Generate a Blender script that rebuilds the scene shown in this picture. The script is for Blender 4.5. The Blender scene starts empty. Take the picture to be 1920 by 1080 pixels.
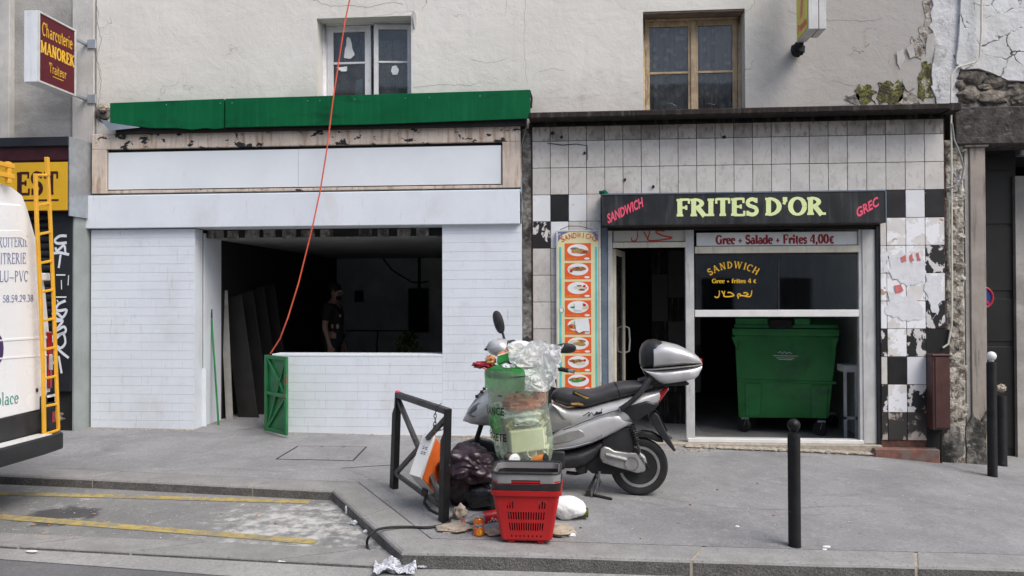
import bpy, bmesh, math, random
import numpy as np
from mathutils import Vector, Matrix, noise
random.seed(7)
R = math.radians
scene = bpy.context.scene
col = scene.collection

# ------------------------------------------------------------------ camera, sky, sun, exposure
FPX, YAW, PITCH, ROLL = 1500.0, 0.0822, 0.0113, 0.0035
CAM = Vector((0.0, -9.05, 1.58))
_F = Vector((-math.sin(YAW)*math.cos(PITCH), math.cos(YAW)*math.cos(PITCH), math.sin(PITCH)))
_R0 = Vector((math.cos(YAW), math.sin(YAW), 0))
_U0 = _R0.cross(_F)
_R = _R0*math.cos(ROLL) - _U0*math.sin(ROLL)
_U = _U0*math.cos(ROLL) + _R0*math.sin(ROLL)
cd = bpy.data.cameras.new('camera'); cam = bpy.data.objects.new('camera', cd); col.objects.link(cam)
cd.sensor_width = 36; cd.lens = 36*FPX/1920; cd.clip_start = .05; cd.clip_end = 500
cam.matrix_world = Matrix(((_R.x, _U.x, -_F.x, CAM.x), (_R.y, _U.y, -_F.y, CAM.y), (_R.z, _U.z, -_F.z, CAM.z), (0, 0, 0, 1)))
scene.camera = cam
SUN_EL, SUN_AZ = 52, 130          # soft light from behind the camera, a little from the right
w = bpy.data.worlds.new('World'); scene.world = w; w.use_nodes = True
nt = w.node_tree; nt.nodes.clear()
sk = nt.nodes.new('ShaderNodeTexSky'); sk.sky_type = 'NISHITA'; sk.sun_disc = False
sk.sun_elevation = R(SUN_EL); sk.sun_rotation = R(SUN_AZ); sk.air_density = 1.0; sk.dust_density = 3.4; sk.ozone_density = .6
bg = nt.nodes.new('ShaderNodeBackground'); bg.inputs[1].default_value = .125
wo = nt.nodes.new('ShaderNodeOutputWorld')
nt.links.new(sk.outputs[0], bg.inputs[0]); nt.links.new(bg.outputs[0], wo.inputs[0])
sl = bpy.data.lights.new('sun', 'SUN'); sl.energy = 1.5; sl.angle = R(36); sl.color = (1, .99, .97)
so = bpy.data.objects.new('sun', sl); col.objects.link(so)
_az = R(SUN_AZ)
_sd = Vector((math.sin(_az)*math.cos(R(SUN_EL)), math.cos(_az)*math.cos(R(SUN_EL)), math.sin(R(SUN_EL))))
so.rotation_euler = _sd.to_track_quat('Z', 'Y').to_euler()
vs = scene.view_settings; vs.view_transform = 'Standard'; vs.look = 'None'; vs.gamma = 1; vs.exposure = 0.58
vs.use_curve_mapping = False
scene.cycles.transparent_max_bounces = 32

# ------------------------------------------------------------------ measuring helpers: a sight line meets a real plane
def ray(px, py):
    return _F + _R*((px-960)/FPX) - _U*((py-540)/FPX)
def FP(px, py, Y=0.0):
    d = ray(px, py); return CAM + d*((Y-CAM.y)/d.y)
def XP(px, py, X):
    d = ray(px, py); return CAM + d*((X-CAM.x)/d.x)
_gx = [(170, 800), (365, 804), (740, 815), (1000, 823), (1290, 837), (1640, 851), (1765, 867)]
_gp = [FP(*q) for q in _gx]
GX = [p.x for p in _gp]; GZ = [p.z for p in _gp]
GX = [GX[0]-10] + GX + [GX[-1]+10]; GZ = [GZ[0]+.10] + GZ + [GZ[-1]-.45]
def S(x, y):                       # height of the pavement
    z = float(np.interp(x, GX, GZ))
    z = .5*z + .25*float(np.interp(x-.4, GX, GZ)) + .25*float(np.interp(x+.4, GX, GZ))
    return z + .018*min(0, y)
def GP(px, py, off=0.0):
    d = ray(px, py); lo, hi = 2.0, 14.0
    for _ in range(40):
        m = (lo+hi)/2; p = CAM + d*m
        if p.z > S(p.x, p.y)+off: lo = m
        else: hi = m
    return CAM + d*lo

# ------------------------------------------------------------------ mesh building
class B:
    def __init__(s): s.v = []; s.f = []; s.m = []; s.cur = 0
    def add(s, vs_, fs):
        n = len(s.v); s.v += [Vector(p) for p in vs_]
        for f in fs: s.f.append([n+i for i in f]); s.m.append(s.cur)
        return s
    def box(s, x0, x1, y0, y1, z0, z1):
        return s.add([(x0,y0,z0),(x1,y0,z0),(x1,y1,z0),(x0,y1,z0),(x0,y0,z1),(x1,y0,z1),(x1,y1,z1),(x0,y1,z1)],
            [(0,3,2,1),(4,5,6,7),(0,1,5,4),(1,2,6,5),(2,3,7,6),(3,0,4,7)])
    def par(s, o, a, b, c):
        o, a, b, c = map(Vector, (o, a, b, c))
        if a.cross(b).dot(c) < 0: a, b = b, a
        return s.add([o,o+a,o+a+b,o+b,o+c,o+a+c,o+a+b+c,o+b+c], [(0,3,2,1),(4,5,6,7),(0,1,5,4),(1,2,6,5),(2,3,7,6),(3,0,4,7)])
    def bar(s, p, q, wd, ht, up=(0,0,1)):
        p, q = Vector(p), Vector(q); d = (q-p).normalized(); u = Vector(up)
        if abs(d.dot(u)) > .98: u = Vector((0,1,0))
        sx = d.cross(u).normalized(); u = sx.cross(d).normalized()
        return s.par(p-sx*wd/2-u*ht/2, q-p, sx*wd, u*ht)
    def tube(s, pts, r, n=8, cap=True):
        pts = [Vector(p) for p in pts]; k = len(pts); rs = r if isinstance(r, (list, tuple)) else [r]*k
        base = len(s.v); up = Vector((0,0,1)); prev = None
        for i, p in enumerate(pts):
            t = (pts[min(i+1,k-1)]-pts[max(i-1,0)]).normalized()
            if prev is None:
                a = t.cross(up)
                if a.length < .1: a = t.cross(Vector((0,1,0)))
            else: a = prev - t*prev.dot(t)
            a.normalize(); prev = a; b = t.cross(a)
            for j in range(n):
                th = 2*math.pi*j/n; s.v.append(p + (a*math.cos(th)+b*math.sin(th))*rs[i])
        for i in range(k-1):
            for j in range(n):
                s.f.append([base+i*n+j, base+i*n+(j+1)%n, base+(i+1)*n+(j+1)%n, base+(i+1)*n+j]); s.m.append(s.cur)
        if cap:
            s.f.append([base+j for j in range(n)][::-1]); s.m.append(s.cur)
            s.f.append([base+(k-1)*n+j for j in range(n)]); s.m.append(s.cur)
        return s
    def lathe(s, prof, c, n=24, axis='z', cap=True, a0=0, a1=360):
        c = Vector(c); base = len(s.v); k = len(prof); full = a1-a0 >= 360; m = n if full else n+1
        for (r, h) in prof:
            for j in range(m):
                th = R(a0)+R(a1-a0)*j/n
                q = (r*math.cos(th), r*math.sin(th), h)
                if axis == 'y': q = (q[0], q[2], -q[1])
                if axis == 'x': q = (q[2], q[0], q[1])
                s.v.append(c+Vector(q))
        for i in range(k-1):
            for j in range(n):
                j2 = (j+1) % m
                s.f.append([base+i*m+j, base+i*m+j2, base+(i+1)*m+j2, base+(i+1)*m+j]); s.m.append(s.cur)
        if cap and full:
            s.f.append([base+j for j in range(m)][::-1]); s.m.append(s.cur)
            s.f.append([base+(k-1)*m+j for j in range(m)]); s.m.append(s.cur)
        return s
    def prism(s, pts, d):            # pts: 3-D outline (planar), d: depth vector
        pts = [Vector(p) for p in pts]; d = Vector(d); n = len(pts)
        nrm = Vector((0,0,0))
        for i in range(n): nrm += pts[i].cross(pts[(i+1)%n])
        if nrm.dot(d) > 0: pts = pts[::-1]
        return s.add(pts+[p+d for p in pts], [list(range(n)), list(range(2*n-1, n-1, -1))] +
            [(i, i+n, (i+1)%n+n, (i+1)%n) for i in range(n)])
    def quad(s, *p): return s.add(p, [tuple(range(len(p)))])
    def loft(s, secs, n=16, cap=True):   # secs: (centre, axis u, axis v, ru, rv, exponent)
        base = len(s.v)
        for (c, u, v, ru, rv, e) in secs:
            c, u, v = Vector(c), Vector(u), Vector(v)
            for j in range(n):
                th = 2*math.pi*j/n; cs, sn = math.cos(th), math.sin(th)
                s.v.append(c + u*(ru*math.copysign(abs(cs)**(2/e), cs)) + v*(rv*math.copysign(abs(sn)**(2/e), sn)))
        k = len(secs)
        for i in range(k-1):
            for j in range(n):
                s.f.append([base+i*n+j, base+i*n+(j+1)%n, base+(i+1)*n+(j+1)%n, base+(i+1)*n+j]); s.m.append(s.cur)
        if cap:
            s.f.append([base+j for j in range(n)][::-1]); s.m.append(s.cur)
            s.f.append([base+(k-1)*n+j for j in range(n)]); s.m.append(s.cur)
        return s
    def blob(s, c, rad, seed=0, amp=.2, freq=3, sub=3, ridge=0, flat=None, fine=0):
        bm = bmesh.new(); bmesh.ops.create_icosphere(bm, subdivisions=sub, radius=1)
        c = Vector(c); o = Vector((seed*7.3, seed*3.1, seed*1.7)); base = len(s.v)
        for v in bm.verts:
            d = v.co.normalized(); q = d*freq+o
            h = amp*noise.noise(q)
            if ridge:
                w_ = q+Vector((noise.noise(q*.8), noise.noise(q*.8+Vector((9,3,1))), noise.noise(q*.8+Vector((2,8,5)))))*.8
                d1 = noise.voronoi(w_*.75)[0]; h += ridge*.75*((d1[1]-d1[0])-.35)
                d2 = noise.voronoi(w_*1.7)[0]; h += ridge*.30*((d2[1]-d2[0])-.3)+ridge*.15*(.4-abs(noise.noise(w_*1.2)))
            if fine: h += fine*.8*(.4-abs(noise.noise(Vector((q.x*5, q.y*5, q.z*2.2)))))
            p = d*(1+h); p = Vector((p.x*rad[0], p.y*rad[1], p.z*rad[2]))
            if flat is not None and p.z < flat: p.z = flat+(p.z-flat)*.08
            s.v.append(c+p)
        for f in bm.faces: s.f.append([base+v.index for v in f.verts]); s.m.append(s.cur)
        bm.free(); return s
    def crumple(s, c, w_, d_, h_, seed=0, n_=30, yaw=0):
        c = Vector(c); base = len(s.v); o = Vector((seed*3.7, seed*1.9, seed))
        for i in range(n_+1):
            for j in range(n_+1):
                u, v = i/n_-.5, j/n_-.5; q = Vector((u*2.2, v*2.2, 0))+o; q += Vector((noise.noise(q), noise.noise(q+Vector((5,5,5))), 0))*.6
                d1 = noise.voronoi(q*1.1)[0]; d2 = noise.voronoi(q*2.6)[0]
                h = max(0, (d1[1]-d1[0])*.9+.35*(d2[1]-d2[0])+.5*noise.noise(q*.9))*h_; k = 1-.25*noise.noise(q*.7)-.12*h/h_
                x, y = u*w_*k, v*d_*k; s.v.append(c+Vector((x*math.cos(yaw)-y*math.sin(yaw), x*math.sin(yaw)+y*math.cos(yaw), h+.003)))
        for i in range(n_):
            for j in range(n_):
                a = base+i*(n_+1)+j; s.f.append([a, a+n_+1, a+n_+2, a+1]); s.m.append(s.cur)
        return s
    def xf(s, M_): s.v = [M_ @ p for p in s.v]; return s

WO = {}
def finish(me, bevel=0, smooth=35, seg=1):
    if bevel:
        bm = bmesh.new(); bm.from_mesh(me)
        bmesh.ops.remove_doubles(bm, verts=bm.verts, dist=1e-5)
        es = [e for e in bm.edges if len(e.link_faces) == 2 and e.calc_face_angle(0) > R(28)]
        try: bmesh.ops.bevel(bm, geom=es, offset=bevel, segments=seg, profile=.6, affect='EDGES', clamp_overlap=True)
        except Exception: pass
        bm.to_mesh(me); bm.free()
    if smooth:
        me.polygons.foreach_set('use_smooth', [True]*len(me.polygons))
        me.set_sharp_from_angle(angle=R(smooth))
def put(name, b, mat, parent=None, bevel=0, smooth=35, seg=1, kind=None, label=None):
    vs_ = b.v; mn = Vector((min(p.x for p in vs_), min(p.y for p in vs_), min(p.z for p in vs_)))
    mx = Vector((max(p.x for p in vs_), max(p.y for p in vs_), max(p.z for p in vs_)))
    c = (mn+mx)/2
    if parent is None: c.z = mn.z
    me = bpy.data.meshes.new(name)
    me.from_pydata([tuple(p-c) for p in vs_], [], b.f); me.validate()
    mats = mat if isinstance(mat, (list, tuple)) else [mat]
    for m in mats: me.materials.append(m)
    if len(mats) > 1: me.polygons.foreach_set('material_index', b.m[:len(me.polygons)])
    finish(me, bevel, smooth, seg); me.update()
    o = bpy.data.objects.new(name, me); col.objects.link(o); WO[o] = c
    if parent is not None: o.parent = parent; o.location = c-WO[parent]
    else: o.location = c
    if kind: o['kind'] = kind
    if label: o['label'] = label
    return o
def share(name, me, c, parent):
    o = bpy.data.objects.new(name, me); col.objects.link(o); WO[o] = Vector(c)
    if parent is not None: o.parent = parent; o.location = WO[o]-WO[parent]
    else: o.location = c
    return o
def tag(o, label, cat, group=None, kind=None):
    o['label'] = label; o['category'] = cat
    if group: o['group'] = group
    if kind: o['kind'] = kind
    return o
def thing(name, label, cat, loc, group=None):
    o = bpy.data.objects.new(name, None); col.objects.link(o); o.location = loc; WO[o] = Vector(loc)
    o.empty_display_size = .1
    return tag(o, label, cat, group)

# ------------------------------------------------------------------ materials
def newmat(name):
    m = bpy.data.materials.new(name); m.use_nodes = True; n = m.node_tree
    return m, n, n.nodes['Principled BSDF']
def nz(n, vec, scale, detail=4, rough=.6, dist=0):
    t = n.nodes.new('ShaderNodeTexNoise'); t.inputs['Scale'].default_value = scale; t.inputs['Detail'].default_value = detail
    t.inputs['Roughness'].default_value = rough; t.inputs['Distortion'].default_value = dist
    n.links.new(vec, t.inputs['Vector']); return t.outputs['Fac']
def ramp(n, fac, lo, hi, smooth=True):
    r = n.nodes.new('ShaderNodeMapRange'); r.interpolation_type = 'SMOOTHSTEP' if smooth else 'LINEAR'
    r.inputs[1].default_value = lo; r.inputs[2].default_value = hi
    n.links.new(fac, r.inputs[0]); return r.outputs[0]
def math_(n, op, a, b):
    r = n.nodes.new('ShaderNodeMath'); r.operation = op
    for i, q in enumerate((a, b)):
        if isinstance(q, (int, float)): r.inputs[i].default_value = q
        else: n.links.new(q, r.inputs[i])
    return r.outputs[0]
def mixc(n, fac, a, b, mode='MIX'):
    r = n.nodes.new('ShaderNodeMix'); r.data_type = 'RGBA'; r.blend_type = mode; r.clamp_factor = True
    if isinstance(fac, (int, float)): r.inputs[0].default_value = fac
    else: n.links.new(fac, r.inputs[0])
    for i, q in ((6, a), (7, b)):
        if isinstance(q, tuple): r.inputs[i].default_value = (*q[:3], 1)
        else: n.links.new(q, r.inputs[i])
    return r.outputs[2]
def coords(n, stretch=(1,1,1), orand=False, obj=False):
    if obj: v = n.nodes.new('ShaderNodeTexCoord').outputs['Object']
    else: v = n.nodes.new('ShaderNodeNewGeometry').outputs['Position']
    if orand:
        oi = n.nodes.new('ShaderNodeObjectInfo'); mu = math_(n, 'MULTIPLY', oi.outputs['Random'], 37.0)
        a = n.nodes.new('ShaderNodeVectorMath'); a.operation = 'ADD'; n.links.new(v, a.inputs[0]); n.links.new(mu, a.inputs[1]); v = a.outputs[0]
    if stretch != (1,1,1):
        mp = n.nodes.new('ShaderNodeMapping'); mp.inputs['Scale'].default_value = stretch; n.links.new(v, mp.inputs['Vector']); v = mp.outputs[0]
    return v
def bumpit(n, bs, fac, dist):
    bp = n.nodes.new('ShaderNodeBump'); bp.inputs['Strength'].default_value = 1; bp.inputs['Distance'].default_value = dist
    n.links.new(fac, bp.inputs['Height']); n.links.new(bp.outputs[0], bs.inputs['Normal']); return bp
def M(name, c, rough=.6, metal=0, var=.12, vs=5, spots=(), bump=.0008, bs_=70, rnd=0, orand=False, spec=.5, stretch=(1,1,1), coat=0, obj=False):
    """spots: (colour, scale, threshold, softness, stretch, amount)"""
    m, n, b = newmat(name); v = coords(n, stretch, orand, obj)
    f = nz(n, v, vs, 5, .65)
    dk = tuple(x*(1-var*1.6) for x in c); lt = tuple(min(1, x*(1+var)) for x in c)
    out = mixc(n, ramp(n, f, .3, .7), dk, lt)
    if rnd:
        oi = n.nodes.new('ShaderNodeObjectInfo'); r = n.nodes.new('ShaderNodeMapRange'); r.inputs[3].default_value = 1-rnd; r.inputs[4].default_value = 1+rnd*.5
        n.links.new(oi.outputs['Random'], r.inputs[0]); out = mixc(n, 1.0, out, r.outputs[0], 'MULTIPLY')
    for i, (sc, ss, th, so_, st, am) in enumerate(spots):
        vv = coords(n, st, orand, obj); mp = n.nodes.new('ShaderNodeMapping'); mp.inputs['Location'].default_value = (3.7*i+1, 1.3*i, 2.9*i)
        n.links.new(vv, mp.inputs[0])
        q = ramp(n, nz(n, mp.outputs[0], ss, 6, .62, .3), th-so_, th+so_); q = math_(n, 'MULTIPLY', q, am)
        out = mixc(n, q, out, sc)
    n.links.new(out, b.inputs['Base Color'])
    b.inputs['Metallic'].default_value = metal; b.inputs['Specular IOR Level'].default_value = spec
    rr = n.nodes.new('ShaderNodeMapRange'); rr.inputs[3].default_value = max(.02, rough-.12); rr.inputs[4].default_value = min(1, rough+.12)
    n.links.new(f, rr.inputs[0]); n.links.new(rr.outputs[0], b.inputs['Roughness'])
    if coat: b.inputs['Coat Weight'].default_value = coat; b.inputs['Coat Roughness'].default_value = .08
    if bump: bumpit(n, b, nz(n, v, bs_, 4, .6), bump)
    return m
def SC(r, g, b):                    # 8-bit colour to linear
    return tuple(((x/255+.055)/1.055)**2.4 if x > 10 else x/255/12.92 for x in (r, g, b))
DIRT = (.05, .042, .035); RUST = (.16, .06, .025); U = (1, 1, 1); VST = (6, 6, .7)
mt = {}
def plaster():
    m, n, b = newmat('cream_plaster'); pos = coords(n)
    sx = n.nodes.new('ShaderNodeSeparateXYZ'); n.links.new(pos, sx.inputs[0])
    big = nz(n, pos, .9, 5, .6, .4); med = nz(n, pos, 4, 6, .65, .3); fine = nz(n, pos, 40, 3, .6)
    c = mixc(n, ramp(n, big, .35, .7), (.655, .635, .585), (.705, .685, .64))
    # older grey render towards the drain pipe end
    g = math_(n, 'ADD', sx.outputs[0], math_(n, 'MULTIPLY', big, 1.6)); g = ramp(n, g, 2.1, 3.7)
    c = mixc(n, math_(n, 'MULTIPLY', g, .88), c, (.36, .34, .32))
    # rising damp along the ledge
    dz = math_(n, 'ADD', sx.outputs[2], math_(n, 'MULTIPLY', med, .9)); dz = ramp(n, dz, 4.75, 4.0)
    c = mixc(n, math_(n, 'MULTIPLY', dz, .5), c, (.42, .40, .37))
    sm = coords(n, (.55, 1, 2.2)); s2 = nz(n, sm, 5, 7, .7, .8)
    c = mixc(n, math_(n, 'MULTIPLY', ramp(n, s2, .55, .70), math_(n, 'MULTIPLY', dz, .6)), c, (.22, .21, .2))
    st = coords(n, (9, 9, .35)); s3 = nz(n, st, 1.5, 5, .6)
    c = mixc(n, math_(n, 'MULTIPLY', ramp(n, s3, .55, .8), .22), c, (.45, .43, .40))
    rs = nz(n, coords(n, (2.5, 1, .5)), 1.7, 5, .6)
    c = mixc(n, math_(n, 'MULTIPLY', math_(n, 'MULTIPLY', ramp(n, rs, .58, .75), g), .5), c, (.36, .25, .19))
    vo = n.nodes.new('ShaderNodeTexVoronoi'); vo.feature = 'DISTANCE_TO_EDGE'; vo.inputs['Scale'].default_value = 1.5
    ad = n.nodes.new('ShaderNodeVectorMath'); ad.operation = 'ADD'; n.links.new(pos, ad.inputs[0])
    nzv = n.nodes.new('ShaderNodeTexNoise'); nzv.inputs['Scale'].default_value = 3; nzv.inputs['Detail'].default_value = 6; n.links.new(pos, nzv.inputs[0])
    n.links.new(nzv.outputs['Color'], ad.inputs[1]); n.links.new(ad.outputs[0], vo.inputs['Vector'])
    ck = ramp(n, vo.outputs['Distance'], .008, .0); ckm = ramp(n, nz(n, pos, 1.3, 3), .56, .66)
    ckf = math_(n, 'MULTIPLY', ck, ckm)
    c = mixc(n, math_(n, 'MULTIPLY', ckf, .55), c, (.2, .19, .18))
    n.links.new(c, b.inputs['Base Color']); b.inputs['Roughness'].default_value = .9
    h = math_(n, 'ADD', math_(n, 'MULTIPLY', fine, .15), math_(n, 'MULTIPLY', med, 1)); h = math_(n, 'SUBTRACT', h, math_(n, 'MULTIPLY', ckf, .5))
    bumpit(n, b, h, .012); return m
def mk():
    t = mt
    t['plaster'] = plaster()
    t['grey_render'] = M('grey_render', (.36,.345,.32), .95, var=.14, vs=2.5, bump=.006, bs_=45, spots=[((.24,.23,.21), 3, .58, .15, (1,1,.6), .5), ((.5,.48,.45), 1.2, .6, .1, (1,1,3), .6)])
    t['pale_render'] = M('pale_render', (.52,.50,.47), .9, var=.1, vs=3, bump=.003, bs_=40, spots=[((.3,.28,.26), 4, .62, .1, VST, .4)])
    t['white_paint'] = M('white_wall_paint', (.71,.755,.81), .55, var=.025, vs=1.6, bump=.0012, bs_=30, spots=[((.58,.58,.58), 2.3, .62, .12, (1,1,.7), .45), ((.45,.42,.38), 5, .66, .06, VST, .4), ((.36,.34,.31), 16, .73, .03, (1,1,.8), .6)])
    t['white_board'] = M('white_board', (.73,.77,.81), .4, var=.03, vs=1.3, bump=.0004, bs_=20, spots=[((.6,.58,.54), 4, .7, .06, (1,1,.5), .5)])
    t['beige_frame'] = M('beige_painted_frame', (.60,.51,.43), .55, var=.1, vs=5, spots=[((.30,.17,.09), 3, .58, .1, VST, .65), ((.012,.012,.012), 5, .655, .012, (1,1,1.6), 1)], bump=.001)
    t['flaked_frame'] = M('flaked_beige_frame', (.60,.51,.43), .55, var=.1, vs=5, spots=[((.30,.17,.09), 3, .56, .1, VST, .7), ((.012,.012,.012), 6, .565, .012, (1,1,1.6), 1)], bump=.001)
    t['green_metal'] = M('green_enamel_metal', (.003,.10,.036), .5, spec=.12, var=.1, vs=2, spots=[((.015,.17,.075), 2, .6, .15, (7,7,.4), .4), ((.006,.03,.018), 3, .66, .1, (1,1,3), .6), ((.7,.75,.7), 55, .76, .01, U, .8)], bump=.0006, bs_=9)
    t['black_gap'] = M('sooty_black', (.012,.012,.012), .9, var=.3)  # near-black fill for gaps, openings and cores
    t['dark_metal'] = M('dark_brown_metal', (.026,.02,.018), .7, spec=.2, var=.3, vs=8, spots=[((.1,.09,.085), 3, .6, .1, (8,8,.6), .6), ((.12,.06,.03), 12, .66, .05, U, .6)])
    t['poster'] = M('torn_poster_paper', (.68,.69,.71), .85, var=.06, vs=9, spots=[((.5,.40,.30), 9, .66, .03, U, .8), ((.35,.33,.32), 14, .70, .03, U, .7)], bump=.003, bs_=25)
    t['poster_red'] = M('red_poster_scrap', (.55,.16,.15), .85, var=.2)
    t['crack_grey'] = M('crack_grey', (.26,.25,.23), .95)
    t['soot'] = M('soot_blackened_board', (.014,.012,.011), .9, spec=.1, var=.3, vs=8, spots=[((.10,.095,.09), 3, .6, .1, (8,8,.6), .5)])  # near black with paler streaks, for the ledge board and inner partition
    t['grimy_stone'] = M('grimy_stone', (.20,.19,.17), .95, var=.4, vs=14, bump=.02, bs_=22, spots=[((.02,.02,.018), 5, .52, .08, (1,1,.6), .9), ((.5,.49,.46), 9, .66, .05, U, .8)])
    t['lime_pier'] = M('crumbling_lime_pier', (.40,.37,.32), .95, var=.3, vs=9, bump=.025, bs_=24, spots=[((.10,.075,.05), 12, .55, .05, U, .85), ((.03,.028,.02), 9, .66, .06, U, .9), ((.62,.61,.58), 4, .62, .04, (1,1,.5), .9)])
    t['tile'] = M('glazed_tile', (.61,.585,.55), .28, var=.05, vs=4, rnd=.06, orand=True, spots=[((.30,.27,.24), 9, .60, .05, (3,1,1.3), .35), ((.25,.2,.16), 2.2, .64, .15, U, .5), ((.02,.02,.02), 20, .77, .01, U, 1)], bump=.0005, bs_=10)
    t['tile_sooty'] = M('glazed_tile_sooted', (.48,.44,.40), .35, var=.1, vs=4, rnd=.08, orand=True, spots=[((.16,.13,.11), 8, .56, .06, (3,1,1.3), .6), ((.1,.08,.065), 2.2, .55, .15, U, .6)], bump=.0005, bs_=10)  # top row: darker glaze with brown dirt streaks
    t['tile_white'] = M('glazed_tile_clean', (.74,.75,.77), .25, var=.03, vs=4, rnd=.04, orand=True, bump=.0003, bs_=10, spots=[((.3,.28,.26), 9, .7, .05, U, .5)])
    t['tile_black'] = M('black_tile', (.012,.012,.013), .45, var=.2, orand=True, spots=[((.6,.6,.6), 16, .70, .015, U, 1)])
    t['tile_worn'] = M('worn_black_tile', (.62,.60,.58), .5, var=.06, orand=True, spots=[((.012,.012,.013), 9, .47, .012, (1,1,.7), 1), ((.45,.28,.14), 9, .66, .02, U, .8)])
    t['tile_paper'] = M('tile_with_paper_scraps', (.66,.64,.62), .7, var=.05, orand=True, spots=[((.8,.81,.83), 4, .47, .01, U, .95), ((.35,.20,.10), 8, .64, .015, U, .85), ((.5,.08,.07), 6, .735, .01, U, .8), ((.03,.03,.04), 11, .72, .01, U, .9)], bump=.003, bs_=20)
    t['tile_grime'] = M('grimy_low_tile', (.42,.36,.32), .6, var=.15, orand=True, spots=[((.018,.016,.015), 5, .46, .03, (1,1,.8), .96)])
    t['grout'] = M('red_brown_grout', (.12,.055,.04), .9, var=.3, vs=10, spots=[((.02,.02,.02), 4, .6, .1, U, .8)])
    t['alu'] = M('dull_aluminium', (.56,.56,.55), .5, .15, var=.08, spots=[((.25,.23,.2), 4, .62, .1, VST, .5), ((.1,.06,.04), 14, .72, .04, U, .7)], bump=.0004)
    t['cream_alu'] = M('cream_painted_metal', (.62,.58,.48), .5, 0, var=.08, spots=[((.25,.2,.13), 4, .62, .1, VST, .5)], bump=.0004)
    t['steel'] = M('galvanised_steel', (.42,.45,.48), .4, .55, var=.12, vs=6, bump=.0003)
    t['maroon'] = M('maroon_sign_face', (.10,.012,.02), .5, spec=.2, var=.05, bump=0, spots=[((.13,.03,.03), 1.5, .65, .2, U, .3)])
    t['dark_maroon'] = M('dark_maroon_board', (.045,.012,.016), .55, spec=.2, var=.2)
    t['yellow_sign'] = M('yellow_sign_face', (.66,.38,.02), .5, spec=.25, var=.04, bump=0, spots=[((.3,.2,.05), 5, .72, .06, U, .5)])
    t['yellow_ink'] = M('yellow_vinyl', (.80,.46,.03), .45, var=.03, bump=0)
    t['lamp_white'] = M('translucent_white_plastic', (.72,.74,.76), .3, var=.04, bump=0, spots=[((.4,.42,.42), 2, .62, .1, (8,8,.5), .4)])
    t['acid_yellow'] = M('acid_yellow_print', (.68,.60,.03), .35, var=.04, bump=0)
    t['pink_ink'] = M('pink_vinyl', (.82,.09,.17), .5, var=.05, bump=0)
    t['pale_green_ink'] = M('pale_green_vinyl', (.72,.82,.40), .5, var=.04, bump=0)
    t['red_ink'] = M('dark_red_paint', (.30,.015,.02), .5, var=.05, bump=0)
    t['bright_red_ink'] = M('red_brush_paint', (.55,.05,.03), .5, var=.08, bump=0)
    t['black_sign'] = M('black_sign_board', (.018,.019,.021), .42, var=.2, vs=3, spots=[((.09,.095,.1), 3, .6, .15, (5,5,.6), .5), ((.5,.5,.5), 60, .77, .01, U, .7)], bump=.0004)
    t['blue_edge'] = M('blue_grey_edge', (.13,.17,.22), .5)
    t['charcoal_panel'] = M('charcoal_panel', (.017,.019,.023), .5, spec=.3, var=.15, vs=4, spots=[((.5,.5,.52), 30, .74, .01, U, .4)])
    t['slat'] = M('dark_shutter_slat', (.03,.032,.036), .45, .2, var=.15, spots=[((.2,.2,.22), 9, .7, .04, (1,1,4), .5)])
    t['grey_green'] = M('grey_green_column_paint', (.29,.32,.31), .5, var=.08, vs=3, spots=[((.5,.52,.5), 20, .74, .02, U, .5), ((.15,.15,.14), 3, .66, .1, VST, .5)])
    t['spray_white'] = M('white_spray_paint', (.72,.74,.80), .6, var=.08, vs=20, bump=0)
    t['window_white'] = M('white_window_paint', (.66,.66,.67), .55, var=.06, vs=8, spots=[((.3,.28,.25), 7, .66, .06, (3,3,.8), .6)], bump=.001)
    t['window_cream'] = M('old_cream_window_paint', (.45,.34,.21), .6, var=.16, vs=7, spots=[((.16,.10,.06), 8, .6, .08, (3,3,.7), .7), ((.62,.56,.46), 11, .64, .06, U, .6)], bump=.0015)
    t['reveal'] = M('window_reveal_plaster', (.60,.59,.57), .9, var=.06, bump=.003, bs_=30)
    t['brown_reveal'] = M('brown_lintel_paint', (.18,.135,.10), .7, var=.2, vs=6)
    t['paper_white'] = M('white_paper', (.76,.78,.78), .7, var=.04, bump=.0004)
    t['cardboard'] = M('brown_cardboard', (.30,.20,.12), .8, var=.1)
    t['concrete_floor'] = M('dusty_concrete', (.2,.195,.19), .9, var=.15, vs=3)
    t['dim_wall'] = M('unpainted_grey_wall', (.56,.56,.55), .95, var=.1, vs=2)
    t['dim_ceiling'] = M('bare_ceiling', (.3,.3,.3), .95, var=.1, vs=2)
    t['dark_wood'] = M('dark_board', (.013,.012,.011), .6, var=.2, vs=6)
    t['asphalt'] = asphalt('pavement_asphalt', (.272,.271,.273), 1)
    t['bay'] = asphalt('bay_asphalt', (.225,.225,.222), 2)
    t['road'] = asphalt('road_asphalt', (.15,.15,.152), 0)
    t['gutter'] = asphalt('gutter_concrete', (.33,.325,.315), 3)
    t['kerb'] = M('granite_kerb', (.285,.28,.273), .85, var=.1, vs=6, rnd=.08, bump=.005, bs_=75, spots=[((.14,.135,.13), 55, .60, .06, U, .7), ((.2,.19,.18), 2.5, .6, .15, U, .5), ((.5,.5,.49), 3, .7, .06, U, .4)])
    t['kerb_face'] = M('granite_kerb_face', (.15,.145,.14), .9, var=.2, vs=8, bump=.012, bs_=60, spots=[((.04,.038,.035), 120, .52, .10, U, .75), ((.33,.31,.28), 130, .62, .06, U, .7), ((.07,.065,.06), 6, .58, .12, (1,1,2), .5)])  # darker than the kerb top: dirt, with shading put into the colour
    t['mortar'] = M('tan_mortar', (.38,.34,.28), .95, var=.15, vs=20, bump=.004)
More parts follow.
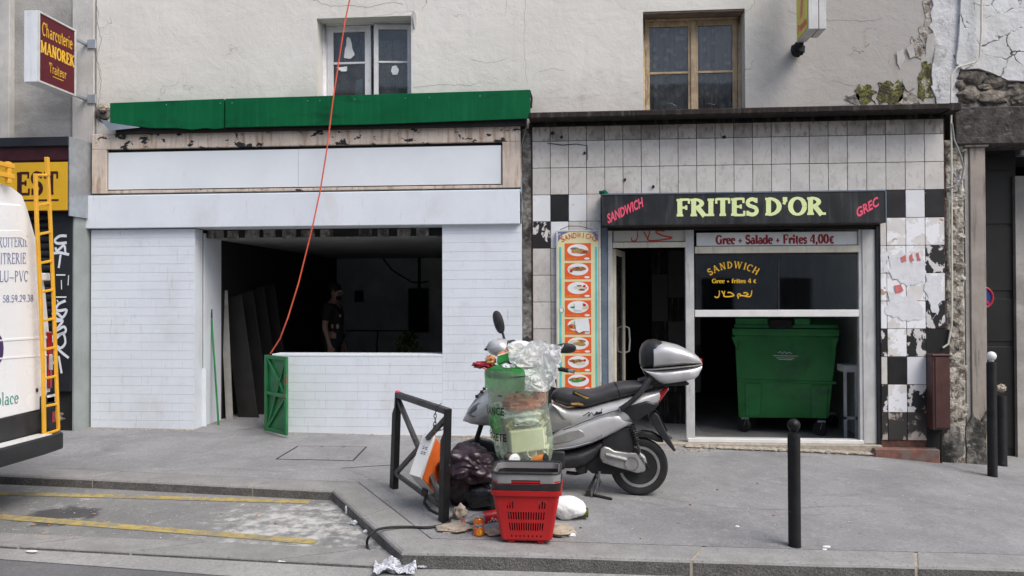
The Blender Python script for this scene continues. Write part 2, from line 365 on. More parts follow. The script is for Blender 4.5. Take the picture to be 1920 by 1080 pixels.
    t['yellow_line'] = M('worn_yellow_road_paint', (.40,.31,.10), .8, var=.12, vs=8, spots=[((.19,.188,.18), 16, .54, .07, U, .8), ((.17,.168,.16), 3, .6, .12, U, .6)], bump=.002)
    t['black_steel'] = M('black_painted_steel', (.010,.010,.011), .45, 0, spec=.3, var=.2, vs=10, spots=[((.11,.1,.1), 25, .68, .04, U, .7)], bump=.0004)
    t['grey_steel'] = M('scuffed_grey_steel', (.075,.075,.078), .45, .3, var=.25, vs=12, spots=[((.02,.02,.02), 9, .6, .08, U, .8)], bump=.0005)
    t['white_enamel'] = M('white_enamel', (.74,.74,.72), .35, var=.05)
    t['beige_metal'] = M('beige_appliance_metal', (.55,.54,.49), .4, var=.05, spots=[((.3,.2,.1), 9, .7, .05, U, .5)])
    t['orange_metal'] = M('orange_enamel', (.66,.13,.025), .4, var=.12, vs=5, spots=[((.12,.04,.02), 12, .66, .04, U, .8)])
    t['black_rubber'] = M('black_rubber', (.014,.014,.015), .65, var=.25, vs=12, bump=.0005)
    t['black_plastic'] = M('black_plastic', (.022,.022,.024), .42, var=.2, vs=8, bump=.0004)
    t['seat_vinyl'] = M('grey_seat_vinyl', (.045,.045,.05), .42, var=.15, vs=6, bump=.0008, bs_=160)
    t['silver'] = M('silver_paint', (.56,.56,.565), .32, .35, var=.05, vs=5, bump=0, coat=.4, spots=[((.2,.19,.18), 4, .68, .1, U, .35)])
    t['alloy'] = M('cast_alloy', (.40,.40,.39), .42, .6, var=.12, vs=10, bump=.0004)
    t['chrome'] = M('bright_metal', (.6,.6,.6), .15, .9, var=.05, bump=0)
    t['foam'] = M('old_foam', (.42,.27,.08), .95, var=.2, vs=30, bump=.003)
    t['red_lens'] = M('red_lamp_lens', (.42,.012,.015), .15, var=.1, bump=0, coat=.5)
    t['red_plastic'] = M('red_basket_plastic', (.45,.012,.014), .35, var=.07, vs=4, bump=.0004, spots=[((.3,.02,.02), 5, .66, .08, U, .5)])
    t['grey_plastic'] = M('grey_handle_plastic', (.24,.24,.24), .45, var=.08, vs=6, bump=.0004)
    t['bin_green'] = M('green_bin_plastic', (.013,.16,.035), .45, var=.1, vs=3, bump=.001, bs_=30, spots=[((.008,.06,.02), 3, .62, .12, U, .7), ((.12,.32,.15), 30, .74, .02, (1,1,.3), .6)])
    t['lid_green'] = M('green_bag_lid', (.035,.30,.06), .4, var=.08, bump=.0006)
    t['green_paint'] = M('green_gate_paint', (.02,.19,.06), .5, var=.15, vs=5, spots=[((.20,.06,.04), 5, .60, .02, (1,1,.5), .9), ((.04,.02,.015), 7, .67, .03, U, .9)], bump=.001)
    t['broom_green'] = M('green_broom_handle', (.02,.2,.06), .4)
    t['orange_cord'] = M('orange_cord', (.66,.10,.05), .5, bump=0)
    t['brown_metal'] = M('red_brown_box_paint', (.085,.035,.03), .5, var=.15, vs=5, spots=[((.03,.015,.012), 6, .6, .1, (5,5,.6), .7), ((.28,.24,.2), 40, .74, .01, U, .6)], bump=.0006)
    t['brick_red'] = M('worn_red_sill_brick', (.22,.10,.075), .9, var=.25, vs=12, spots=[((.16,.15,.14), 5, .55, .1, U, .8)], bump=.008)
    t['purple_bag'] = M('dark_purple_bin_liner', (.030,.017,.025), .32, var=.25, vs=6, bump=.004, bs_=25)
    t['black_bag'] = M('black_bin_liner', (.010,.011,.014), .25, var=.2, vs=6, bump=.004, bs_=30)
    t['stone'] = M('broken_plaster_slab', (.40,.34,.27), .95, var=.2, vs=14, bump=.008, bs_=40, spots=[((.2,.15,.11), 10, .6, .08, U, .7)])
    t['rubble_stone'] = M('exposed_rubble_stone', (.25,.215,.175), .95, var=.3, vs=9, rnd=.25, orand=True, bump=.02, bs_=22, spots=[((.05,.045,.04), 7, .54, .1, U, .85), ((.45,.42,.38), 12, .66, .05, U, .6)])
    t['moss'] = M('moss', (.15,.15,.04), .95, var=.6, vs=30, bump=.02, bs_=60, spots=[((.05,.04,.025), 9, .53, .06, U, .9), ((.45,.42,.36), 11, .60, .04, U, .85)])
    t['lintel'] = M('blackened_stone_lintel', (.060,.052,.048), .95, var=.4, vs=8, bump=.02, bs_=18, spots=[((.2,.18,.17), 7, .63, .06, (1,1,2.5), .7)])
    t['crackled'] = crackled()
    t['limewash'] = M('flaking_limewash', (.62,.62,.62), .9, var=.1, vs=6, bump=.012, bs_=20, spots=[((.34,.32,.29), 6, .56, .05, U, .6), ((.08,.07,.06), 10, .65, .03, (1,1,.5), .85)])
    t['pilaster'] = M('dirty_beige_pilaster', (.33,.285,.25), .8, var=.1, vs=4, spots=[((.10,.085,.07), 4, .6, .1, (5,5,.4), .7)], bump=.002)
    t['dark_door'] = M('black_painted_door', (.006,.006,.006), .5, var=.2)
    t['van_white'] = M('white_van_paint', (.84,.84,.84), .28, var=.02, vs=2, bump=0, coat=.4, spots=[((.6,.58,.54), 2, .68, .12, (1,4,.6), .2)])
    t['van_blue'] = M('slate_blue_vinyl', (.13,.17,.33), .4, bump=0)
    t['van_green'] = M('teal_vinyl', (.05,.28,.22), .4, bump=0)
    t['purple_ink'] = M('purple_vinyl', (.06,.03,.11), .4, bump=0)
    t['ladder_yellow'] = M('yellow_orange_ladder', (.80,.41,.03), .4, var=.06, bump=0)
    t['clear_lens'] = M('clear_lamp_lens', (.6,.62,.62), .12, bump=0)
    t['skin'] = M('skin', (.36,.21,.15), .55, var=.05, bump=0)
    t['black_shirt'] = M('black_cotton', (.022,.022,.024), .9, var=.15)
    t['dark_denim'] = M('dark_denim', (.02,.022,.03), .9, var=.2)
    t['hair'] = M('dark_hair', (.012,.01,.009), .6, var=.3, vs=60)
    t['leaf'] = M('plant_leaf', (.10,.12,.02), .6, var=.3, vs=8, rnd=.2)
    t['stem'] = M('plant_stem', (.08,.06,.03), .8)
    t['terracotta'] = M('pot', (.14,.08,.05), .8)
    t['orange_print'] = M('orange_print', (.76,.12,.03), .4, var=.05, bump=0)
    t['menu_yellow'] = M('pale_yellow_print', (.72,.67,.38), .4, var=.03, bump=0)
    t['cyan_ink'] = M('turquoise_print', (.13,.52,.55), .4, bump=0)
    t['food'] = M('food_print', (.30,.11,.035), .5, var=.5, vs=40, bump=0, spots=[((.62,.38,.14), 50, .55, .05, U, .8), ((.6,.05,.03), 40, .66, .03, U, .9)])
    t['blue_ornament'] = M('blue_ornament_print', (.12,.16,.35), .5, var=.4, vs=60, bump=0, spots=[((.65,.5,.35), 45, .57, .03, U, .9)])
    t['blue_plastic'] = M('blue_plastic', (.04,.28,.42), .4, bump=0)
    t['orange_plastic'] = M('orange_cup', (.70,.22,.03), .4, bump=0)
    t['brown_paper'] = M('brown_cup', (.16,.12,.09), .5, bump=0)
    t['salmon'] = M('salmon_packaging', (.66,.22,.15), .5, var=.2, vs=12, bump=.001)
    t['pale_card'] = M('pale_card', (.62,.60,.46), .6, var=.06)
    t['crisp_red'] = M('shiny_red_wrapper', (.36,.02,.035), .25, .2, var=.2, vs=14, spots=[((.7,.6,.55), 16, .64, .02, U, .8)])
    t['amber_wrap'] = M('amber_wrapper', (.55,.24,.08), .3, var=.35, vs=25, spots=[((.75,.7,.6), 20, .58, .03, U, .8)])
    t['cola_red'] = M('red_bottle_label', (.58,.015,.02), .35, var=.05, bump=0)
    t['dark_glass_bottle'] = M('clear_plastic_bottle', (.30,.29,.29), .12, var=.1, bump=0)
    t['olive_glass'] = M('olive_bottle_glass', (.09,.10,.012), .08, var=.2, bump=0)
    t['can_orange'] = M('orange_can', (.78,.17,.02), .3, .3, var=.04, bump=0)
    t['navy'] = M('navy_print', (.02,.03,.2), .4, bump=0)
    t['newsprint'] = M('crumpled_newsprint', (.62,.63,.66), .95, spec=.1, var=.1, vs=20, spots=[((.10,.11,.18), 60, .55, .02, (1,1,4), .9), ((.3,.3,.4), 12, .66, .02, U, .8)], bump=.002)
    t['noparking_blue'] = M('blue_road_sign', (.02,.05,.25), .4, bump=0)
    t['noparking_red'] = M('red_road_sign', (.50,.03,.06), .4, bump=0)
    t['glass'] = glass('window_glass', (.9,.92,.92), .42)
    t['dirty_glass'] = glass('dusty_window_glass', (.75,.76,.76), .86, .10)
    t['lamp_glass'] = glass('headlamp_glass', (.85,.87,.9), .7, .15)
    t['bag_film'] = film('green_bag_film', (.88,.96,.84), .78, .07)
    t['cuff_film'] = film('green_folded_film', (.55,.84,.56), .58, .10)
    t['white_film'] = film('white_carrier_film', (.99,.99,.99), .12, .08)
    t['milky_film'] = film('milky_film', (.90,.90,.90), .42, .2)
    t['lace'] = lace('lace_curtain', False); t['floral_lace'] = lace('floral_curtain', True)
def asphalt(name, c, kind):
    m, n, b = newmat(name); p = coords(n)
    f1 = nz(n, p, 1.1, 6, .62, .3); f2 = nz(n, p, 7, 6, .7, .2); f3 = nz(n, p, 170, 2, .5); f4 = nz(n, coords(n, (1,2.2,1)), 26, 4, .6, .3)
    f0 = nz(n, coords(n, (1,.8,1)), 2.2, 7, .75, .15)
    o = mixc(n, ramp(n, f1, .3, .72), tuple(x*.78 for x in c), tuple(x*1.14 for x in c))
    o = mixc(n, math_(n, 'MULTIPLY', ramp(n, f3, .52, .72), .35), o, tuple(min(1, x*1.7) for x in c))
    o = mixc(n, math_(n, 'MULTIPLY', ramp(n, f3, .45, .25), .5), o, tuple(x*.45 for x in c))
    o = mixc(n, math_(n, 'MULTIPLY', ramp(n, f0, .50, .34), .4), o, tuple(x*.6 for x in c)); o = mixc(n, math_(n, 'MULTIPLY', ramp(n, f0, .54, .70), .35), o, tuple(x*1.35 for x in c))
    f5 = nz(n, p, 42, 3, .75); o = mixc(n, math_(n, 'MULTIPLY', ramp(n, f5, .5, .36), .35), o, tuple(x*.5 for x in c)); o = mixc(n, math_(n, 'MULTIPLY', ramp(n, f5, .54, .68), .3), o, tuple(x*1.6 for x in c))
    if kind == 1:
        o = mixc(n, math_(n, 'MULTIPLY', ramp(n, f2, .52, .76), .42), o, (.43,.43,.44))
        o = mixc(n, math_(n, 'MULTIPLY', ramp(n, f4, .66, .74), .6), o, (.52,.52,.53))
        o = mixc(n, math_(n, 'MULTIPLY', ramp(n, nz(n, coords(n, (.6,1.5,1)), 3.1, 6, .7, .6), .58, .72), .4), o, (.13,.128,.125))
        o = mixc(n, math_(n, 'MULTIPLY', ramp(n, nz(n, p, 13, 3, .5), .735, .75), .6), o, (.07,.07,.068))
    if kind == 2:
        g = GP(560, 965); cx = n.nodes.new('ShaderNodeVectorMath'); cx.operation = 'DISTANCE'; n.links.new(p, cx.inputs[0]); cx.inputs[1].default_value = g
        near = ramp(n, cx.outputs['Value'], 1.1, .1); wh = ramp(n, math_(n, 'ADD', f2, math_(n, 'MULTIPLY', near, .20)), .56, .82)
        o = mixc(n, math_(n, 'MULTIPLY', wh, .85), o, (.60,.59,.57))
        o = mixc(n, math_(n, 'MULTIPLY', ramp(n, f4, .67, .72), .5), o, (.42,.42,.40))
        g2 = GP(110, 945); c2 = n.nodes.new('ShaderNodeVectorMath'); c2.operation = 'DISTANCE'; n.links.new(p, c2.inputs[0]); c2.inputs[1].default_value = g2
        sp = math_(n, 'ADD', c2.outputs['Value'], math_(n, 'MULTIPLY', f2, .7)); o = mixc(n, math_(n, 'MULTIPLY', ramp(n, sp, .70, .55), .8), o, (.035,.035,.038))
    if kind == 3:
        o = mixc(n, math_(n, 'MULTIPLY', ramp(n, f2, .55, .75), .4), o, (.15,.145,.14))
    n.links.new(o, b.inputs['Base Color']); b.inputs['Roughness'].default_value = .82
    h = math_(n, 'ADD', f3, math_(n, 'MULTIPLY', f2, 1.5)); bumpit(n, b, h, .006); return m
def crackled():
    m, n, b = newmat('cracked_white_render'); p = coords(n)
    nv = n.nodes.new('ShaderNodeTexNoise'); nv.inputs['Scale'].default_value = 2.5; nv.inputs['Detail'].default_value = 6; n.links.new(p, nv.inputs[0])
    ad = n.nodes.new('ShaderNodeVectorMath'); ad.operation = 'MULTIPLY_ADD'; n.links.new(nv.outputs['Color'], ad.inputs[0]); ad.inputs[1].default_value = (.5,.5,.5); n.links.new(p, ad.inputs[2])
    vo = n.nodes.new('ShaderNodeTexVoronoi'); vo.feature = 'DISTANCE_TO_EDGE'; vo.inputs['Scale'].default_value = 3.4; n.links.new(ad.outputs[0], vo.inputs['Vector'])
    ck = ramp(n, vo.outputs['Distance'], .035, .004); km = ramp(n, nz(n, p, 2.5, 4), .42, .55); ck = math_(n, 'MULTIPLY', ck, km)
    o = mixc(n, ramp(n, nz(n, p, 2, 5, .6), .35, .7), (.56,.56,.55), (.74,.75,.76))
    o = mixc(n, math_(n, 'MULTIPLY', ramp(n, nz(n, p, 8, 6, .7), .58, .68), .5), o, (.3,.28,.25))
    o = mixc(n, ck, o, (.055,.05,.045)); n.links.new(o, b.inputs['Base Color']); b.inputs['Roughness'].default_value = .9
    bumpit(n, b, math_(n, 'SUBTRACT', nz(n, p, 12, 5, .6), ck), .012); return m
def glass(name, c, tr, dust=0):
    m, n, b = newmat(name); n.nodes.remove(b); out = n.nodes['Material Output']
    a = n.nodes.new('ShaderNodeBsdfTransparent'); a.inputs[0].default_value = (*c, 1)
    g = n.nodes.new('ShaderNodeBsdfGlossy'); g.inputs['Roughness'].default_value = .03
    fr = n.nodes.new('ShaderNodeFresnel'); fr.inputs[0].default_value = 1.5
    mx = n.nodes.new('ShaderNodeMixShader'); n.links.new(ramp(n, fr.outputs[0], 0, tr, False), mx.inputs[0]); n.links.new(a.outputs[0], mx.inputs[1]); n.links.new(g.outputs[0], mx.inputs[2])
    o = mx.outputs[0]
    if dust:
        d = n.nodes.new('ShaderNodeBsdfDiffuse'); d.inputs[0].default_value = (.5,.5,.48,1); m2 = n.nodes.new('ShaderNodeMixShader')
        n.links.new(math_(n, 'MULTIPLY', ramp(n, nz(n, coords(n), 6, 5, .7), .3, .8), dust), m2.inputs[0]); n.links.new(o, m2.inputs[1]); n.links.new(d.outputs[0], m2.inputs[2]); o = m2.outputs[0]
    n.links.new(o, out.inputs[0]); return m
def film(name, c, clear, gl):
    m, n, b = newmat(name); n.nodes.remove(b); out = n.nodes['Material Output']; p = coords(n)
    a = n.nodes.new('ShaderNodeBsdfTransparent'); a.inputs[0].default_value = (*c, 1)
    d = n.nodes.new('ShaderNodeBsdfDiffuse'); d.inputs[0].default_value = (*[x*.9 for x in c], 1)
    t = n.nodes.new('ShaderNodeBsdfTranslucent'); t.inputs[0].default_value = (*c, 1)
    g = n.nodes.new('ShaderNodeBsdfGlossy'); g.inputs['Roughness'].default_value = .22
    bp = n.nodes.new('ShaderNodeBump'); bp.inputs['Strength'].default_value = 1; bp.inputs['Distance'].default_value = .012
    n.links.new(nz(n, coords(n, (1,1,.5)), 28, 5, .6, 1.2), bp.inputs['Height'])
    for q in (d, t, g): n.links.new(bp.outputs[0], q.inputs['Normal'])
    def mix(f, x, y):
        s = n.nodes.new('ShaderNodeMixShader')
        if isinstance(f, float): s.inputs[0].default_value = f
        else: n.links.new(f, s.inputs[0])
        n.links.new(x, s.inputs[1]); n.links.new(y, s.inputs[2]); return s.outputs[0]
    dt = mix(.5, d.outputs[0], t.outputs[0])
    fac = n.nodes.new('ShaderNodeMapRange'); fac.inputs[3].default_value = max(0, clear-.22); fac.inputs[4].default_value = min(1, clear+.22)
    n.links.new(nz(n, coords(n, (1,1,.4)), 12, 5, .65, .8), fac.inputs[0])
    n.links.new(mix(gl, mix(fac.outputs[0], dt, a.outputs[0]), g.outputs[0]), out.inputs[0]); return m
def lace(name, floral):
    m, n, b = newmat(name); p = coords(n)
    v = n.nodes.new('ShaderNodeTexVoronoi'); v.inputs['Scale'].default_value = 9 if floral else 16; v.inputs['Randomness'].default_value = .75; n.links.new(p, v.inputs['Vector'])
    f = ramp(n, v.outputs['Distance'], .34, .2) if floral else ramp(n, nz(n, p, 30, 4, .7, 1.5), .5, .62)
    fold = nz(n, coords(n, (14,1,.4)), 2, 2)
    o = mixc(n, ramp(n, fold, .35, .7), (.36,.365,.38), (.52,.52,.54)); o = mixc(n, math_(n, 'MULTIPLY', f, .75 if floral else .5), o, (.92,.92,.93))
    n.links.new(o, b.inputs['Base Color']); b.inputs['Roughness'].default_value = .95; bumpit(n, b, fold, .02); return m
mk()

# ------------------------------------------------------------------ lettering (drawn strokes)
GL = {
'A':"1|l .12 0 .48 1 .5;l .48 1 .86 0;l .22 .34 .72 .34;s .12 0;s .86 0",'C':".85|a .47 .5 .36 .46 50 310;t .74 .68 .98",
'D':".92|l .2 0 .2 1;a .2 .5 .58 .46 -90 90;s .2 0;s .2 1",'E':".8|l .2 0 .2 1;l .2 .96 .7 .96;l .2 .04 .74 .04;l .2 .52 .55 .52;t .7 .72 1;t .74 0 .28;t .55 .4 .64;s .2 0;s .2 1",
'F':".76|l .2 0 .2 1;l .2 .96 .7 .96;l .2 .5 .55 .5;t .7 .72 1;t .55 .37 .63;s .2 0;s .2 1",
'G':".92|a .48 .5 .37 .46 50 330;l .74 0.05 .74 .42;t .76 .7 .98;s .74 .42",'H':"1|l .2 0 .2 1;l .8 0 .8 1;l .2 .5 .8 .5;s .2 0;s .2 1;s .8 0;s .8 1",
'I':".44|l .22 0 .22 1;s .22 0;s .22 1",'K':"1|l .2 0 .2 1;l .2 .42 .75 1 .5;l .4 .58 .82 0;s .2 0;s .2 1;s .74 1;s .83 0",
'L':".78|l .2 0 .2 1;l .2 .04 .7 .04;t .7 0 .3;s .2 0;s .2 1",'M':"1.2|l .2 0 .2 1 .6;l .2 1 .6 .1;l .6 .1 1 1 .5;l 1 0 1 1;s .2 0;s .2 1;s 1 0;s 1 1",
'N':"1|l .2 0 .2 1 .6;l .2 1 .8 0;l .8 0 .8 1 .6;s .2 0;s .2 1;s .8 1",'O':"1|a .5 .5 .38 .46 0 360",'P':".8|l .2 0 .2 1;a .2 .73 .46 .23 -90 90;s .2 0;s .2 1",
'R':".92|l .2 0 .2 1;a .2 .73 .44 .23 -90 90;l .42 .5 .8 0;s .2 0;s .2 1;s .84 0",'S':".72|b .37 .73 .24 .2 20 270 .8;b .37 .28 .25 .22 90 -150 .8;t .6 .72 1;t .12 0 .28",
'T':".86|l .43 0 .43 1;l .08 .96 .78 .96;t .08 .7 1;t .78 .7 1;s .43 0",'U':"1|l .2 .3 .2 1;l .8 .3 .8 1 .6;a .5 .32 .3 .29 180 360;s .2 1;s .8 1",
'V':".96|l .12 1 .48 0;l .48 0 .84 1 .5;s .12 1;s .84 1",'W':"1.35|l .12 1 .4 0;l .4 0 .66 1 .5;l .66 1 .94 0;l .94 0 1.22 1 .5;s .12 1;s 1.22 1;s .66 1",
'a':".66|l .5 0 .5 .46;b .33 .46 .18 .17 0 160 .6;a .3 .2 .2 .17 40 320;s .55 0",'c':".58|a .33 .33 .22 .3 50 310;d .48 .48",'d':".74|a .32 .33 .22 .3 0 360;l .56 0 .56 1;s .6 0;s .5 1",
'e':".62|a .33 .33 .23 .3 0 320;l .12 .36 .56 .36",'f':".46|l .2 0 .2 .8;b .36 .8 .16 .16 180 30 .55;l .06 .62 .4 .62;s .2 0",
'h':".78|l .18 0 .18 1;b .38 .42 .2 .21 180 0 .6;l .58 0 .58 .42;s .18 0;s .14 1;s .58 0",'i':".36|l .18 0 .18 .64;s .18 0;s .14 .64;d .18 .86",'l':".36|l .18 0 .18 1;s .18 0;s .13 1",
'n':".78|l .18 0 .18 .64;b .38 .42 .2 .21 180 0 .6;l .58 0 .58 .42;s .18 0;s .13 .64;s .58 0",'p':".74|l .2 -.3 .2 .64;a .42 .33 .22 .3 0 360;s .2 -.3;s .15 .64",'r':".56|l .18 0 .18 .64;b .38 .42 .2 .2 180 50 .5;d .46 .54;s .18 0;s .13 .64",
's':".52|b .26 .48 .15 .14 20 270 .7;b .26 .18 .17 .15 90 -150 .7;t .41 .46 .64;t .09 0 .2",'t':".46|l .2 .1 .2 .86;b .32 .12 .12 .1 180 300 .6;l .05 .62 .4 .62",
'u':".78|l .18 .2 .18 .64;b .36 .22 .18 .19 180 360 .6;l .56 0 .56 .64;s .13 .64;s .5 .64;s .6 0",
'4':".78|l .56 0 .56 1;l .5 .98 .06 .3 .5;l .06 .27 .74 .27;s .56 0",'0':".74|a .37 .5 .26 .46 0 360",'5':".7|l .18 .52 .2 .96 .5;l .18 .95 .6 .95;b .34 .3 .25 .28 120 -150 .7",
'8':".7|a .35 .74 .2 .22 0 360;a .35 .26 .25 .24 0 360",'9':".72|a .36 .68 .23 .28 0 360;b .3 .5 .3 .46 10 -80 .6",'2':".7|b .34 .7 .22 .26 170 -40 .7;l .5 .52 .1 .06 .7;l .08 .05 .62 .05",
'3':".68|b .3 .74 .2 .22 150 -90 .7;b .3 .28 .25 .26 90 -150 .7",',':".34|d .17 .06;l .2 .04 .1 -.16 .5",'.':".3|d .15 .06",'+':".7|l .35 .12 .35 .6 .6;l .1 .36 .6 .36 1",
'€':".8|b .46 .38 .28 .34 50 310 .7;l .06 .46 .5 .46;l .06 .3 .48 .3","'":".34|d .17 .9;l .22 .9 .1 .62 .6",'—':"1|l .05 .36 .95 .36",' ':".34|"}
def ribbon(pts, wf):
    q = []; k = len(pts)
    for i, p in enumerate(pts):
        a, b2 = pts[max(i-1, 0)], pts[min(i+1, k-1)]; dx, dy = b2[0]-a[0], b2[1]-a[1]; L = math.hypot(dx, dy) or 1
        dx /= L; dy /= L; h = wf(dx, dy)/2; q.append(((p[0]-dy*h, p[1]+dx*h), (p[0]+dy*h, p[1]-dx*h)))
    return [(q[i][0], q[i][1], q[i+1][1], q[i+1][0]) for i in range(k-1)]
def serif(text, thick=.2, thin=.085, sl=.17, gap=.02):
    """list of (layer, [quads]) with cap height 1; plus the total width"""
    out = []; x0 = 0; layer = 0
    for ch in text:
        wd, _, body = GL[ch].partition('|')
        for st in filter(None, body.split(';')):
            a = st.split(); k = a[0]; v = [float(t) for t in a[1:]]
            if k == 'l':
                m = v[4] if len(v) > 4 else 1; n_ = 4
                pts = [(x0+v[0]+(v[2]-v[0])*i/n_, v[1]+(v[3]-v[1])*i/n_) for i in range(n_+1)]
                wf = (lambda dx, dy, m=m: m*(thin+(thick-thin)*min(1, abs(dy)*1.25)))
            elif k in 'ab':
                n_ = 18 if abs(v[5]-v[4]) > 200 else 10
                pts = [(x0+v[0]+v[2]*math.cos(R(v[4]+(v[5]-v[4])*i/n_)), v[1]+v[3]*math.sin(R(v[4]+(v[5]-v[4])*i/n_))) for i in range(n_+1)]
                if k == 'a': wf = lambda dx, dy: thin+(thick-thin)*abs(dy)**1.3
                else: wf = lambda dx, dy, m=v[6]: max(thin, thick*m)
            elif k == 's':
                y = v[1]+(thin/2 if v[1] < .5 else -thin/2); pts = [(x0+v[0]-sl, y), (x0+v[0]+sl, y)]; wf = lambda dx, dy: thin
            elif k == 't': pts = [(x0+v[0], v[1]), (x0+v[0], v[2])]; wf = lambda dx, dy: thin*.9
            elif k == 'd':
                pts = [(x0+v[0]-thick*.45, v[1]), (x0+v[0]+thick*.45, v[1])]; wf = lambda dx, dy: thick*.9
            out.append((layer, ribbon(pts, wf))); layer += 1
        x0 += float(wd)+gap
        if ch == ' ': layer = 0
    return out, x0-gap
def sans(text, bold=.0):
    cu = bpy.data.curves.new('tmp', 'FONT'); cu.body = text; cu.size = 1.38; cu.offset = bold; cu.resolution_u = 3
    o = bpy.data.objects.new('tmp', cu); col.objects.link(o); dg = bpy.context.evaluated_depsgraph_get(); me = o.evaluated_get(dg).to_mesh()
    vv = [(v.co.x, v.co.y) for v in me.vertices]; ff = [list(p.vertices) for p in me.polygons]
    o.evaluated_get(dg).to_mesh_clear(); bpy.data.objects.remove(o); bpy.data.curves.remove(cu)
    mx = min(v[0] for v in vv); vv = [(v[0]-mx, v[1]) for v in vv]
    return vv, ff, max(v[0] for v in vv)
def letter_serif(text, w_, h, place, **k):
    """place(x, z, lift) gives the world point; the word is w_ wide and its capitals h tall"""
    pol, tw = serif(text, **k); b = B()
    for layer, qs in pol:
        for q in qs:
            q = list(q); ar = sum(q[i][0]*q[(i+1)%4][1]-q[(i+1)%4][0]*q[i][1] for i in range(4))
            if ar < 0: q = q[::-1]
            b.quad(*[place(p[0]/tw*w_, p[1]*h, .0015+.00012*(layer % 14)) for p in q])
    return b
def letter_sans(text, w_, h, place, bold=0.0):
    vv, ff, tw = sans(text, bold); b = B()
    return b.add([place(x/tw*w_, y*h, .002) for x, y in vv], ff)
def strokes(lines, wd, place, lift=.002):
    b = B()
    for i, l in enumerate(lines):
        pts = []
        for j in range(len(l)-1):
            for t in range(4):
                p0, p1, p2, p3 = l[max(j-1,0)], l[j], l[j+1], l[min(j+2,len(l)-1)]; u = t/4
                pts.append(tuple(.5*((2*p1[k])+(-p0[k]+p2[k])*u+(2*p0[k]-5*p1[k]+4*p2[k]-p3[k])*u*u+(-p0[k]+3*p1[k]-3*p2[k]+p3[k])*u**3) for k in (0,1)))
        pts.append(l[-1]); n_ = len(pts)
        for q in ribbon(pts, lambda dx, dy: wd*(.75+.35*abs(dx))): b.quad(*[place(p[0], p[1], lift+.0002*i) for p in q])
    return b
def wallplace(o, Y):               # text standing on a facade plane, o = lower left corner
    return lambda x, z, l: Vector((o.x+x, Y-l, o.z+z))
def RC(a, b_, c, d, Y):            # facade rectangle measured on a plane: x0, x1, z0, z1
    return FP(a, (b_+d)/2, Y).x, FP(c, (b_+d)/2, Y).x, FP((a+c)/2, d, Y).z, FP((a+c)/2, b_, Y).z
def slab(a, b_, c, d, Y0, Y1, bb=None):
    x0, x1, z0, z1 = RC(a, b_, c, d, Y0); return (bb or B()).box(x0, x1, Y0, Y1, z0, z1)
# ------------------------------------------------------------------ the ground
def sheet(name, poly, zf, mat, kind='structure', parent=None, step=.3, skirt=0):
    bm = bmesh.new(); bm.faces.new([bm.verts.new((x, y, 0)) for x, y in poly])
    xs = [p[0] for p in poly]; ys = [p[1] for p in poly]
    for ax, lo, hi, st in ((0, max(min(xs), -9), min(max(xs), 9), step), (1, max(min(ys), -7), max(ys), 1.0)):
        k = lo+st
        while k < hi:
            no = (1,0,0) if ax == 0 else (0,1,0); co = (k,0,0) if ax == 0 else (0,k,0)
            bmesh.ops.bisect_plane(bm, geom=bm.verts[:]+bm.edges[:]+bm.faces[:], plane_co=co, plane_no=no); k += st
    for v in bm.verts: v.co.z = zf(v.co.x, v.co.y)
    bmesh.ops.recalc_face_normals(bm, faces=bm.faces)
    if sum(f.normal.z for f in bm.faces) < 0: bmesh.ops.reverse_faces(bm, faces=bm.faces)
    b = B(); bm.verts.index_update(); b.v = [v.co.copy() for v in bm.verts]; b.f = [[v.index for v in f.verts] for f in bm.faces]; b.m = [0]*len(b.f); bm.free()
    return put(name, b, mat, parent, kind=kind, smooth=60)
def offs(path, d):                  # shift a ground polyline to its left side by d
    out = []
    for i, p in enumerate(path):
        ns = []
        for a, c in ((i-1, i), (i, i+1)):
            if 0 <= a and c < len(path):
                t = (path[c]-path[a]).normalized(); ns.append(Vector((-t.y, t.x)))
        m = ns[0] if len(ns) == 1 else (ns[0]+ns[1])/(1+ns[0].dot(ns[1]))
        out.append(p+m*d)
    return out
v2 = lambda p: Vector((p.x, p.y))
KA, KB, KC, KD = [v2(GP(*q)) for q in ((0, 889), (623, 918.5), (753, 1034.5), (1920, 1066))]
KA2 = KB+(KA-KB)*4; KD2 = KC+(KD-KC)*4
OUTER = [KA2, KB, KC, KD2]; INNER = offs(OUTER, .268); PAVE = offs(OUTER, .277)
sheet('ground', [(-150,-150),(150,-150),(150,150),(-150,150)], lambda x, y: -1.6, mt['road'], step=50)
rz = lambda x, y: S(x, max(y, -5))-.115
sheet('road', [(-60,-60),(60,-60),(60,.5),(-60,.5)], rz, mt['road'])
sheet('pavement', [tuple(p) for p in PAVE]+[(KD2.x, 6), (KA2.x, 6)], lambda x, y: S(x, y), mt['asphalt'])
A1, A2 = v2(GP(0, 1000, -.09)), v2(GP(690, 1031, -.09)); B1, B2 = v2(GP(0, 1022, -.09)), v2(GP(720, 1061, -.09))
A0 = A2+(A1-A2)*4; B0 = B2+(B1-B2)*4; A3 = A2+(A2-A1)*.3; B3 = B2+(B2-B1)*.04
sheet('parking_bay', [tuple(A0), tuple(A3), (KC.x+.3, KC.y+.25), (KB.x+.25, KB.y+.2), (KA2.x, KA2.y+.2)], lambda x, y: S(x, y)-.09, mt['bay'])
C1, C2 = v2(GP(0, 1048, -.11)), v2(GP(437, 1080, -.11)); C0 = C2+(C1-C2)*4; C3 = C2+(C2-C1)*8
gut = [tuple(C0), tuple(C2), (KC.x, KC.y-.35), (KD2.x, KD2.y-.35), (KD2.x, KD2.y+.1), (KC.x, KC.y+.1), tuple(B3+Vector((.3, .1))), tuple(B0+Vector((0, .1)))]
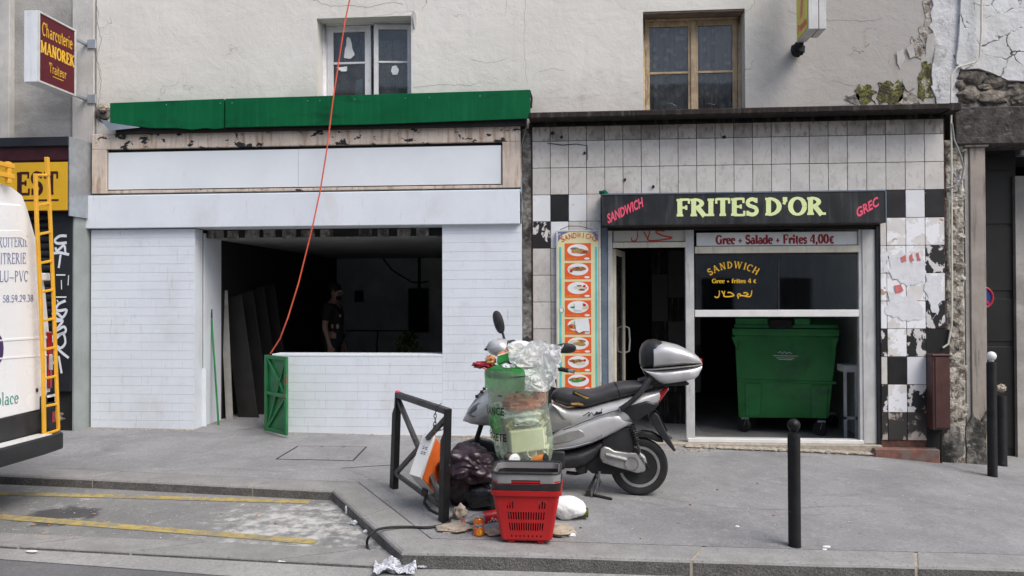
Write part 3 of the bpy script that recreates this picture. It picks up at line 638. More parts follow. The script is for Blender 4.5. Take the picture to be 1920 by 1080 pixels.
sheet('gutter', gut, lambda x, y: S(x, max(y, -5))-.111, mt['gutter'])
kerb = bpy.data.objects.new('kerb', None); col.objects.link(kerb); kerb['kind'] = 'structure'; WO[kerb] = Vector((0, 0, 0))
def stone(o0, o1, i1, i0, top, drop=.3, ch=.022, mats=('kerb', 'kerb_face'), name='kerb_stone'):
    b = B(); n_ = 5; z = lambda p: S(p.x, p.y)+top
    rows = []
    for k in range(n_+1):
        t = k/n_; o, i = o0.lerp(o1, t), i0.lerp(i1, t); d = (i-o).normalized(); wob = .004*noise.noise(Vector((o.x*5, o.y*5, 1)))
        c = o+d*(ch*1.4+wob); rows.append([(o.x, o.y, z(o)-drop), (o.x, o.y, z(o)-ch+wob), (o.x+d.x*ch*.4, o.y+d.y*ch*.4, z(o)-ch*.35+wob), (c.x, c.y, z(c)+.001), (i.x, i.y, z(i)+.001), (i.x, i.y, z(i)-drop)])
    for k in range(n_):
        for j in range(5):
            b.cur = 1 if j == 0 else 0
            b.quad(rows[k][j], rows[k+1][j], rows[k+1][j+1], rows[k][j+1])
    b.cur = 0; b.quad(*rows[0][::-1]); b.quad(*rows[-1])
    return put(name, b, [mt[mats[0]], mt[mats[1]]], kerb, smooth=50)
def on(path, i, t): return path[i].lerp(path[i+1], t)
def tpx(i, px, py): p = v2(GP(px, py)); a = OUTER[i]; d = OUTER[i+1]-a; return (p-a).dot(d)/d.length_squared
segs = {0: [0, .3, .55, .62, .69, tpx(0, -90, 885), tpx(0, 172, 897), tpx(0, 474, 911), 1], 1: [0, .5, 1],
        2: [0, tpx(2, 1295, 1049), tpx(2, 1716, 1060)]+[tpx(2, 1716, 1060)+.1*k for k in range(1, 7)]+[1]}
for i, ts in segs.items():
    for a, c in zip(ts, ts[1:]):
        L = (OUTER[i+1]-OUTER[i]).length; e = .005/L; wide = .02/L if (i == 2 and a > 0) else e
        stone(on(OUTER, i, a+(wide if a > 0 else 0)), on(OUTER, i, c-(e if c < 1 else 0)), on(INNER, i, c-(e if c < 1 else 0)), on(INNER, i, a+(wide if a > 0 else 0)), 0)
        if a > 0:
            m_ = B(); o, q = on(OUTER, i, a+wide/2), on(INNER, i, a+wide/2); t = (OUTER[i+1]-OUTER[i]).normalized()*(wide*L/2+.012)
            m_.add([(o.x-t.x, o.y-t.y+.006, S(*o)-.2), (o.x+t.x, o.y+t.y+.006, S(*o)-.2), (o.x+t.x, o.y+t.y+.006, S(*o)-.006), (o.x-t.x, o.y-t.y+.006, S(*o)-.006), (q.x-t.x, q.y-t.y, S(*q)-.003), (q.x+t.x, q.y+t.y, S(*q)-.003)], [(0,1,2,3),(3,2,5,4)])
            put('mortar_joint', m_, mt['mortar'], kerb)
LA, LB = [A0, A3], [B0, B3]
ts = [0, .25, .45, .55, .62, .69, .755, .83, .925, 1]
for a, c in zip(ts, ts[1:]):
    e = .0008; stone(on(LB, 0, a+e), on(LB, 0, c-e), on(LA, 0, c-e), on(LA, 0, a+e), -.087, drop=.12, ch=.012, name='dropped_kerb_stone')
def line(pts):
    P = [GP(px, py, -.086) for px, py in pts]; b = B(); n_ = 24
    for k in range(n_):
        q = []
        for t in (k/n_, (k+1)/n_):
            q.append((P[0].lerp(P[1], t), P[3].lerp(P[2], t)))
        b.quad(*[(p.x, p.y, S(p.x, p.y)-.086) for p in (q[0][1], q[1][1], q[1][0], q[0][0])])
    put('yellow_road_marking', b, mt['yellow_line'], None, kind='structure')
line([(-160, 918), (583, 938), (578, 944), (-160, 925)]); line([(-160, 952), (598, 1012), (585, 1020), (-160, 962)])
# access cover in the pavement
ac = thing('access_cover', 'flush rectangular asphalt-filled access cover with thin metal edges in the pavement', 'access cover', GP(603, 850))
Q = [GP(*q) for q in ((518, 861), (662, 864), (687, 838), (558, 837))]
def gbar(p, q, wd, h0, h1, mat, name, parent):
    t = (q-p); t.z = 0; t.normalize(); s_ = Vector((-t.y, t.x, 0))*wd/2; b = B()
    b.add([p-s_+Vector((0,0,h0)), q-s_+Vector((0,0,h0)), q+s_+Vector((0,0,h0)), p+s_+Vector((0,0,h0)), p-s_+Vector((0,0,h1)), q-s_+Vector((0,0,h1)), q+s_+Vector((0,0,h1)), p+s_+Vector((0,0,h1))],
          [(0,3,2,1),(4,5,6,7),(0,1,5,4),(1,2,6,5),(2,3,7,6),(3,0,4,7)])
    return put(name, b, mat, parent)
for i in range(4): gbar(Q[i], Q[(i+1)%4], .014, -.01, .003, mt['dark_metal'], 'frame_bar', ac)
for t0, t1 in ((0, .36), (.36, .68), (.68, 1)):
    q = [Q[0].lerp(Q[1], t0+.012), Q[0].lerp(Q[1], t1-.012), Q[3].lerp(Q[2], t1-.012), Q[3].lerp(Q[2], t0+.012)]; c = sum(q, Vector())/4
    q = [p.lerp(c, .02) for p in q]
    put('cover_plate', B().prism([p-Vector((0,0,.01)) for p in q], (0, 0, .014)), mt['asphalt'], ac, bevel=.002)
gbar(GP(640, 878), GP(735, 872), .012, -.01, .0025, mt['dark_metal'], 'pavement_seam', None)['kind'] = 'structure'

# ------------------------------------------------------------------ buildings
def holed(x0, x1, z0, z1, holes, Y0, Y1):
    xs = sorted({x0, x1, *[h[0] for h in holes], *[h[1] for h in holes]}); zs = sorted({z0, z1, *[h[2] for h in holes], *[h[3] for h in holes]}); b = B()
    for a, c in zip(xs, xs[1:]):
        for e, f in zip(zs, zs[1:]):
            if any(h[0] <= a and c <= h[1] and h[2] <= e and f <= h[3] for h in holes): continue
            b.quad((a,Y0,e),(c,Y0,e),(c,Y0,f),(a,Y0,f))
    for (a, c, e, f) in holes:
        b.quad((a,Y0,e),(a,Y0,f),(a,Y1,f),(a,Y1,e)); b.quad((c,Y0,f),(c,Y0,e),(c,Y1,e),(c,Y1,f)); b.quad((a,Y0,f),(c,Y0,f),(c,Y1,f),(a,Y1,f)); b.quad((c,Y0,e),(a,Y0,e),(a,Y1,e),(c,Y1,e))
    b.quad((x0,Y0,z0),(x0,Y0,z1),(x0,Y1,z1),(x0,Y1,z0)); b.quad((x1,Y0,z1),(x1,Y0,z0),(x1,Y1,z0),(x1,Y1,z1)); b.quad((x0,Y0,z1),(x1,Y0,z1),(x1,Y1,z1),(x0,Y1,z1)); b.quad((x0,Y1,z0),(x1,Y1,z0),(x1,Y0,z0),(x0,Y0,z0))
    return b
YW = .10
apt = thing('apartment_building', 'cream rendered building front with two old casement windows above the shops', 'building', (0, YW, 2.9))
wx0, wx1 = FP(181, 120, YW).x, FP(1752, 120, YW).x; wz0 = 3.2
h1 = list(RC(594, 32, 771, 240, YW)); h2 = list(RC(1206, 19, 1397, 215, YW))
put('wall', holed(wx0, wx1, wz0, 9.5, [h1, h2], YW, .42), mt['plaster'], apt, smooth=0)
put('backing_wall', B().box(wx0, wx1, 1.0, 1.2, 3.35, 9.5), mt['black_gap'], apt)
def jag(pts, amp, seed, sub=4):
    out = []; n_ = len(pts)
    for i in range(n_):
        a, c = pts[i], pts[(i+1)%n_]
        for k in range(sub):
            t = k/sub; x = a[0]+(c[0]-a[0])*t; y = a[1]+(c[1]-a[1])*t
            out.append((x+amp*noise.noise(Vector((x*.09, y*.09, seed))), y+amp*noise.noise(Vector((x*.09, y*.09, seed+9)))))
    return out
def patch(name, pts, Y, th, mat, parent, amp=5, seed=1, sub=4, bevel=0):
    return put(name, B().prism([FP(x, y, Y) for x, y in jag(pts, amp, seed, sub)], (0, th, 0)), mat, parent, smooth=30, bevel=bevel)
# windows
def casement(win, x0, x1, z0, z1, Y, st, top, bot, zm, mat, glassm, open_=0, hinge=0):
    """a sash with two panes in window part `win`"""
    M_ = Matrix.Identity(4)
    if open_: hx = x1 if hinge else x0; M_ = Matrix.Translation((hx, Y, 0)) @ Matrix.Rotation(open_, 4, 'Z') @ Matrix.Translation((-hx, -Y, 0))
    b = B().box(x0, x0+st, Y, Y+.045, z0, z1).box(x1-st, x1, Y, Y+.045, z0, z1).box(x0+st, x1-st, Y+.001, Y+.044, z1-top, z1).box(x0+st, x1-st, Y+.001, Y+.044, z0, z0+bot).box(x0+st, x1-st, Y+.004, Y+.04, zm-.013, zm+.013)
    put('sash', b.xf(M_), mat, win, bevel=.004)
    for a, c in ((z0+bot, zm-.013), (zm+.013, z1-top)):
        put('pane', B().box(x0+st, x1-st, Y+.022, Y+.026, a, c).xf(M_), glassm, win)
def curtain(win, x0, x1, z0, z1, Y, mat, seed=0):
    b = B(); n_ = 26
    for i in range(n_):
        xa, xb = x0+(x1-x0)*i/n_, x0+(x1-x0)*(i+1)/n_; ya, yb = [Y+.015*math.sin(k*1.9+seed)+.01*math.sin(k*.8) for k in (i, i+1)]
        b.quad((xa,ya,z0),(xb,yb,z0),(xb,yb,z1),(xa,ya,z1))
    put('curtain', b, mat, win, smooth=80)
x0, x1, z0, z1 = h1; zf = FP(680, 47, .33).z
win = put('window', B().box(x0, x0+.05, .30, .38, z0, z1).box(x1-.035, x1, .30, .38, z0, z1).box(x0+.05, x1-.035, .30, .38, zf, z1), mt['window_white'], apt, bevel=.003, label='white casement window with taped and patched broken panes')
xm = FP(696, 110, .34).x; zm = FP(645, 119, .34).z
casement(win, x0+.052, xm, z0, zf-.004, .325, .075, .075, .06, zm, mt['window_white'], mt['dirty_glass'])
casement(win, xm+.045, x1-.037, z0, zf-.012, .325, .055, .06, .06, FP(735, 119, .36).z, mt['window_white'], mt['dirty_glass'], open_=.12, hinge=1)
curtain(win, x0+.06, xm-.01, FP(645, 124, .4).z, zf, .475, mt['lace'], 1); curtain(win, xm+.06, x1-.02, z0, zf-.15, .475, mt['lace'], 3)
put('room_dark', B().box(x0-.3, x1+.3, .9, .95, z0, z1+.3), mt['dim_wall'], win)
patch('pane_patch', [(651, 70), (657, 72), (661, 92), (664, 103), (657, 110), (645, 108), (647, 90)], .338, .004, mt['paper_white'], win, 2, 3)
patch('pane_patch', [(735, 124), (742, 122), (748, 130), (745, 140), (737, 141), (733, 133)], .305, .004, mt['paper_white'], win, 1.5, 5)
patch('pane_patch', [(630, 126), (650, 125), (650, 133), (640, 135)], .338, .004, mt['paper_white'], win, 1.5, 6)
patch('cardboard_patch', [(617, 125), (632, 136), (655, 132), (672, 124), (679, 150), (676, 178), (628, 178), (622, 150)], .3535, .003, mt['cardboard'], win, 2, 7)
patch('pane_patch', [(634, 140), (652, 138), (660, 152), (655, 172), (640, 173), (630, 160)], .3515, .0015, mt['stone'], win, 2, 8)
patch('pane_patch', [(667, 150), (680, 148), (681, 178), (666, 178)], .3515, .0015, mt['paper_white'], win, 1, 9)
x0, x1, z0, z1 = h2; zf = FP(1300, 36, .33).z
put('lintel_board', B().box(x0+.004, x1-.004, YW+.01, .30, zf+.004, z1-.002), mt['brown_reveal'], apt)
win = put('window', B().box(x0, x0+.035, .29, .38, z0, zf).box(x1-.04, x1, .29, .38, z0, zf).box(x0+.035, x1-.04, .29, .38, zf-.02, zf), mt['window_cream'], apt, bevel=.003, label='brown-framed casement window with flowered lace curtains')
xm = FP(1299, 110, .33).x; zm = FP(1300, 136, .33).z
casement(win, x0+.037, xm-.002, z0, zf-.022, .315, .055, .06, .05, zm, mt['window_cream'], mt['dirty_glass'])
casement(win, xm+.002, x1-.042, z0, zf-.022, .315, .055, .06, .05, zm, mt['window_cream'], mt['dirty_glass'])
put('meeting_stile', B().box(xm-.028, xm+.028, .295, .314, z0, zf-.022), mt['window_cream'], win, bevel=.004)
curtain(win, x0+.05, xm-.03, z0, zf-.03, .40, mt['floral_lace'], 1); curtain(win, xm+.03, x1-.05, z0, zf-.03, .40, mt['floral_lace'], 5)
# failing render towards the right-hand end
patch('limewash_patch', [(1752, -60), (1800, -60), (1802, 100), (1795, 200), (1757, 197), (1746, 150), (1752, 90), (1744, 40)], .085, .05, mt['limewash'], apt, 7, 11, 6, .004)
for k, (pts, mm) in enumerate([([(1603, 163), (1622, 160), (1640, 172), (1641, 194), (1612, 194)], 'moss'), ([(1648, 158), (1668, 152), (1690, 152), (1694, 172), (1684, 193), (1650, 193)], 'moss'),
        ([(1722, 150), (1730, 120), (1748, 116), (1757, 140), (1752, 180), (1735, 193), (1722, 185)], 'moss'), ([(1586, 180), (1606, 177), (1612, 195), (1584, 195)], 'grimy_stone'), ([(1690, 178), (1705, 170), (1722, 180), (1720, 195), (1684, 195)], 'lime_pier'),
        ([(1728, 0), (1746, -20), (1748, 50), (1733, 92), (1722, 60), (1738, 40)], 'lime_pier'), ([(1708, 70), (1722, 72), (1735, 85), (1730, 108), (1716, 110), (1712, 90)], 'lime_pier')]):
    patch('bare_patch', pts, .094, .03, mt[mm], apt, 10, 20+k, 7)
for k, pts in enumerate([[(1682, 96), (1694, 92), (1697, 110), (1690, 130), (1684, 118)], [(1692, 148), (1706, 146), (1718, 160), (1705, 172), (1697, 165)], [(1700, 90), (1712, 78), (1716, 104), (1708, 110)], [(1738, 66), (1752, 62), (1755, 112), (1738, 118)]]):
    q = jag(pts, 3, 40+k, 3); P = [FP(x, y, .075) for x, y in q]
    put('loose_flake', B().prism(P, (0, .006, 0)).xf(Matrix.Translation(P[0]) @ Matrix.Rotation(R(6), 4, 'X') @ Matrix.Translation(-P[0])), mt['pale_render'], apt)
def crack(pts, Y, wd, parent, mat='crack_grey', seed=0):
    wd *= .75
    q = []
    for (a, c) in zip(pts, pts[1:]):
        for k in range(7):
            t = k/7; x, y = a[0]+(c[0]-a[0])*t, a[1]+(c[1]-a[1])*t
            q.append((x+3*noise.noise(Vector((x*.2, y*.2, seed))), y+3*noise.noise(Vector((x*.2, y*.2, seed+5)))))
    P = [FP(x, y, Y) for x, y in q]; b = B()
    for i, qd in enumerate(ribbon([(p.x, p.z) for p in P], lambda dx, dy: wd)): b.quad(*[(x, Y-.0008-.0001*(i%3), z) for x, z in qd])
    put('crack', b, mt[mat], parent)
for k, (pts, wd) in enumerate([([(588, 0), (620, 12), (655, 10), (690, 14), (735, 4), (760, 8)], .006), ([(181, 0), (186, 60), (190, 75), (181, 110), (190, 150), (183, 200), (185, 245)], .008), ([(1478, 20), (1515, 34), (1560, 38), (1620, 40), (1658, 34)], .007), ([(985, 0), (982, 90), (990, 165)], .003), ([(950, 0), (947, 35)], .003),
        ([(1395, 25), (1412, 12), (1416, -4)], .005), ([(1010, 134), (1040, 128), (1060, 135)], .004), ([(1560, 150), (1600, 162), (1625, 160)], .006), ([(700, 30), (774, 20), (776, 60)], .003), ([(1460, 0), (1440, -20)], .003), ([(775, 165), (830, 158), (880, 160), (905, 152)], .004), ([(880, 112), (920, 118), (955, 110)], .004)]):
    crack(pts, YW, wd, apt, seed=k)
put('rust_bracket', B().prism([FP(x, y, YW-.002) for x, y in ((777, 20), (782, 28), (781, 45), (778, 54), (774, 32))], (0, -.03, 0)), mt['pale_render'], apt, bevel=.003)

# left neighbour
nb = thing('neighbour_building', 'grey roughcast building with pale pilaster behind the projecting maroon sign', 'building', (-5.6, .12, 3.1))
xa, xb, xc = FP(27, 120, .12).x, FP(138, 120, .12).x, FP(180, 120, .12).x
put('roughcast_wall', B().box(xa, xb, .12, .5, 3.15, 9.5), mt['grey_render'], nb); put('pale_pier', B().box(xb, xc-.003, .085, .5, 3.15, 9.5), mt['pale_render'], nb, bevel=.01)
put('pale_pilaster', B().box(xa-.16, xa, .03, .5, 3.15, 9.5), mt['pale_render'], nb, bevel=.006); put('far_wall', B().box(xa-6, xa-.16, .12, .5, 2.6, 9.5), mt['pale_render'], nb)
for k in range(14):
    z = FP(0, 22, .1).z-.07*k; put('shutter_slat', B().box(xa-1.2, xa-.18, .07, .117, z-.055, z), mt['lamp_white'], nb, bevel=.012)
crack([(140, 195), (136, 220), (128, 240), (134, 255)], .085, .005, nb, seed=31); crack([(180, 100), (187, 130), (190, 140), (184, 160)], .085, .004, nb, seed=32)

# opposite side of the street (behind the camera; mirrored in the glass)
op = thing('opposite_building', 'stone apartment building across the street facing the two shops', 'building', (0, -18.5, 0))
hs = [(-14+2.6*i, -12.9+2.6*i, z, z+h) for i in range(11) for z, h in ((-.2, 2.4), (3.6, 2.0), (6.6, 2.0))]
put('wall', holed(-16, 16, -1.3, 9.0, hs, -18.5, -18.9).xf(Matrix.Identity(4)), mt['pale_render'], op, smooth=0)
put('window_panel', B().box(-15.9, 15.9, -18.95, -18.85, -1, 8.8), mt['charcoal_panel'], op)

# ------------------------------------------------------------------ white shopfront
wsf = thing('white_shopfront', 'freshly white painted brick shopfront with open serving hatch and dark room behind', 'shopfront', (-2.4, 0, 0))
def gz(x): return S(x, 0)
def brickwork(x0, x1, z0, z1, z0f=None, L=.25, H=.1035, yb=.2):
    rows = int(round((z1-z0)/H)); hh = (z1-z0)/rows; j = .0026
    for r in range(rows):
        za, zb = z0+r*hh, z0+(r+1)*hh; x = x0; first = True
        while x < x1-.03:
            nx = x+(L/2 if first and r % 2 else L)
            if nx > x1-.06: nx = x1
            first = False; a, c = x+.0004, nx-.0004; key = (round(c-a, 3), round(hh, 3))
            if key not in BM:
                o = put('brick', B().box(a, c, -.004, .03, za+j/2, zb-j/2), mt['white_paint'], wsf); BM[key] = o.data
            else: o = share('brick', BM[key], ((a+c)/2, .013, (za+zb)/2), wsf)
            o.location.y += random.uniform(-.0006, .0006); o.rotation_euler.x = random.uniform(-.005, .002)
            x = nx
BM = {}
bx0, bx1 = FP(171, 600).x, FP(365, 600).x; bz1 = FP(268, 430).z; low = .0
brickwork(bx0, bx1, gz(bx0)-.02, bz1); put('pier_core', B().box(bx0, bx1-.001, .001, .2, gz(bx0)-.3, bz1), mt['white_paint'], wsf)
lx0, lx1 = FP(512, 740).x, FP(830, 740).x; lz1 = FP(680, 664).z
brickwork(lx0, lx1, gz(lx1)-.0, lz1-.03); put('low_wall_core', B().box(lx0, lx1, .001, .24, gz(lx1)-.3, lz1-.03), mt['white_paint'], wsf)
put('hatch_sill', B().box(lx0-.01, lx1, -.006, .26, lz1-.03, lz1), mt['white_paint'], wsf, bevel=.004)
rx1 = FP(979, 620).x; rz1 = FP(900, 420).z
brickwork(lx1, rx1, gz(lx1)-.0, rz1); put('pier_core', B().box(lx1+.001, rx1, .001, .22, gz(rx1)-.3, rz1), mt['white_paint'], wsf)
put('footing', B().box(lx0, rx1, -.03, .2, gz(rx1)-.3, gz(lx1)+.012), mt['mortar'], wsf, bevel=.006)
b = B(); b.box(bx0-.03, FP(974, 390, -.07).x, -.07, .3, FP(570, 424, -.07).z, FP(570, 361, -.07).z); put('beam', b, mt['white_paint'], wsf, bevel=.006)
# beige sign frame and its two boards
fx0, fx1, fz0, fz1 = RC(172, 243, 976, 357, -.045); ix0, ix1, iz0, iz1 = RC(199, 273, 942, 352, -.045)
put('frame_head', B().box(fx0, fx1, -.045, .12, iz1, fz1), mt['flaked_frame'], wsf, bevel=.006)
put('frame_post', B().box(fx0, ix0, -.045, .12, fz0, iz1), mt['beige_frame'], wsf, bevel=.004); put('frame_post', B().box(ix1, fx1, -.045, .12, fz0, iz1), mt['beige_frame'], wsf, bevel=.004)
put('frame_foot', B().box(ix0, ix1, -.04, .12, fz0, iz0), mt['beige_frame'], wsf, bevel=.003)
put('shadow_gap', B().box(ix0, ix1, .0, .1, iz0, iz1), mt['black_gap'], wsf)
xs_ = FP(559, 310, -.02).x
put('sign_board', B().box(ix0+.012, xs_-.002, -.022, -.004, iz0+.014, iz1-.035), mt['white_board'], wsf, bevel=.002); put('sign_board', B().box(xs_+.002, ix1-.015, -.022, -.004, iz0+.014, iz1-.035), mt['white_board'], wsf, bevel=.002)
# jamb, gap and interior
jx = FP(382.5, 620, .23).x; jy = XP(415, 620, jx).y; jz = FP(395, 437, .23).z
put('jamb_panel', B().box(jx-.014, jx, .23, jy, gz(jx)-.2, jz), mt['white_paint'], wsf, bevel=.004)
put('jamb_board', B().box(bx1-.006, bx1+.04, .203, .222, gz(bx1)-.1, FP(372, 690, .2).z), mt['white_paint'], wsf, bevel=.003)
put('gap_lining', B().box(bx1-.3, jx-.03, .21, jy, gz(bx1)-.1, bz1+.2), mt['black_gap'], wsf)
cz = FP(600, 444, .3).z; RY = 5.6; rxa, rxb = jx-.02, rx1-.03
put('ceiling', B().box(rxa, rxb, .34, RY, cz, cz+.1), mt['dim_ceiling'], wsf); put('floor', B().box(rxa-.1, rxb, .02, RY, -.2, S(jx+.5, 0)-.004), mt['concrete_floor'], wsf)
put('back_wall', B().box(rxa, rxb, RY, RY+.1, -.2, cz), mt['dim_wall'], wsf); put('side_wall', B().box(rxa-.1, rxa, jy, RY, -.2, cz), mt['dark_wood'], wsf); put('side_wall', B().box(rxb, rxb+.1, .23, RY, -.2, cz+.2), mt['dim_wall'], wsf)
b = B()
for k in range(16):
    a = jx+.02+k*(rxb-jx-.1)/16; zt_ = FP(600, 431, .28).z
    b.box(a, a+.13+.07*random.random(), .26+.05*random.random(), .335, cz+.002-.02*random.random(), zt_+.03*random.random())
o = put('broken_ceiling_edge', b, mt['grimy_stone'], wsf, bevel=.008); o['kind'] = 'stuff'
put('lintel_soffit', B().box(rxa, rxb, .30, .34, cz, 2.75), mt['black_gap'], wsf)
bw = lambda a, b_, c, d, th=.03: B().box(FP(a, (b_+d)/2, RY).x, FP(c, (b_+d)/2, RY).x, RY-th, RY-.002, FP((a+c)/2, d, RY).z, FP((a+c)/2, b_, RY).z)
put('dark_doorway', bw(571, 566, 601, 665), mt['black_gap'], wsf); put('wall_cabinet', bw(771, 541, 804, 622, .25), mt['black_gap'], wsf, bevel=.005)  # black boxes put in for the darkness of a doorway and wall opening
put('door_panel', bw(503, 541, 556, 668), mt['dim_ceiling'], wsf, bevel=.004); put('fuse_box', bw(668, 545, 682, 566, .12), mt['dark_wood'], wsf, bevel=.006); put('dado_rail', bw(650, 619, 771, 621), mt['dark_wood'], wsf)
put('wall_pipe', B().tube([FP(786, 478, RY-.06), FP(786, 541, RY-.06)], .025), mt['black_plastic'], wsf)
put('wall_cable', B().tube([FP(x, y, RY-.03) for x, y in ((716, 481), (722, 490), (735, 506), (752, 517), (772, 529), (790, 530), (804, 527))], .014, 6), mt['black_plastic'], wsf)
put('wall_cable', B().tube([FP(x, y, RY-.03) for x, y in ((709, 621), (707, 640), (707, 665))], .012, 6), mt['black_plastic'], wsf)

# ------------------------------------------------------------------ green fascia over it
aw = thing('metal_fascia', 'long green enamelled metal fascia with a bent left end over the white shopfront', 'fascia', FP(600, 215, -.14))
def fpoly(name, pts, Y, d, mat, parent, bevel=.003): return put(name, B().prism([FP(x, y, Y) for x, y in pts], (0, d, 0)), mat, parent, bevel=bevel)
fpoly('fascia_panel', [(206, 193), (420, 185), (420, 240), (400, 242), (386, 240), (360, 243), (330, 240), (280, 240), (245, 235), (206, 240)], -.14, .02, mt['green_metal'], aw)
fpoly('fascia_panel', [(422, 185), (700, 177), (994, 168), (995, 222), (700, 233), (422, 239)], -.146, .02, mt['green_metal'], aw)
P = [FP(206, 230, -.14), FP(205, 245, -.14), FP(262, 239, -.145), FP(188, 224, .0)]
put('bent_corner', B().add(P+[p+Vector((0, .006, .004)) for p in P], [(0,1,2),(0,3,1),(3,0,2),(5,4,6),(4,5,7)]), mt['steel'], aw)
a, c = FP(206, 193, -.14), FP(994, 168, -.14)
put('top_flashing', B().add([(a.x,-.12,a.z-.004),(c.x,-.12,c.z-.004),(c.x,.1,c.z+.02),(a.x,.1,a.z+.02),(a.x,-.12,a.z-.012),(c.x,-.12,c.z-.012),(c.x,.1,c.z+.012),(a.x,.1,a.z+.012)], [(0,1,2,3),(7,6,5,4),(0,4,5,1)]), mt['green_metal'], aw)
put('backing', B().box(a.x+.05, c.x-.05, -.10, .1, FP(600, 243, -.1).z, a.z-.03), mt['black_gap'], aw)
put('end_bracket', B().tube([FP(993, 170, -.1), FP(997, 184, -.12), FP(996, 203, -.1)], .012, 6), mt['dark_metal'], aw)
for x in (577, 600, 665, 760, 805, 900, 312, 413, 435): 
    p = FP(x, 190-(x-435)*.028+3, -.147); put('rivet', B().blob(p, (.006, .005, .006), sub=1), mt['steel'], aw)
put('plaster_hole', B().blob(FP(193, 212, .1), (.10, .05, .11), 4, .3, 3, 3, .2), mt['grimy_stone'], apt); put('plaster_hole', B().blob(FP(193, 203, .05), (.06, .05, .05), 6, .3, 3, 3, .2), mt['stone'], apt)

# ------------------------------------------------------------------ tiled shopfront
tsf = thing('tiled_shopfront', 'dirty white and black tiled kebab shopfront with an empty door and window frame', 'shopfront', (2.6, 0, 0))
TX0 = FP(998.5, 400).x; TP = (FP(1770, 300).x-TX0)/22; TZ = FP(1384, 258).z; TR = .3035
ox0, ox1 = FP(1128, 640, 0).x, FP(1652, 640, 0).x; oz1 = FP(1390, 424).z
XE = TX0+22*TP
put('backing_wall', holed(TX0-.01, XE+.01, -.5, FP(1384, 225).z+.1, [(ox0, ox1, -.45, oz1)], .012, .22), mt['grout'], tsf, smooth=0)
tiles = {}
def tile(c, r, m, x0=None, x1=None, z1=None):
    a, e = TX0+c*TP, TX0+(c+1)*TP; zt_ = TZ-(r-1)*TR; zb = zt_-TR
    if z1 is not None: zt_ = z1
    if x0 is not None: a = x0
    if x1 is not None: e = x1
    if e-a < .03: return
    j = .0062; key = (m, round(e-a, 3), round(zt_-zb, 3))
    if key not in tiles: o = put('tile', B().box(a+j/2, e-j/2, 0, .02, zb+j/2, zt_-j/2), mt[m], tsf, bevel=.002); tiles[key] = o.data
    else: o = share('tile', tiles[key], ((a+e)/2, .01, (zt_+zb)/2), tsf)
    o.location.y += random.uniform(-.0015, .0015); o.rotation_euler = (random.uniform(-.006, .006), 0, random.uniform(-.007, .007))
black = {(1, 3): 'tile_black', (0, 4): 'tile_worn', (19, 3): 'tile_black', (21, 3): 'tile_black', (21, 5): 'tile_worn', (21, 7): 'tile_worn', (20, 8): 'tile_worn', (18, 8): 'tile_worn', (19, 9): 'tile_black', (18, 10): 'tile_worn', (20, 10): 'tile_worn', (19, 10): 'tile_paper', (18, 11): 'tile_grime', (19, 11): 'tile_grime', (20, 11): 'tile_grime', (21, 11): 'tile_grime', (0, 3): 'tile_white', (2, 3): 'tile_white', (20, 3): 'tile_white', (20, 9): 'tile_white', (1, 4): 'tile_white', (21, 4): 'tile_paper', (0, 11): 'tile_grime', (1, 11): 'tile_grime', (2, 11): 'tile_grime', (3, 11): 'tile_grime', (0, 10): 'tile_worn', (1, 9): 'tile_worn', (1, 10): 'tile_worn', (2, 10): 'tile_grime', (3, 10): 'tile_grime'}
for c in range(18, 22):
    for r in (4, 5, 6, 7): black.setdefault((c, r), 'tile_paper' if (r > 4 or c in (19, 20)) else 'tile')
    black.setdefault((c, 8), 'tile_paper')
for r in range(0, 12):
    for c in range(22):
        m = black.get((c, r), 'tile')
        if r == 0: tile(c, 0, 'tile_sooty', z1=TZ+FP(1384, 230).z-FP(1384, 258).z); continue
        if c == 21 and r >= 8: continue
        if r <= 2: tile(c, r, m)
        elif c <= 2: tile(c, r, m)
        elif c == 3: tile(c, r, m, x1=ox0)
        elif c == 18: tile(c, r, m, x0=max(ox1, TX0+18*TP))
        elif c > 18: tile(c, r, m)
# dark band with under-ledge shade in its colour, ledge
lx_, lxx, la, lb = RC(991, 202, 1782, 213, -.28)
z_ = TZ+FP(1384, 230).z-FP(1384, 258).z
put('fascia_board', B().box(FP(992, 240, -.03).x, FP(1772, 232, -.03).x, -.05, .1, z_-.005, la-.002), mt['soot'], tsf, bevel=.004)  # shade below the ledge put into the board colour, plus grime
put('ledge', B().box(lx_, lxx, -.28, .09, la, lb), mt['dark_metal'], tsf, bevel=.008)
put('ledge_end', B().box(lxx+.005, FP(1803, 200, -.25).x, -.25, .09, la-.01, lb+.01), mt['dark_metal'], tsf, bevel=.006)
for pts in ([(1240, 199), (1252, 194), (1260, 195), (1267, 199)], [(1322, 198), (1325, 194), (1340, 197)]): put('bent_wire', B().tube([FP(x, y, -.1) for x, y in pts], .006, 6), mt['black_plastic'], tsf)
# pier between the shops
px0, px1 = FP(979.5, 600, .01).x, FP(998, 600, .01).x
put('grimy_pier', B().box(px0, px1-.004, .015, .3, -.5, FP(988, 240).z), mt['grimy_stone'], tsf, bevel=.01)
put('pier_cable', B().tube([FP(x, y, -.02) for x, y in ((989, 224), (984, 250), (977, 275), (978, 310), (976, 340), (980, 390), (977, 420))], .006, 6), mt['grey_plastic'], tsf)
for k, (x, y) in enumerate(((1036, 250), (1053, 257), (1096, 287), (1358, 257), (1172, 337), (1225, 350))): put('anchor_stub', B().blob(FP(x, y, -.004), (.022 if k in (0, 3) else .014, .02, .018), k, .5, 3, 2), mt['dark_metal'], tsf)
put('surface_wire', B().tube([FP(x, y, -.006) for x, y in ((1026, 268), (1055, 272), (1080, 270), (1101, 273), (1101, 300))], .004, 5), mt['dark_metal'], tsf)
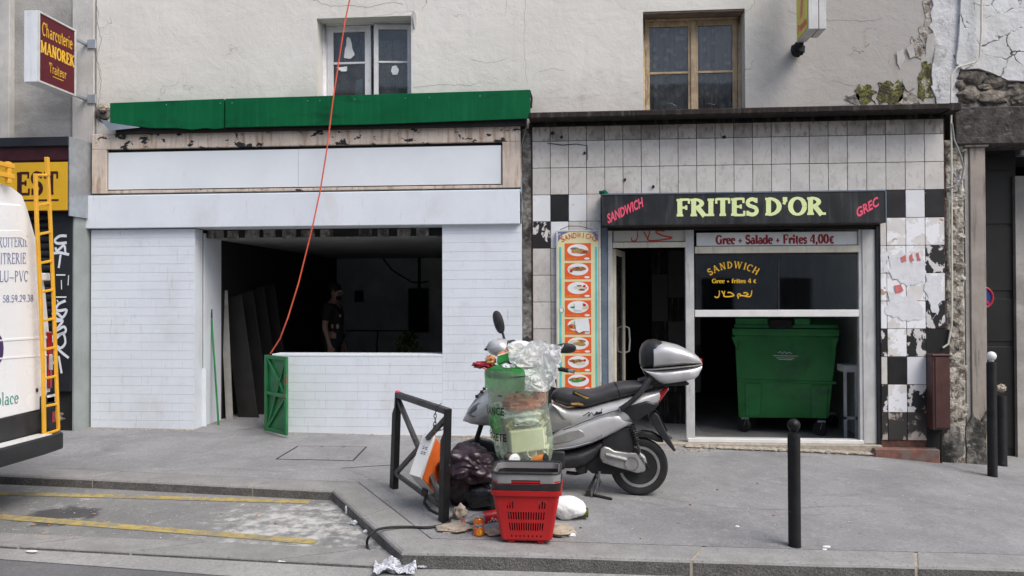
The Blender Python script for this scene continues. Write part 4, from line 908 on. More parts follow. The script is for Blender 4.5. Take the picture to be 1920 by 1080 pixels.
# frames
Yf = .05
def bar_(name, a, b_, c, d, m='alu', Y0=Yf, dep=.06, bev=.004, par=tsf): return put(name, slab(a, b_, c, d, Y0, Y0+dep), mt[m], par, bevel=bev)
bar_('dark_post', 1128, 424, 1139, 830, 'blue_edge', .02, .1); bar_('door_frame_post', 1140, 426, 1149, 822, 'alu'); bar_('mid_post', 1286, 428, 1302, 828, 'alu')
trn = bar_('transom_panel', 1150, 430, 1285, 453, 'beige_metal', Yf+.03, .02); bar_('transom_bar', 1149, 454, 1286, 464, 'cream_alu'); 
bar_('window_head', 1303, 461, 1611, 474, 'cream_alu'); bar_('window_rail', 1303, 581, 1611, 594, 'white_enamel'); bar_('window_post', 1611, 430, 1618, 826, 'alu'); bar_('side_panel', 1618, 430, 1643, 832, 'alu', Yf-.01, .07)
bar_('dark_post', 1644, 424, 1653, 834, 'charcoal_panel', .015, .1); bar_('sill', 1290, 824, 1620, 831, 'white_enamel', .03, .12); bar_('head_gap', 1140, 420, 1643, 430, 'black_gap', Yf-.02, .1)
pb = bar_('price_board', 1306, 435, 1608, 460, 'paper_white', Yf+.02, .02); 
pn = bar_('window_pane', 1304, 475, 1611, 580, 'glass', Yf+.035, .006, 0); bar_('pane_joint', 1459, 475, 1461, 580, 'black_rubber', Yf+.028, .006, 0); bar_('bead', 1303, 474, 1611, 478, 'black_rubber', Yf+.02, .014, 0)
o = FP(1342, 458, Yf+.02); e = FP(1565, 458, Yf+.02)
tx = 'Grec + Salade + Frites 4,00€'
put('lettering', letter_serif(tx, e.x-o.x, .10, wallplace(o, Yf+.02), thick=.31, thin=.14, sl=.13), mt['red_ink'], pb)
zp = lambda ox, oy, s: (lambda x, z, l: FP(ox+x/s, oy+z/s, Yf+.03-l))
put('lettering', strokes([[(432, 320), (400, 316), (376, 322), (388, 336), (430, 352), (482, 362), (430, 374), (380, 380), (330, 382)], [(330, 382), (318, 360), (298, 322)], [(338, 318), (330, 350), (320, 378)], [(256, 312), (258, 350), (252, 374), (238, 386), (222, 380), (220, 362)]], 9, zp(1120, 340, 3.429)), mt['bright_red_ink'], trn)
zy = lambda x, z, l: FP(1280+x/5.053, 420+z/5.053, Yf+.034-l)
put('lettering', strokes([[(655, 628), (652, 660), (640, 685), (610, 688), (585, 682), (560, 678), (540, 684)], [(575, 655), (600, 650), (622, 668), (590, 676)], [(540, 684), (548, 668), (530, 662), (518, 678), (528, 692), (524, 708)], [(425, 652), (448, 648), (488, 676), (440, 688), (398, 688)], [(398, 688), (385, 660), (370, 634)], [(398, 634), (394, 660), (388, 688)], [(346, 630), (348, 668), (336, 692), (316, 696), (304, 684)]], 11, zy), mt['yellow_ink'], pn)
o = FP(1335, 531, Yf+.03); e = FP(1419, 531, Yf+.03); put('lettering', letter_serif('Grec + frites 4 €', e.x-o.x, .050, wallplace(o, Yf+.034), thick=.25, thin=.12, sl=.15), mt['yellow_ink'], pn)
b = B(); word = 'SANDWICH'; c0 = FP(1376, 577, Yf+.03); rad = FP(1376, 503, Yf+.03).z-c0.z
adv = [float(GL[ch].split('|')[0])+.05 for ch in word]; tot = sum(adv); acc = 0; span = R(72)
for ch, ad in zip(word, adv):
    th = span/2-(acc+ad/2)/tot*span; acc += ad; u = Vector((math.cos(th), 0, -math.sin(th))); u = Vector((math.cos(th), 0, -math.sin(th))); v_ = Vector((math.sin(th), 0, math.cos(th)))
    th = -th; u = Vector((math.cos(th), 0, -math.sin(th))); v_ = Vector((math.sin(th), 0, math.cos(th)))
    w_ = ad*.072; cc = Vector((c0.x, 0, c0.z))+v_*rad-u*w_/2
    q = letter_serif(ch, w_*.9, .078, lambda x, z, l: Vector((0, Yf+.034-l, 0))+cc+u*x+v_*z, thick=.2, thin=.1, sl=.14); b.add(q.v, q.f)
put('lettering', b, mt['yellow_ink'], pn)
# open door leaf
hx, hy = FP(1151, 640, .12).x, .12; ex = FP(1170, 640, .80).x; d = Vector((ex-hx, .68, 0)); L = d.length; an = math.atan2(d.y, d.x)
MD = Matrix.Translation((hx, hy, 0)) @ Matrix.Rotation(an, 4, 'Z'); dz0, dz1 = S(hx, 0)+.03, FP(1160, 466, .12).z
dr = put('door', B().box(0, .07, -.02, .02, dz0, dz1).box(L-.07, L, -.02, .02, dz0, dz1).box(.07, L-.07, -.019, .019, dz0, dz0+.1).box(.07, L-.07, -.019, .019, dz1-.07, dz1).xf(MD), mt['cream_alu'], tsf, bevel=.004)
put('pane', B().box(.07, L-.07, -.003, .003, dz0+.1, dz1-.07).xf(MD), mt['dirty_glass'], dr)
put('handle', B().tube([MD @ Vector((L-.05, -.02, 1.22)), MD @ Vector((L-.05, -.07, 1.20)), MD @ Vector((L-.05, -.08, 1.05)), MD @ Vector((L-.05, -.07, .92)), MD @ Vector((L-.05, -.02, .9))], .011), mt['alu'], dr)
# room behind
fz = FP(1470, 821, .55).z-.02; sx0, sx1 = ox0-.1, ox1+.15; sc_ = 2.62
put('floor', B().box(sx0, sx1, .17, 5, fz-.1, fz), mt['concrete_floor'], tsf); put('threshold', B().box(ox0, ox1, -.02, .17, -.5, FP(1450, 832, 0).z), mt['mortar'], tsf, bevel=.01)
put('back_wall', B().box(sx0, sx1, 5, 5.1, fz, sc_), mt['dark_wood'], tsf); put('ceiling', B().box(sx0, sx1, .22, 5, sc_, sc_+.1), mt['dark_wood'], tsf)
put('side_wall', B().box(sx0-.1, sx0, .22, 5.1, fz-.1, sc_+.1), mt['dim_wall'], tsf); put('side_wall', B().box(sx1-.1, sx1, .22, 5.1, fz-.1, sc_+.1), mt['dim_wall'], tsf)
ia, ib, ic, id_ = RC(1222, 470, 1300, 660, 1.6); put('partition', B().box(ia, ib, 1.61, 1.7, fz, id_+.2), mt['soot'], tsf)
for r in range(6):
    for c in range(3): put('inner_tile', B().box(ia+c*.21+.003, ia+c*.21+.207, 1.59, 1.609, id_-r*.31-.306, id_-r*.31), mt['dark_wood'] if (r+c) % 3 else mt['soot'], tsf)  # partition and inner tiles coloured near black
# broken edge and red step
b = B()
for k in range(26):
    x = FP(1292, 838, -.04).x+k*.083; b.blob((x, -.045, S(x, 0)+.012), (.06, .05, .022), k, .4, 3, 2)
put('broken_kerb_edge', b, mt['mortar'], tsf)['kind'] = 'stuff'
x0, x1, z0, z1 = RC(1640, 842, 1763, 866, -.10); put('red_step', B().box(x0, x1, -.10, .05, z0-.1, z1), mt['brick_red'], tsf, bevel=.012)
for k, pts in enumerate([[(1668, 476), (1690, 470), (1722, 474), (1738, 500), (1730, 530), (1700, 536), (1672, 520)], [(1662, 545), (1690, 552), (1716, 560), (1740, 590), (1700, 604), (1664, 590)], [(1736, 520), (1762, 512), (1768, 560), (1752, 596), (1738, 560)], [(1655, 478), (1664, 475), (1666, 510), (1656, 505)]]):
    put('poster_remnant', B().prism([FP(x, y, -.004) for x, y in jag(pts, 9, 80+k, 6)], (0, .002, 0)), mt['poster'], tsf)
for k, pts in enumerate([[(1688, 482), (1697, 476), (1700, 490), (1692, 493)], [(1676, 535), (1690, 532), (1693, 546), (1680, 550)], [(1704, 478), (1710, 475), (1714, 488), (1707, 492)], [(1716, 475), (1722, 473), (1727, 486), (1720, 490)]]):
    put('poster_scrap', B().prism([FP(x, y, -.007) for x, y in jag(pts, 3, 90+k, 3)], (0, .0015, 0)), mt['poster_red'], tsf)
# flush black panel beside meter box
put('recess_lining', B().box(TX0+21*TP, XE+.04, .0, .1, -.5, TZ-7*TR-.01), mt['black_gap'], tsf)
# ------------------------------------------------------------------ signs
sg = thing('shop_sign', 'black box sign reading FRITES D\'OR in pale green over the tiled shop', 'sign', FP(1395, 424, -.2))
x0, x1, z0, z1 = RC(1129, 362, 1660, 420, -.2); YS = -.2
bd = put('sign_box', B().box(x0, x1, YS, .06, z0, z1), mt['black_sign'], sg, bevel=.004)
put('top_trim', B().box(x0-.004, x1+.004, YS-.006, .02, z1+.001, z1+.012), mt['blue_edge'], sg); put('end_trim', B().box(x1+.001, x1+.012, YS-.005, .03, z0, z1), mt['blue_edge'], sg)
o, e = FP(1268, 406, YS), FP(1545, 405, YS); put('lettering', letter_serif("FRITES D'OR", e.x-o.x, .192, wallplace(o, YS), thick=.27, thin=.135, sl=.18, gap=.0), mt['pale_green_ink'], bd)
def slanted(text, a, c, h, mat, bold):
    o, e = FP(*a, YS), FP(*c, YS); u = (e-o); L = u.length; u.normalize(); v_ = Vector((-u.z*.25, 0, 1)).normalized()
    put('lettering', letter_sans(text, L, h, lambda x, z, l: o+u*x+v_*z+Vector((0, -l, 0)), bold), mt[mat], bd)
slanted('SANDWICH', (1140, 419), (1206, 387), .105, 'pink_ink', .045); slanted('GREC', (1607, 408), (1648, 385), .10, 'pink_ink', .045)
put('torn_flap', B().blob(FP(1132, 361, YS+.02), (.05, .03, .03), 3, .4, 3, 2), mt['green_metal'], sg)
# menu board
mn = thing('menu_board', 'tall framed yellow menu board headed SANDWICHS with a column of orange food pictures', 'menu board', FP(1085, 735, -.04))
x0, x1, z0, z1 = RC(1043, 431, 1126, 732, -.06); YM = -.06; W_ = x1-x0
pnl = put('panel', B().box(x0+.02, x1-.02, YM+.006, YM+.03, z0+.02, z1-.02), mt['menu_yellow'], mn)
put('frame', B().box(x0, x0+.02, YM, YM+.05, z0, z1).box(x1-.02, x1, YM, YM+.05, z0, z1).box(x0+.02, x1-.02, YM+.001, YM+.049, z1-.02, z1).box(x0+.02, x1-.02, YM+.001, YM+.049, z0, z0+.02), mt['alu'], mn, bevel=.003)
ym = YM+.006
for a in (x0+.033, x1-.06): put('side_stripe', B().box(a, a+.027, ym-.0012, ym, z0+.022, FP(1085, 463, YM).z), mt['cyan_ink'], pnl)
for s_ in (0, 1):
    pts = [(0, 0), (.12, 0), (.09, -.015), (.05, -.03), (.03, -.07), (0, -.11)]
    put('corner_ornament', B().prism([((x1-.022-u if s_ else x0+.022+u), ym-.0008, z1-.022+v) for u, v in pts], (0, .0008, 0)), mt['blue_ornament'], pnl)
b = B(); word = 'SANDWICHS'; c0 = FP(1086, 514, YM); rad = FP(1086, 446, YM).z-c0.z
for i, ch in enumerate(word):
    th = R(-25+50*i/(len(word)-1)); u = Vector((math.cos(th), 0, -math.sin(th))); v_ = Vector((math.sin(th), 0, math.cos(th))); w_ = .036 if ch == 'I' else .048 if ch != 'W' else .06
    if ch == 'I': w_ = .012
    q = letter_sans(ch, w_*.8, .062, lambda x, z, l: Vector((c0.x, ym-l, c0.z))+v_*rad+u*(x-w_*.4)+v_*z, .012); b.add(q.v, q.f)
put('lettering', b, mt['bright_red_ink'], pnl)
names = ['Sandwich Grec', 'Sandwich Brochette', 'Sandwich Poulet', 'Sandwich Merguez', 'Sandwich Escalope', 'Sandwich Steak', 'Sandwich Burger', 'Sandwich Mixte']
def disc(c, rx, rz_, y, th=.0008, n_=22): return B().prism([(c.x+rx*math.cos(2*math.pi*k/n_), y-th, c.z+rz_*math.sin(2*math.pi*k/n_)) for k in range(n_)], (0, th, 0))
for k, (ya, yb) in enumerate(((456, 488), (493, 523), (528, 558), (563, 594), (598, 627), (632, 662), (667, 697), (702, 731))):
    a, c, e, f = RC(1059+k*.15, ya, 1108+k*.15, yb, YM); pc = put('food_picture', B().box(a, c, ym-.003, ym, e, f), mt['orange_print'], pnl); yy = ym-.003; m_ = Vector(((a+c)/2, 0, (e+f)/2+.018))
    put('price_oval', disc(Vector((c-.045, 0, e+.018)), .030, .012, yy), mt['paper_white'], pnl)
    put('plate', disc(m_, .118, .068, yy), mt['paper_white'], pnl)
    rk = random.Random(k*5+2)
    for q in range(5):
        r_ = rk.uniform(.022, .06); d_ = disc(m_+Vector((rk.uniform(-.055, .055), 0, rk.uniform(-.022, .026))), r_*1.35, r_*.42, yy-.0009-.0003*q, n_=14)
        put('food', d_, mt[rk.choice(('food', 'food', 'brown_paper', 'foam', 'pale_card', 'lid_green' if k % 2 else 'salmon'))], pnl)
    put('garnish', disc(m_+Vector((random.choice((-.075, .07)), 0, random.choice((-.02, .02)))), .017, .014, yy-.0025), mt['cola_red'], pnl)
    put('lettering', letter_sans(names[k], .15 if k else .12, .014, lambda x, z, l: Vector((a+.012+x, yy-.0006, e+.012+z)), .01), mt['yellow_ink'], pnl)
put('torn_sticker', B().prism([FP(x, y, ym-.012) for x, y in jag([(1078, 600), (1103, 596), (1106, 622), (1094, 620), (1086, 625), (1080, 618)], 2, 3)], (0, .002, 0)), mt['paper_white'], mn)
put('torn_sticker', B().prism([FP(x, y, ym-.010) for x, y in jag([(1077, 568), (1092, 568), (1092, 582), (1078, 582)], 1.5, 4)], (0, .002, 0)), mt['paper_white'], mn)
put('round_sticker', disc(FP(1053, 581, ym), .034, .036, ym-.0014), mt['paper_white'], mn); put('sticker_ring', B().tube([FP(1053, 581, ym-.003)+Vector((.026*math.cos(t/16*2*math.pi), 0, .028*math.sin(t/16*2*math.pi))) for t in range(17)], .003, 5), mt['lid_green'], mn)
put('hanging_wire', B().tube([FP(x, y, -.05) for x, y in ((1050, 431), (1066, 424), (1086, 424), (1100, 427), (1112, 431))], .004, 5), mt['black_plastic'], mn)
# Charcuterie Manorek sign
Xs = FP(141, 120, -.16).x; yo, yi = XP(70, 90, Xs).y, -.16
zt0, zb0 = XP(142, 57, Xs).z, XP(140, 181, Xs).z; th = .155
ms = thing('projecting_sign', 'maroon box sign reading Charcuterie MANOREK Traiteur sticking out from the wall', 'sign', (Xs-th/2, yi, zb0))
put('box', B().box(Xs-th, Xs, yo, yi, zb0, zt0), mt['lamp_white'], ms, bevel=.004)
put('frame', B().box(Xs+.001, Xs+.016, yo, yo+.025, zb0, zt0).box(Xs+.001, Xs+.016, yi-.025, yi, zb0, zt0).box(Xs+.001, Xs+.015, yo+.025, yi-.025, zt0-.022, zt0).box(Xs+.001, Xs+.015, yo+.025, yi-.025, zb0, zb0+.022), mt['alu'], ms, bevel=.002)
fc = put('face', B().box(Xs+.002, Xs+.006, yo+.026, yi-.026, zb0+.023, zt0-.023), mt['maroon'], ms)
Hh = zt0-zb0; Ww = yi-yo
def signp(y0, z0, sl_=0): return lambda x, z, l: Vector((Xs+.006+l, yo+y0+x+sl_*z, zb0+z0+z))
put('lettering', letter_serif('Charcuterie', Ww*.80, Hh*.19, signp(Ww*.10, Hh*.68), thick=.15, thin=.09, sl=.08), mt['yellow_ink'], fc)
put('lettering', letter_serif('MANOREK', Ww*.90, Hh*.17, signp(Ww*.06, Hh*.43), thick=.30, thin=.13, sl=.18), mt['yellow_ink'], fc)
put('lettering', letter_serif('Traiteur', Ww*.46, Hh*.14, signp(Ww*.28, Hh*.20), thick=.13, thin=.09, sl=.07), mt['yellow_ink'], fc)
put('underline', B().box(Xs+.006, Xs+.008, yo+Ww*.38, yo+Ww*.66, zb0+Hh*.155, zb0+Hh*.165), mt['yellow_ink'], fc)
for z in (zt0-.09, zb0+.03): put('bracket', B().box(Xs-th/2+.04, Xs-th/2+.075, yi, .08, z-.018, z+.018).box(Xs-.0, Xs+.11, .066, .083, z-.055, z+.055), mt['steel'], ms, bevel=.004)
# yellow sign at the top right
Xy = FP(1494, 80, -.12).x; yo2 = XP(1516, 50, Xy).y; zb2 = XP(1494, 80, Xy).z; zt2 = zb2+.95
ysn = thing('projecting_sign', 'yellow and grey box sign sticking out from the wall high above the black shop sign', 'sign', (Xy+.1, -.12, zb2))
bx = put('box', B().box(Xy, Xy+.10, yo2, -.12, zb2, zt2).box(Xy+.112, Xy+.185, yo2+.02, -.25, zb2+.004, zt2), mt['alu'], ysn, bevel=.004)
fc = put('face', B().box(Xy-.006, Xy-.001, yo2+.02, -.14, zb2+.02, zt2), mt['acid_yellow'], ysn)
yw = lambda y, z, l: Vector((Xy-.0062-l, -.16-y, zb2+z))
Lw = -.16-yo2
b = B(); b.quad(yw(Lw*.25, .2, .001), yw(Lw*.5, .2, .001), yw(Lw*.95, .95, .001), yw(Lw*.75, .95, .001)); b.f = [f[::-1] for f in b.f]; put('baguette_print', b, mt['salmon'], fc)
q = letter_serif('Panin', Lw*.85, .09, lambda x, z, l: yw(x+.02, .07+z, l), thick=.22, thin=.12); put('lettering', q, mt['pink_ink'], fc)
put('bracket', B().blob(FP(1496, 93, .0), (.075, .10, .08), 3, .3, 3, 3, .2), mt['black_gap'], ysn); put('support_arm', B().box(Xy+.03, Xy+.07, -.13, .1, zb2-.03, zb2+.05), mt['dark_metal'], ysn)

# ------------------------------------------------------------------ shuttered shop at the far left
sh = thing('shuttered_shopfront', 'closed shop with dark roller shutter under a yellow fascia, graffiti on its panel', 'shopfront', (-5.3, 0, 0))
YL = -.42; xr = FP(127, 330, YL).x
x0, x1, z0, z1 = RC(-160, 258, 127, 398, YL)
put('fascia_box', B().box(x0, xr, YL+.03, .1, z0, z1), mt['dark_maroon'], sh, bevel=.006); put('cap', B().box(x0, xr+.004, YL, .1, FP(60, 274, YL).z, FP(60, 257, YL).z), mt['charcoal_panel'], sh, bevel=.004)
put('fascia_strip', B().box(x0, xr-.01, YL+.015, YL+.029, FP(60, 300, YL).z, FP(60, 287, YL).z), mt['dark_maroon'], sh)
put('side_cheek', B().box(xr+.005, xr+.02, YL+.01, .07, z0-.05, FP(60, 257, YL).z), mt['steel'], sh)
a, c, e, f = RC(-150, 306, 126, 396, YL+.01); yb = put('name_board', B().box(a, c, YL+.01, YL+.028, e, f), mt['yellow_sign'], sh, bevel=.003)
o, e2 = FP(30, 366, YL+.01), FP(110, 366, YL+.01); put('lettering', letter_serif('EST', e2.x-o.x, .262, wallplace(o, YL+.01), thick=.27, thin=.12, sl=.15), mt['dark_maroon'], yb)
o2 = FP(36, 376, YL+.008); put('underline', B().box(o2.x, e2.x, YL+.0075, YL+.009, o2.z-.01, o2.z+.01), mt['dark_maroon'], yb)
zg = FP(100, 800, 0).z
px_, pxx = FP(96, 560, -.30).x, FP(133, 560, -.30).x; zp0 = FP(115, 734, -.3).z
pl_ = put('graffiti_panel', B().box(px_, pxx, -.30, -.26, zp0, z0), mt['charcoal_panel'], sh, bevel=.003)
put('column', B().box(pxx+.003, pxx+.03, -.28, .08, -.35, z0-.05), mt['grey_green'], sh, bevel=.004); put('column_core', B().box(px_, pxx, -.25, .06, -.35, z0), mt['black_gap'], sh)
put('stone_pier', B().box(pxx+.033, bx0-.004, .05, .4, -.35, FP(165, 250, .05).z), mt['lime_pier'], sh, bevel=.01)
zs0 = zg-.05; n_ = 30
for k in range(n_): put('slat', B().prism([(-9, -.10, zs0+.086*k), (-9, -.125, zs0+.086*k+.02), (-9, -.125, zs0+.086*k+.066), (-9, -.10, zs0+.086*k+.083)], (9+px_-.002, 0, 0)), mt['slat'], sh, bevel=.004)
put('shutter_backing', B().box(-9, px_, -.095, .1, -.4, z0+.2), mt['black_gap'], sh)
gp = lambda x, z, l: FP(x/4, 330+z/4, -.30-l)
put('graffiti', strokes([[(500, 450), (450, 450), (412, 480), (430, 505), (500, 500)], [(415, 535), (430, 560), (480, 520), (490, 575)], [(395, 580), (450, 575), (518, 590)], [(455, 590), (440, 690)],
   [(428, 940), (436, 936)], [(492, 935), (440, 960), (420, 1000), (450, 1010), (500, 1005), (470, 1060), (430, 1030), (395, 1030), (420, 1070), (470, 1080)],
   [(415, 1090), (470, 1085), (440, 1130), (420, 1160), (480, 1130), (490, 1170), (420, 1200), (400, 1240), (450, 1290), (490, 1250), (470, 1180), (410, 1230)], [(390, 1195), (430, 1290), (515, 1365)], [(420, 1325), (405, 1410)], [(440, 1350), (462, 1480)]], 19, gp), mt['spray_white'], pl_)
gp2 = lambda x, z, l: FP(x/4, 330+z/4, -.30-l)
put('poster_scrap', strokes([[(405, 740), (405, 850)], [(420, 742), (490, 742)], [(515, 745), (510, 820)], [(460, 780), (462, 850)], [(420, 908), (498, 908)]], 9, gp2), mt['paper_white'], pl_)
put('rubble', B().blob(FP(113, 780, -.2), (.09, .1, .08), 5, .5, 3, 3, .3), mt['lime_pier'], sh); put('pipe_stub', B().tube([FP(107, 735, -.2), FP(110, 760, -.2), FP(118, 785, -.2)], .016), mt['alu'], sh)

# ------------------------------------------------------------------ crumbling building on the right
wb = thing('crumbling_building', 'old building end with cracked white render, exposed stones and a black gateway', 'building', (4.9, .1, 0))
put('cracked_wall', B().prism([FP(x, y, .05) for x, y in [(1802, -200)]+[(1802, 0)]+jag([(1800, 60), (1792, 118)], 2, 60)[:5]+[(1806, 130), (1835, 128), (1860, 136), (1890, 150), (1925, 152), (2150, 150), (2150, -200)]], (0, .3, 0)), mt['crackled'], wb)
put('mortar_bed', B().box(FP(1790, 160, .12).x, FP(2150, 160, .12).x, .10, .4, FP(1860, 200, .1).z, FP(1860, 110, .1).z), mt['grimy_stone'], wb)
for k, (x, y, rx, rz_) in enumerate([(1822, 143, 30, 16), (1868, 150, 26, 14), (1815, 178, 24, 17), (1862, 182, 34, 15), (1905, 168, 22, 15), (1798, 160, 10, 12), (1915, 188, 24, 12), (1945, 180, 24, 20), (1985, 170, 30, 24), (1845, 165, 14, 8)]):
    put('stone', B().blob(FP(x, y, .11), (rx/171, .055, rz_/171), 50+k, .35, 2.2, 3, .2, fine=.05), mt['rubble_stone'], wb)
x0, x1, z0, z1 = RC(1791, 197, 2150, 268, -.02); put('lintel', B().box(x0, x1, -.02, .4, z0, z1), mt['lintel'], wb, bevel=.012)
put('pier_head', B().box(FP(1790, 60, .12).x, FP(1815, 60, .12).x, .12, .4, 3.3, 9.5), mt['limewash'], wb)
put('lime_pier', B().box(XE+.012, FP(1810, 560, .03).x, .03, .4, -.6, FP(1790, 262, .03).z), mt['lime_pier'], wb, bevel=.02)
b = B()
for k in range(34):
    y = 275+k*15.5+7*math.sin(k*5.1); b.blob(FP(1792+9*math.sin(k*2.4), y, .03), (.04+.05*random.random(), .012+.012*random.random(), .03+.08*random.random()), 90+k, .55, 2.2, 3, .4, fine=.08)
put('pier_rubble', b, mt['lime_pier'], wb)['kind'] = 'stuff'
put('pier_base', B().blob(FP(1786, 832, .03), (.13, .07, .20), 77, .25, 1.8, 4, .3, None, .05), mt['grimy_stone'], wb); put('loose_stone', B().blob(GP(1782, 862), (.055, .04, .022), 78, .3, 3, 2), mt['rubble_stone'], wb)
a, c = FP(1812, 560, .04).x, FP(1850, 560, .04).x; zl = FP(1830, 276, .04).z
put('pilaster', B().box(FP(1821, 560, .04).x, c, .04, .3, -.6, zl), mt['pilaster'], wb, bevel=.006); put('pilaster_edge', B().box(a, FP(1820.5, 560, .04).x, .06, .3, -.6, zl), mt['grey_render'], wb, bevel=.004)
put('pilaster_cap', B().box(a-.02, c+.02, .0, .3, zl+.001, zl+.06), mt['pilaster'], wb, bevel=.006)
put('pilaster_foot', B().prism([FP(x, y, .025) for x, y in jag([(1811, 880), (1811, 800), (1825, 775), (1840, 790), (1851, 770), (1851, 880)], 4, 5)], (0, .04, 0)), mt['grimy_stone'], wb, bevel=.005)
ga, gb = c, c+2.4
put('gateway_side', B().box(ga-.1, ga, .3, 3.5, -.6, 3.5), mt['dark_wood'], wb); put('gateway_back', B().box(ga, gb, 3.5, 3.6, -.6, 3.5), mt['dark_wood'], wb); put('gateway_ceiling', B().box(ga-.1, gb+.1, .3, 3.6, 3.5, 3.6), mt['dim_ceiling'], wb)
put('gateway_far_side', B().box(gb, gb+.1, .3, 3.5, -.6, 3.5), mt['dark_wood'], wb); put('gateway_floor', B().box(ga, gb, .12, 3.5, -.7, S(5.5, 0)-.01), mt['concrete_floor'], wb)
db = FP(1904, 600, .7).x; gate = put('gate_leaf', B().box(ga+.003, db, .66, .72, S(5.3, 0)+.02, FP(1880, 292, .7).z), mt['dark_door'], wb, bevel=.004)
for y0_, y1_ in ((320, 420), (425, 545), (560, 640), (650, 840)): put('gate_panel', B().box(ga+.06, db-.05, .648, .659, FP(1880, y1_, .66).z, FP(1880, y0_, .66).z), mt['dark_door'], gate, bevel=.004)
put('side_wall_strip', B().box(FP(1906, 600, .6).x, FP(2100, 600, .6).x, .6, .8, -.6, FP(1910, 330, .6).z), mt['grey_render'], wb)
put('ceiling_lamp', B().box(FP(1906, 285, .8).x, FP(1980, 285, .8).x, .7, .85, FP(1910, 293, .8).z, FP(1910, 279, .8).z), mt['lamp_white'], wb, bevel=.01)
# no-parking disc on the gate
npk = thing('no_parking_sign', 'round blue and red no parking disc on the black gate', 'sign', FP(1846, 558, .64))
c_ = FP(1843, 558, .64)
put('disc', disc(c_, .11, .125, .64, .004), mt['noparking_blue'], npk); put('red_rim', B().tube([c_+Vector((.105*math.cos(t/24*2*math.pi), -.006, .118*math.sin(t/24*2*math.pi))) for t in range(25)], .014, 6), mt['noparking_red'], npk)
put('red_bar', B().bar(c_+Vector((-.07, -.006, .08)), c_+Vector((.07, -.006, -.08)), .02, .006, up=(0, 1, 0)), mt['noparking_red'], npk)
# meter box, cables
mb = thing('meter_box', 'narrow red-brown metal meter box on the wall beside the worn tiles', 'meter box', FP(1766, 808, -.16))
x0, x1, z0, z1 = RC(1753, 668, 1782, 806, -.16); put('body', B().box(x0-.02, x1, -.155, .02, z0, z1), mt['brown_metal'], mb, bevel=.006); put('lid', B().box(x0+.004, x1-.004, -.165, -.156, z0+.02, z1-.012), mt['brown_metal'], mb, bevel=.003)
put('top_cap', B().box(x0-.025, x1+.008, -.172, .02, z1+.001, z1+.02), mt['brown_metal'], mb, bevel=.004); put('pipe', B().tube([FP(1765, 806, -.08), FP(1765, 868, -.08)], .012), mt['dark_metal'], mb)
wc = put('wall_cable', B().tube([FP(x, y, -.02) for x, y in ((1841, -60), (1840, 60), (1837, 108), (1828, 117), (1795, 126), (1784, 140), (1783, 190), (1784, 300), (1785, 560), (1784, 610), (1778, 645), (1768, 652))], .011, 8), mt['cream_alu'])
tag(wc, 'thin cream cable running down the crumbling pier to the meter box', 'cable')
wc = put('wall_cable', B().tube([FP(x, y, -.03) for x, y in ((1785, 232), (1789, 262), (1801, 292), (1807, 315), (1803, 338), (1790, 350), (1774, 353))], .010, 8), mt['grey_plastic'])
tag(wc, 'looping dark grey cable hanging on the crumbling pier below the ledge', 'cable')
wc = put('wall_cable', B().tube([FP(x, y, .01) for x, y in ((1776, 362), (1779, 380), (1779, 480), (1781, 510))], .009, 8), mt['cream_alu']); tag(wc, 'short cream cable clipped along the edge of the tiles', 'cable')

# ------------------------------------------------------------------ orange cord hanging in front
pts = [(655.5, 0), (647, 40), (636, 110), (624, 190), (613, 280), (600, 360), (587, 420), (575, 470), (560, 530), (540, 595), (525, 635), (507, 663)]
Yc = [-.22+.0*k for k in range(12)]; Yc[-1] = -.15; Yc[-2] = -.2
cp = [FP(x, y, yy) for (x, y), yy in zip(pts, Yc)]; cp = [FP(660, -60, -.2)]+cp
oc = put('extension_cord', B().tube(cp, .0085, 8), mt['orange_cord']); tag(oc, 'orange cord hanging from above down to the small green gate', 'cord')
# little green gate
gt = thing('metal_gate', 'low rusty green metal gate with crossed braces standing open in the white doorway', 'gate', GP(522, 808))
gA = FP(500, 740, -.06); gB = FP(537, 740, -.36); d = gB-gA; d.z = 0; L = d.length; MG = Matrix.Translation((gA.x, gA.y, 0)) @ Matrix.Rotation(math.atan2(d.y, d.x), 4, 'Z')
g0, g1 = S(gA.x, -.2)+.02, FP(515, 667, -.2).z
put('sheet', B().box(0, L, .012, .018, g0, g1).xf(MG), mt['green_paint'], gt)
for nm, a, c, wdt in (('stile', (0, g0), (0, g1), .05), ('stile', (L, g0), (L, g1), .05), ('rail', (.026, g1-.02), (L-.026, g1-.02), .04), ('rail', (.026, (g0+g1)/2), (L-.026, (g0+g1)/2), .035), ('rail', (.026, g0+.02), (L-.026, g0+.02), .04), ('brace', (.03, g0+.04), (L-.03, (g0+g1)/2-.02), .03), ('brace', (.03, g1-.04), (L-.03, (g0+g1)/2+.02), .03), ('brace', (.03, g0+.05), (L-.03, g1-.05), .03)):
    lift = {'stile': 0, 'rail': .004, 'brace': .007}[nm]
    put(nm, B().bar((a[0], -.004+lift*.5, a[1]), (c[0], -.004+lift*.5, c[1]), .03-lift, wdt, up=(1, 0, .01) if nm == 'stile' else (0, 0, 1)).xf(MG), mt['green_paint'], gt, bevel=.003)
put('latch', B().box(L*.5, L+.03, -.03, -.016, (g0+g1)/2-.02, (g0+g1)/2+.02).xf(MG), mt['green_paint'], gt, bevel=.003)
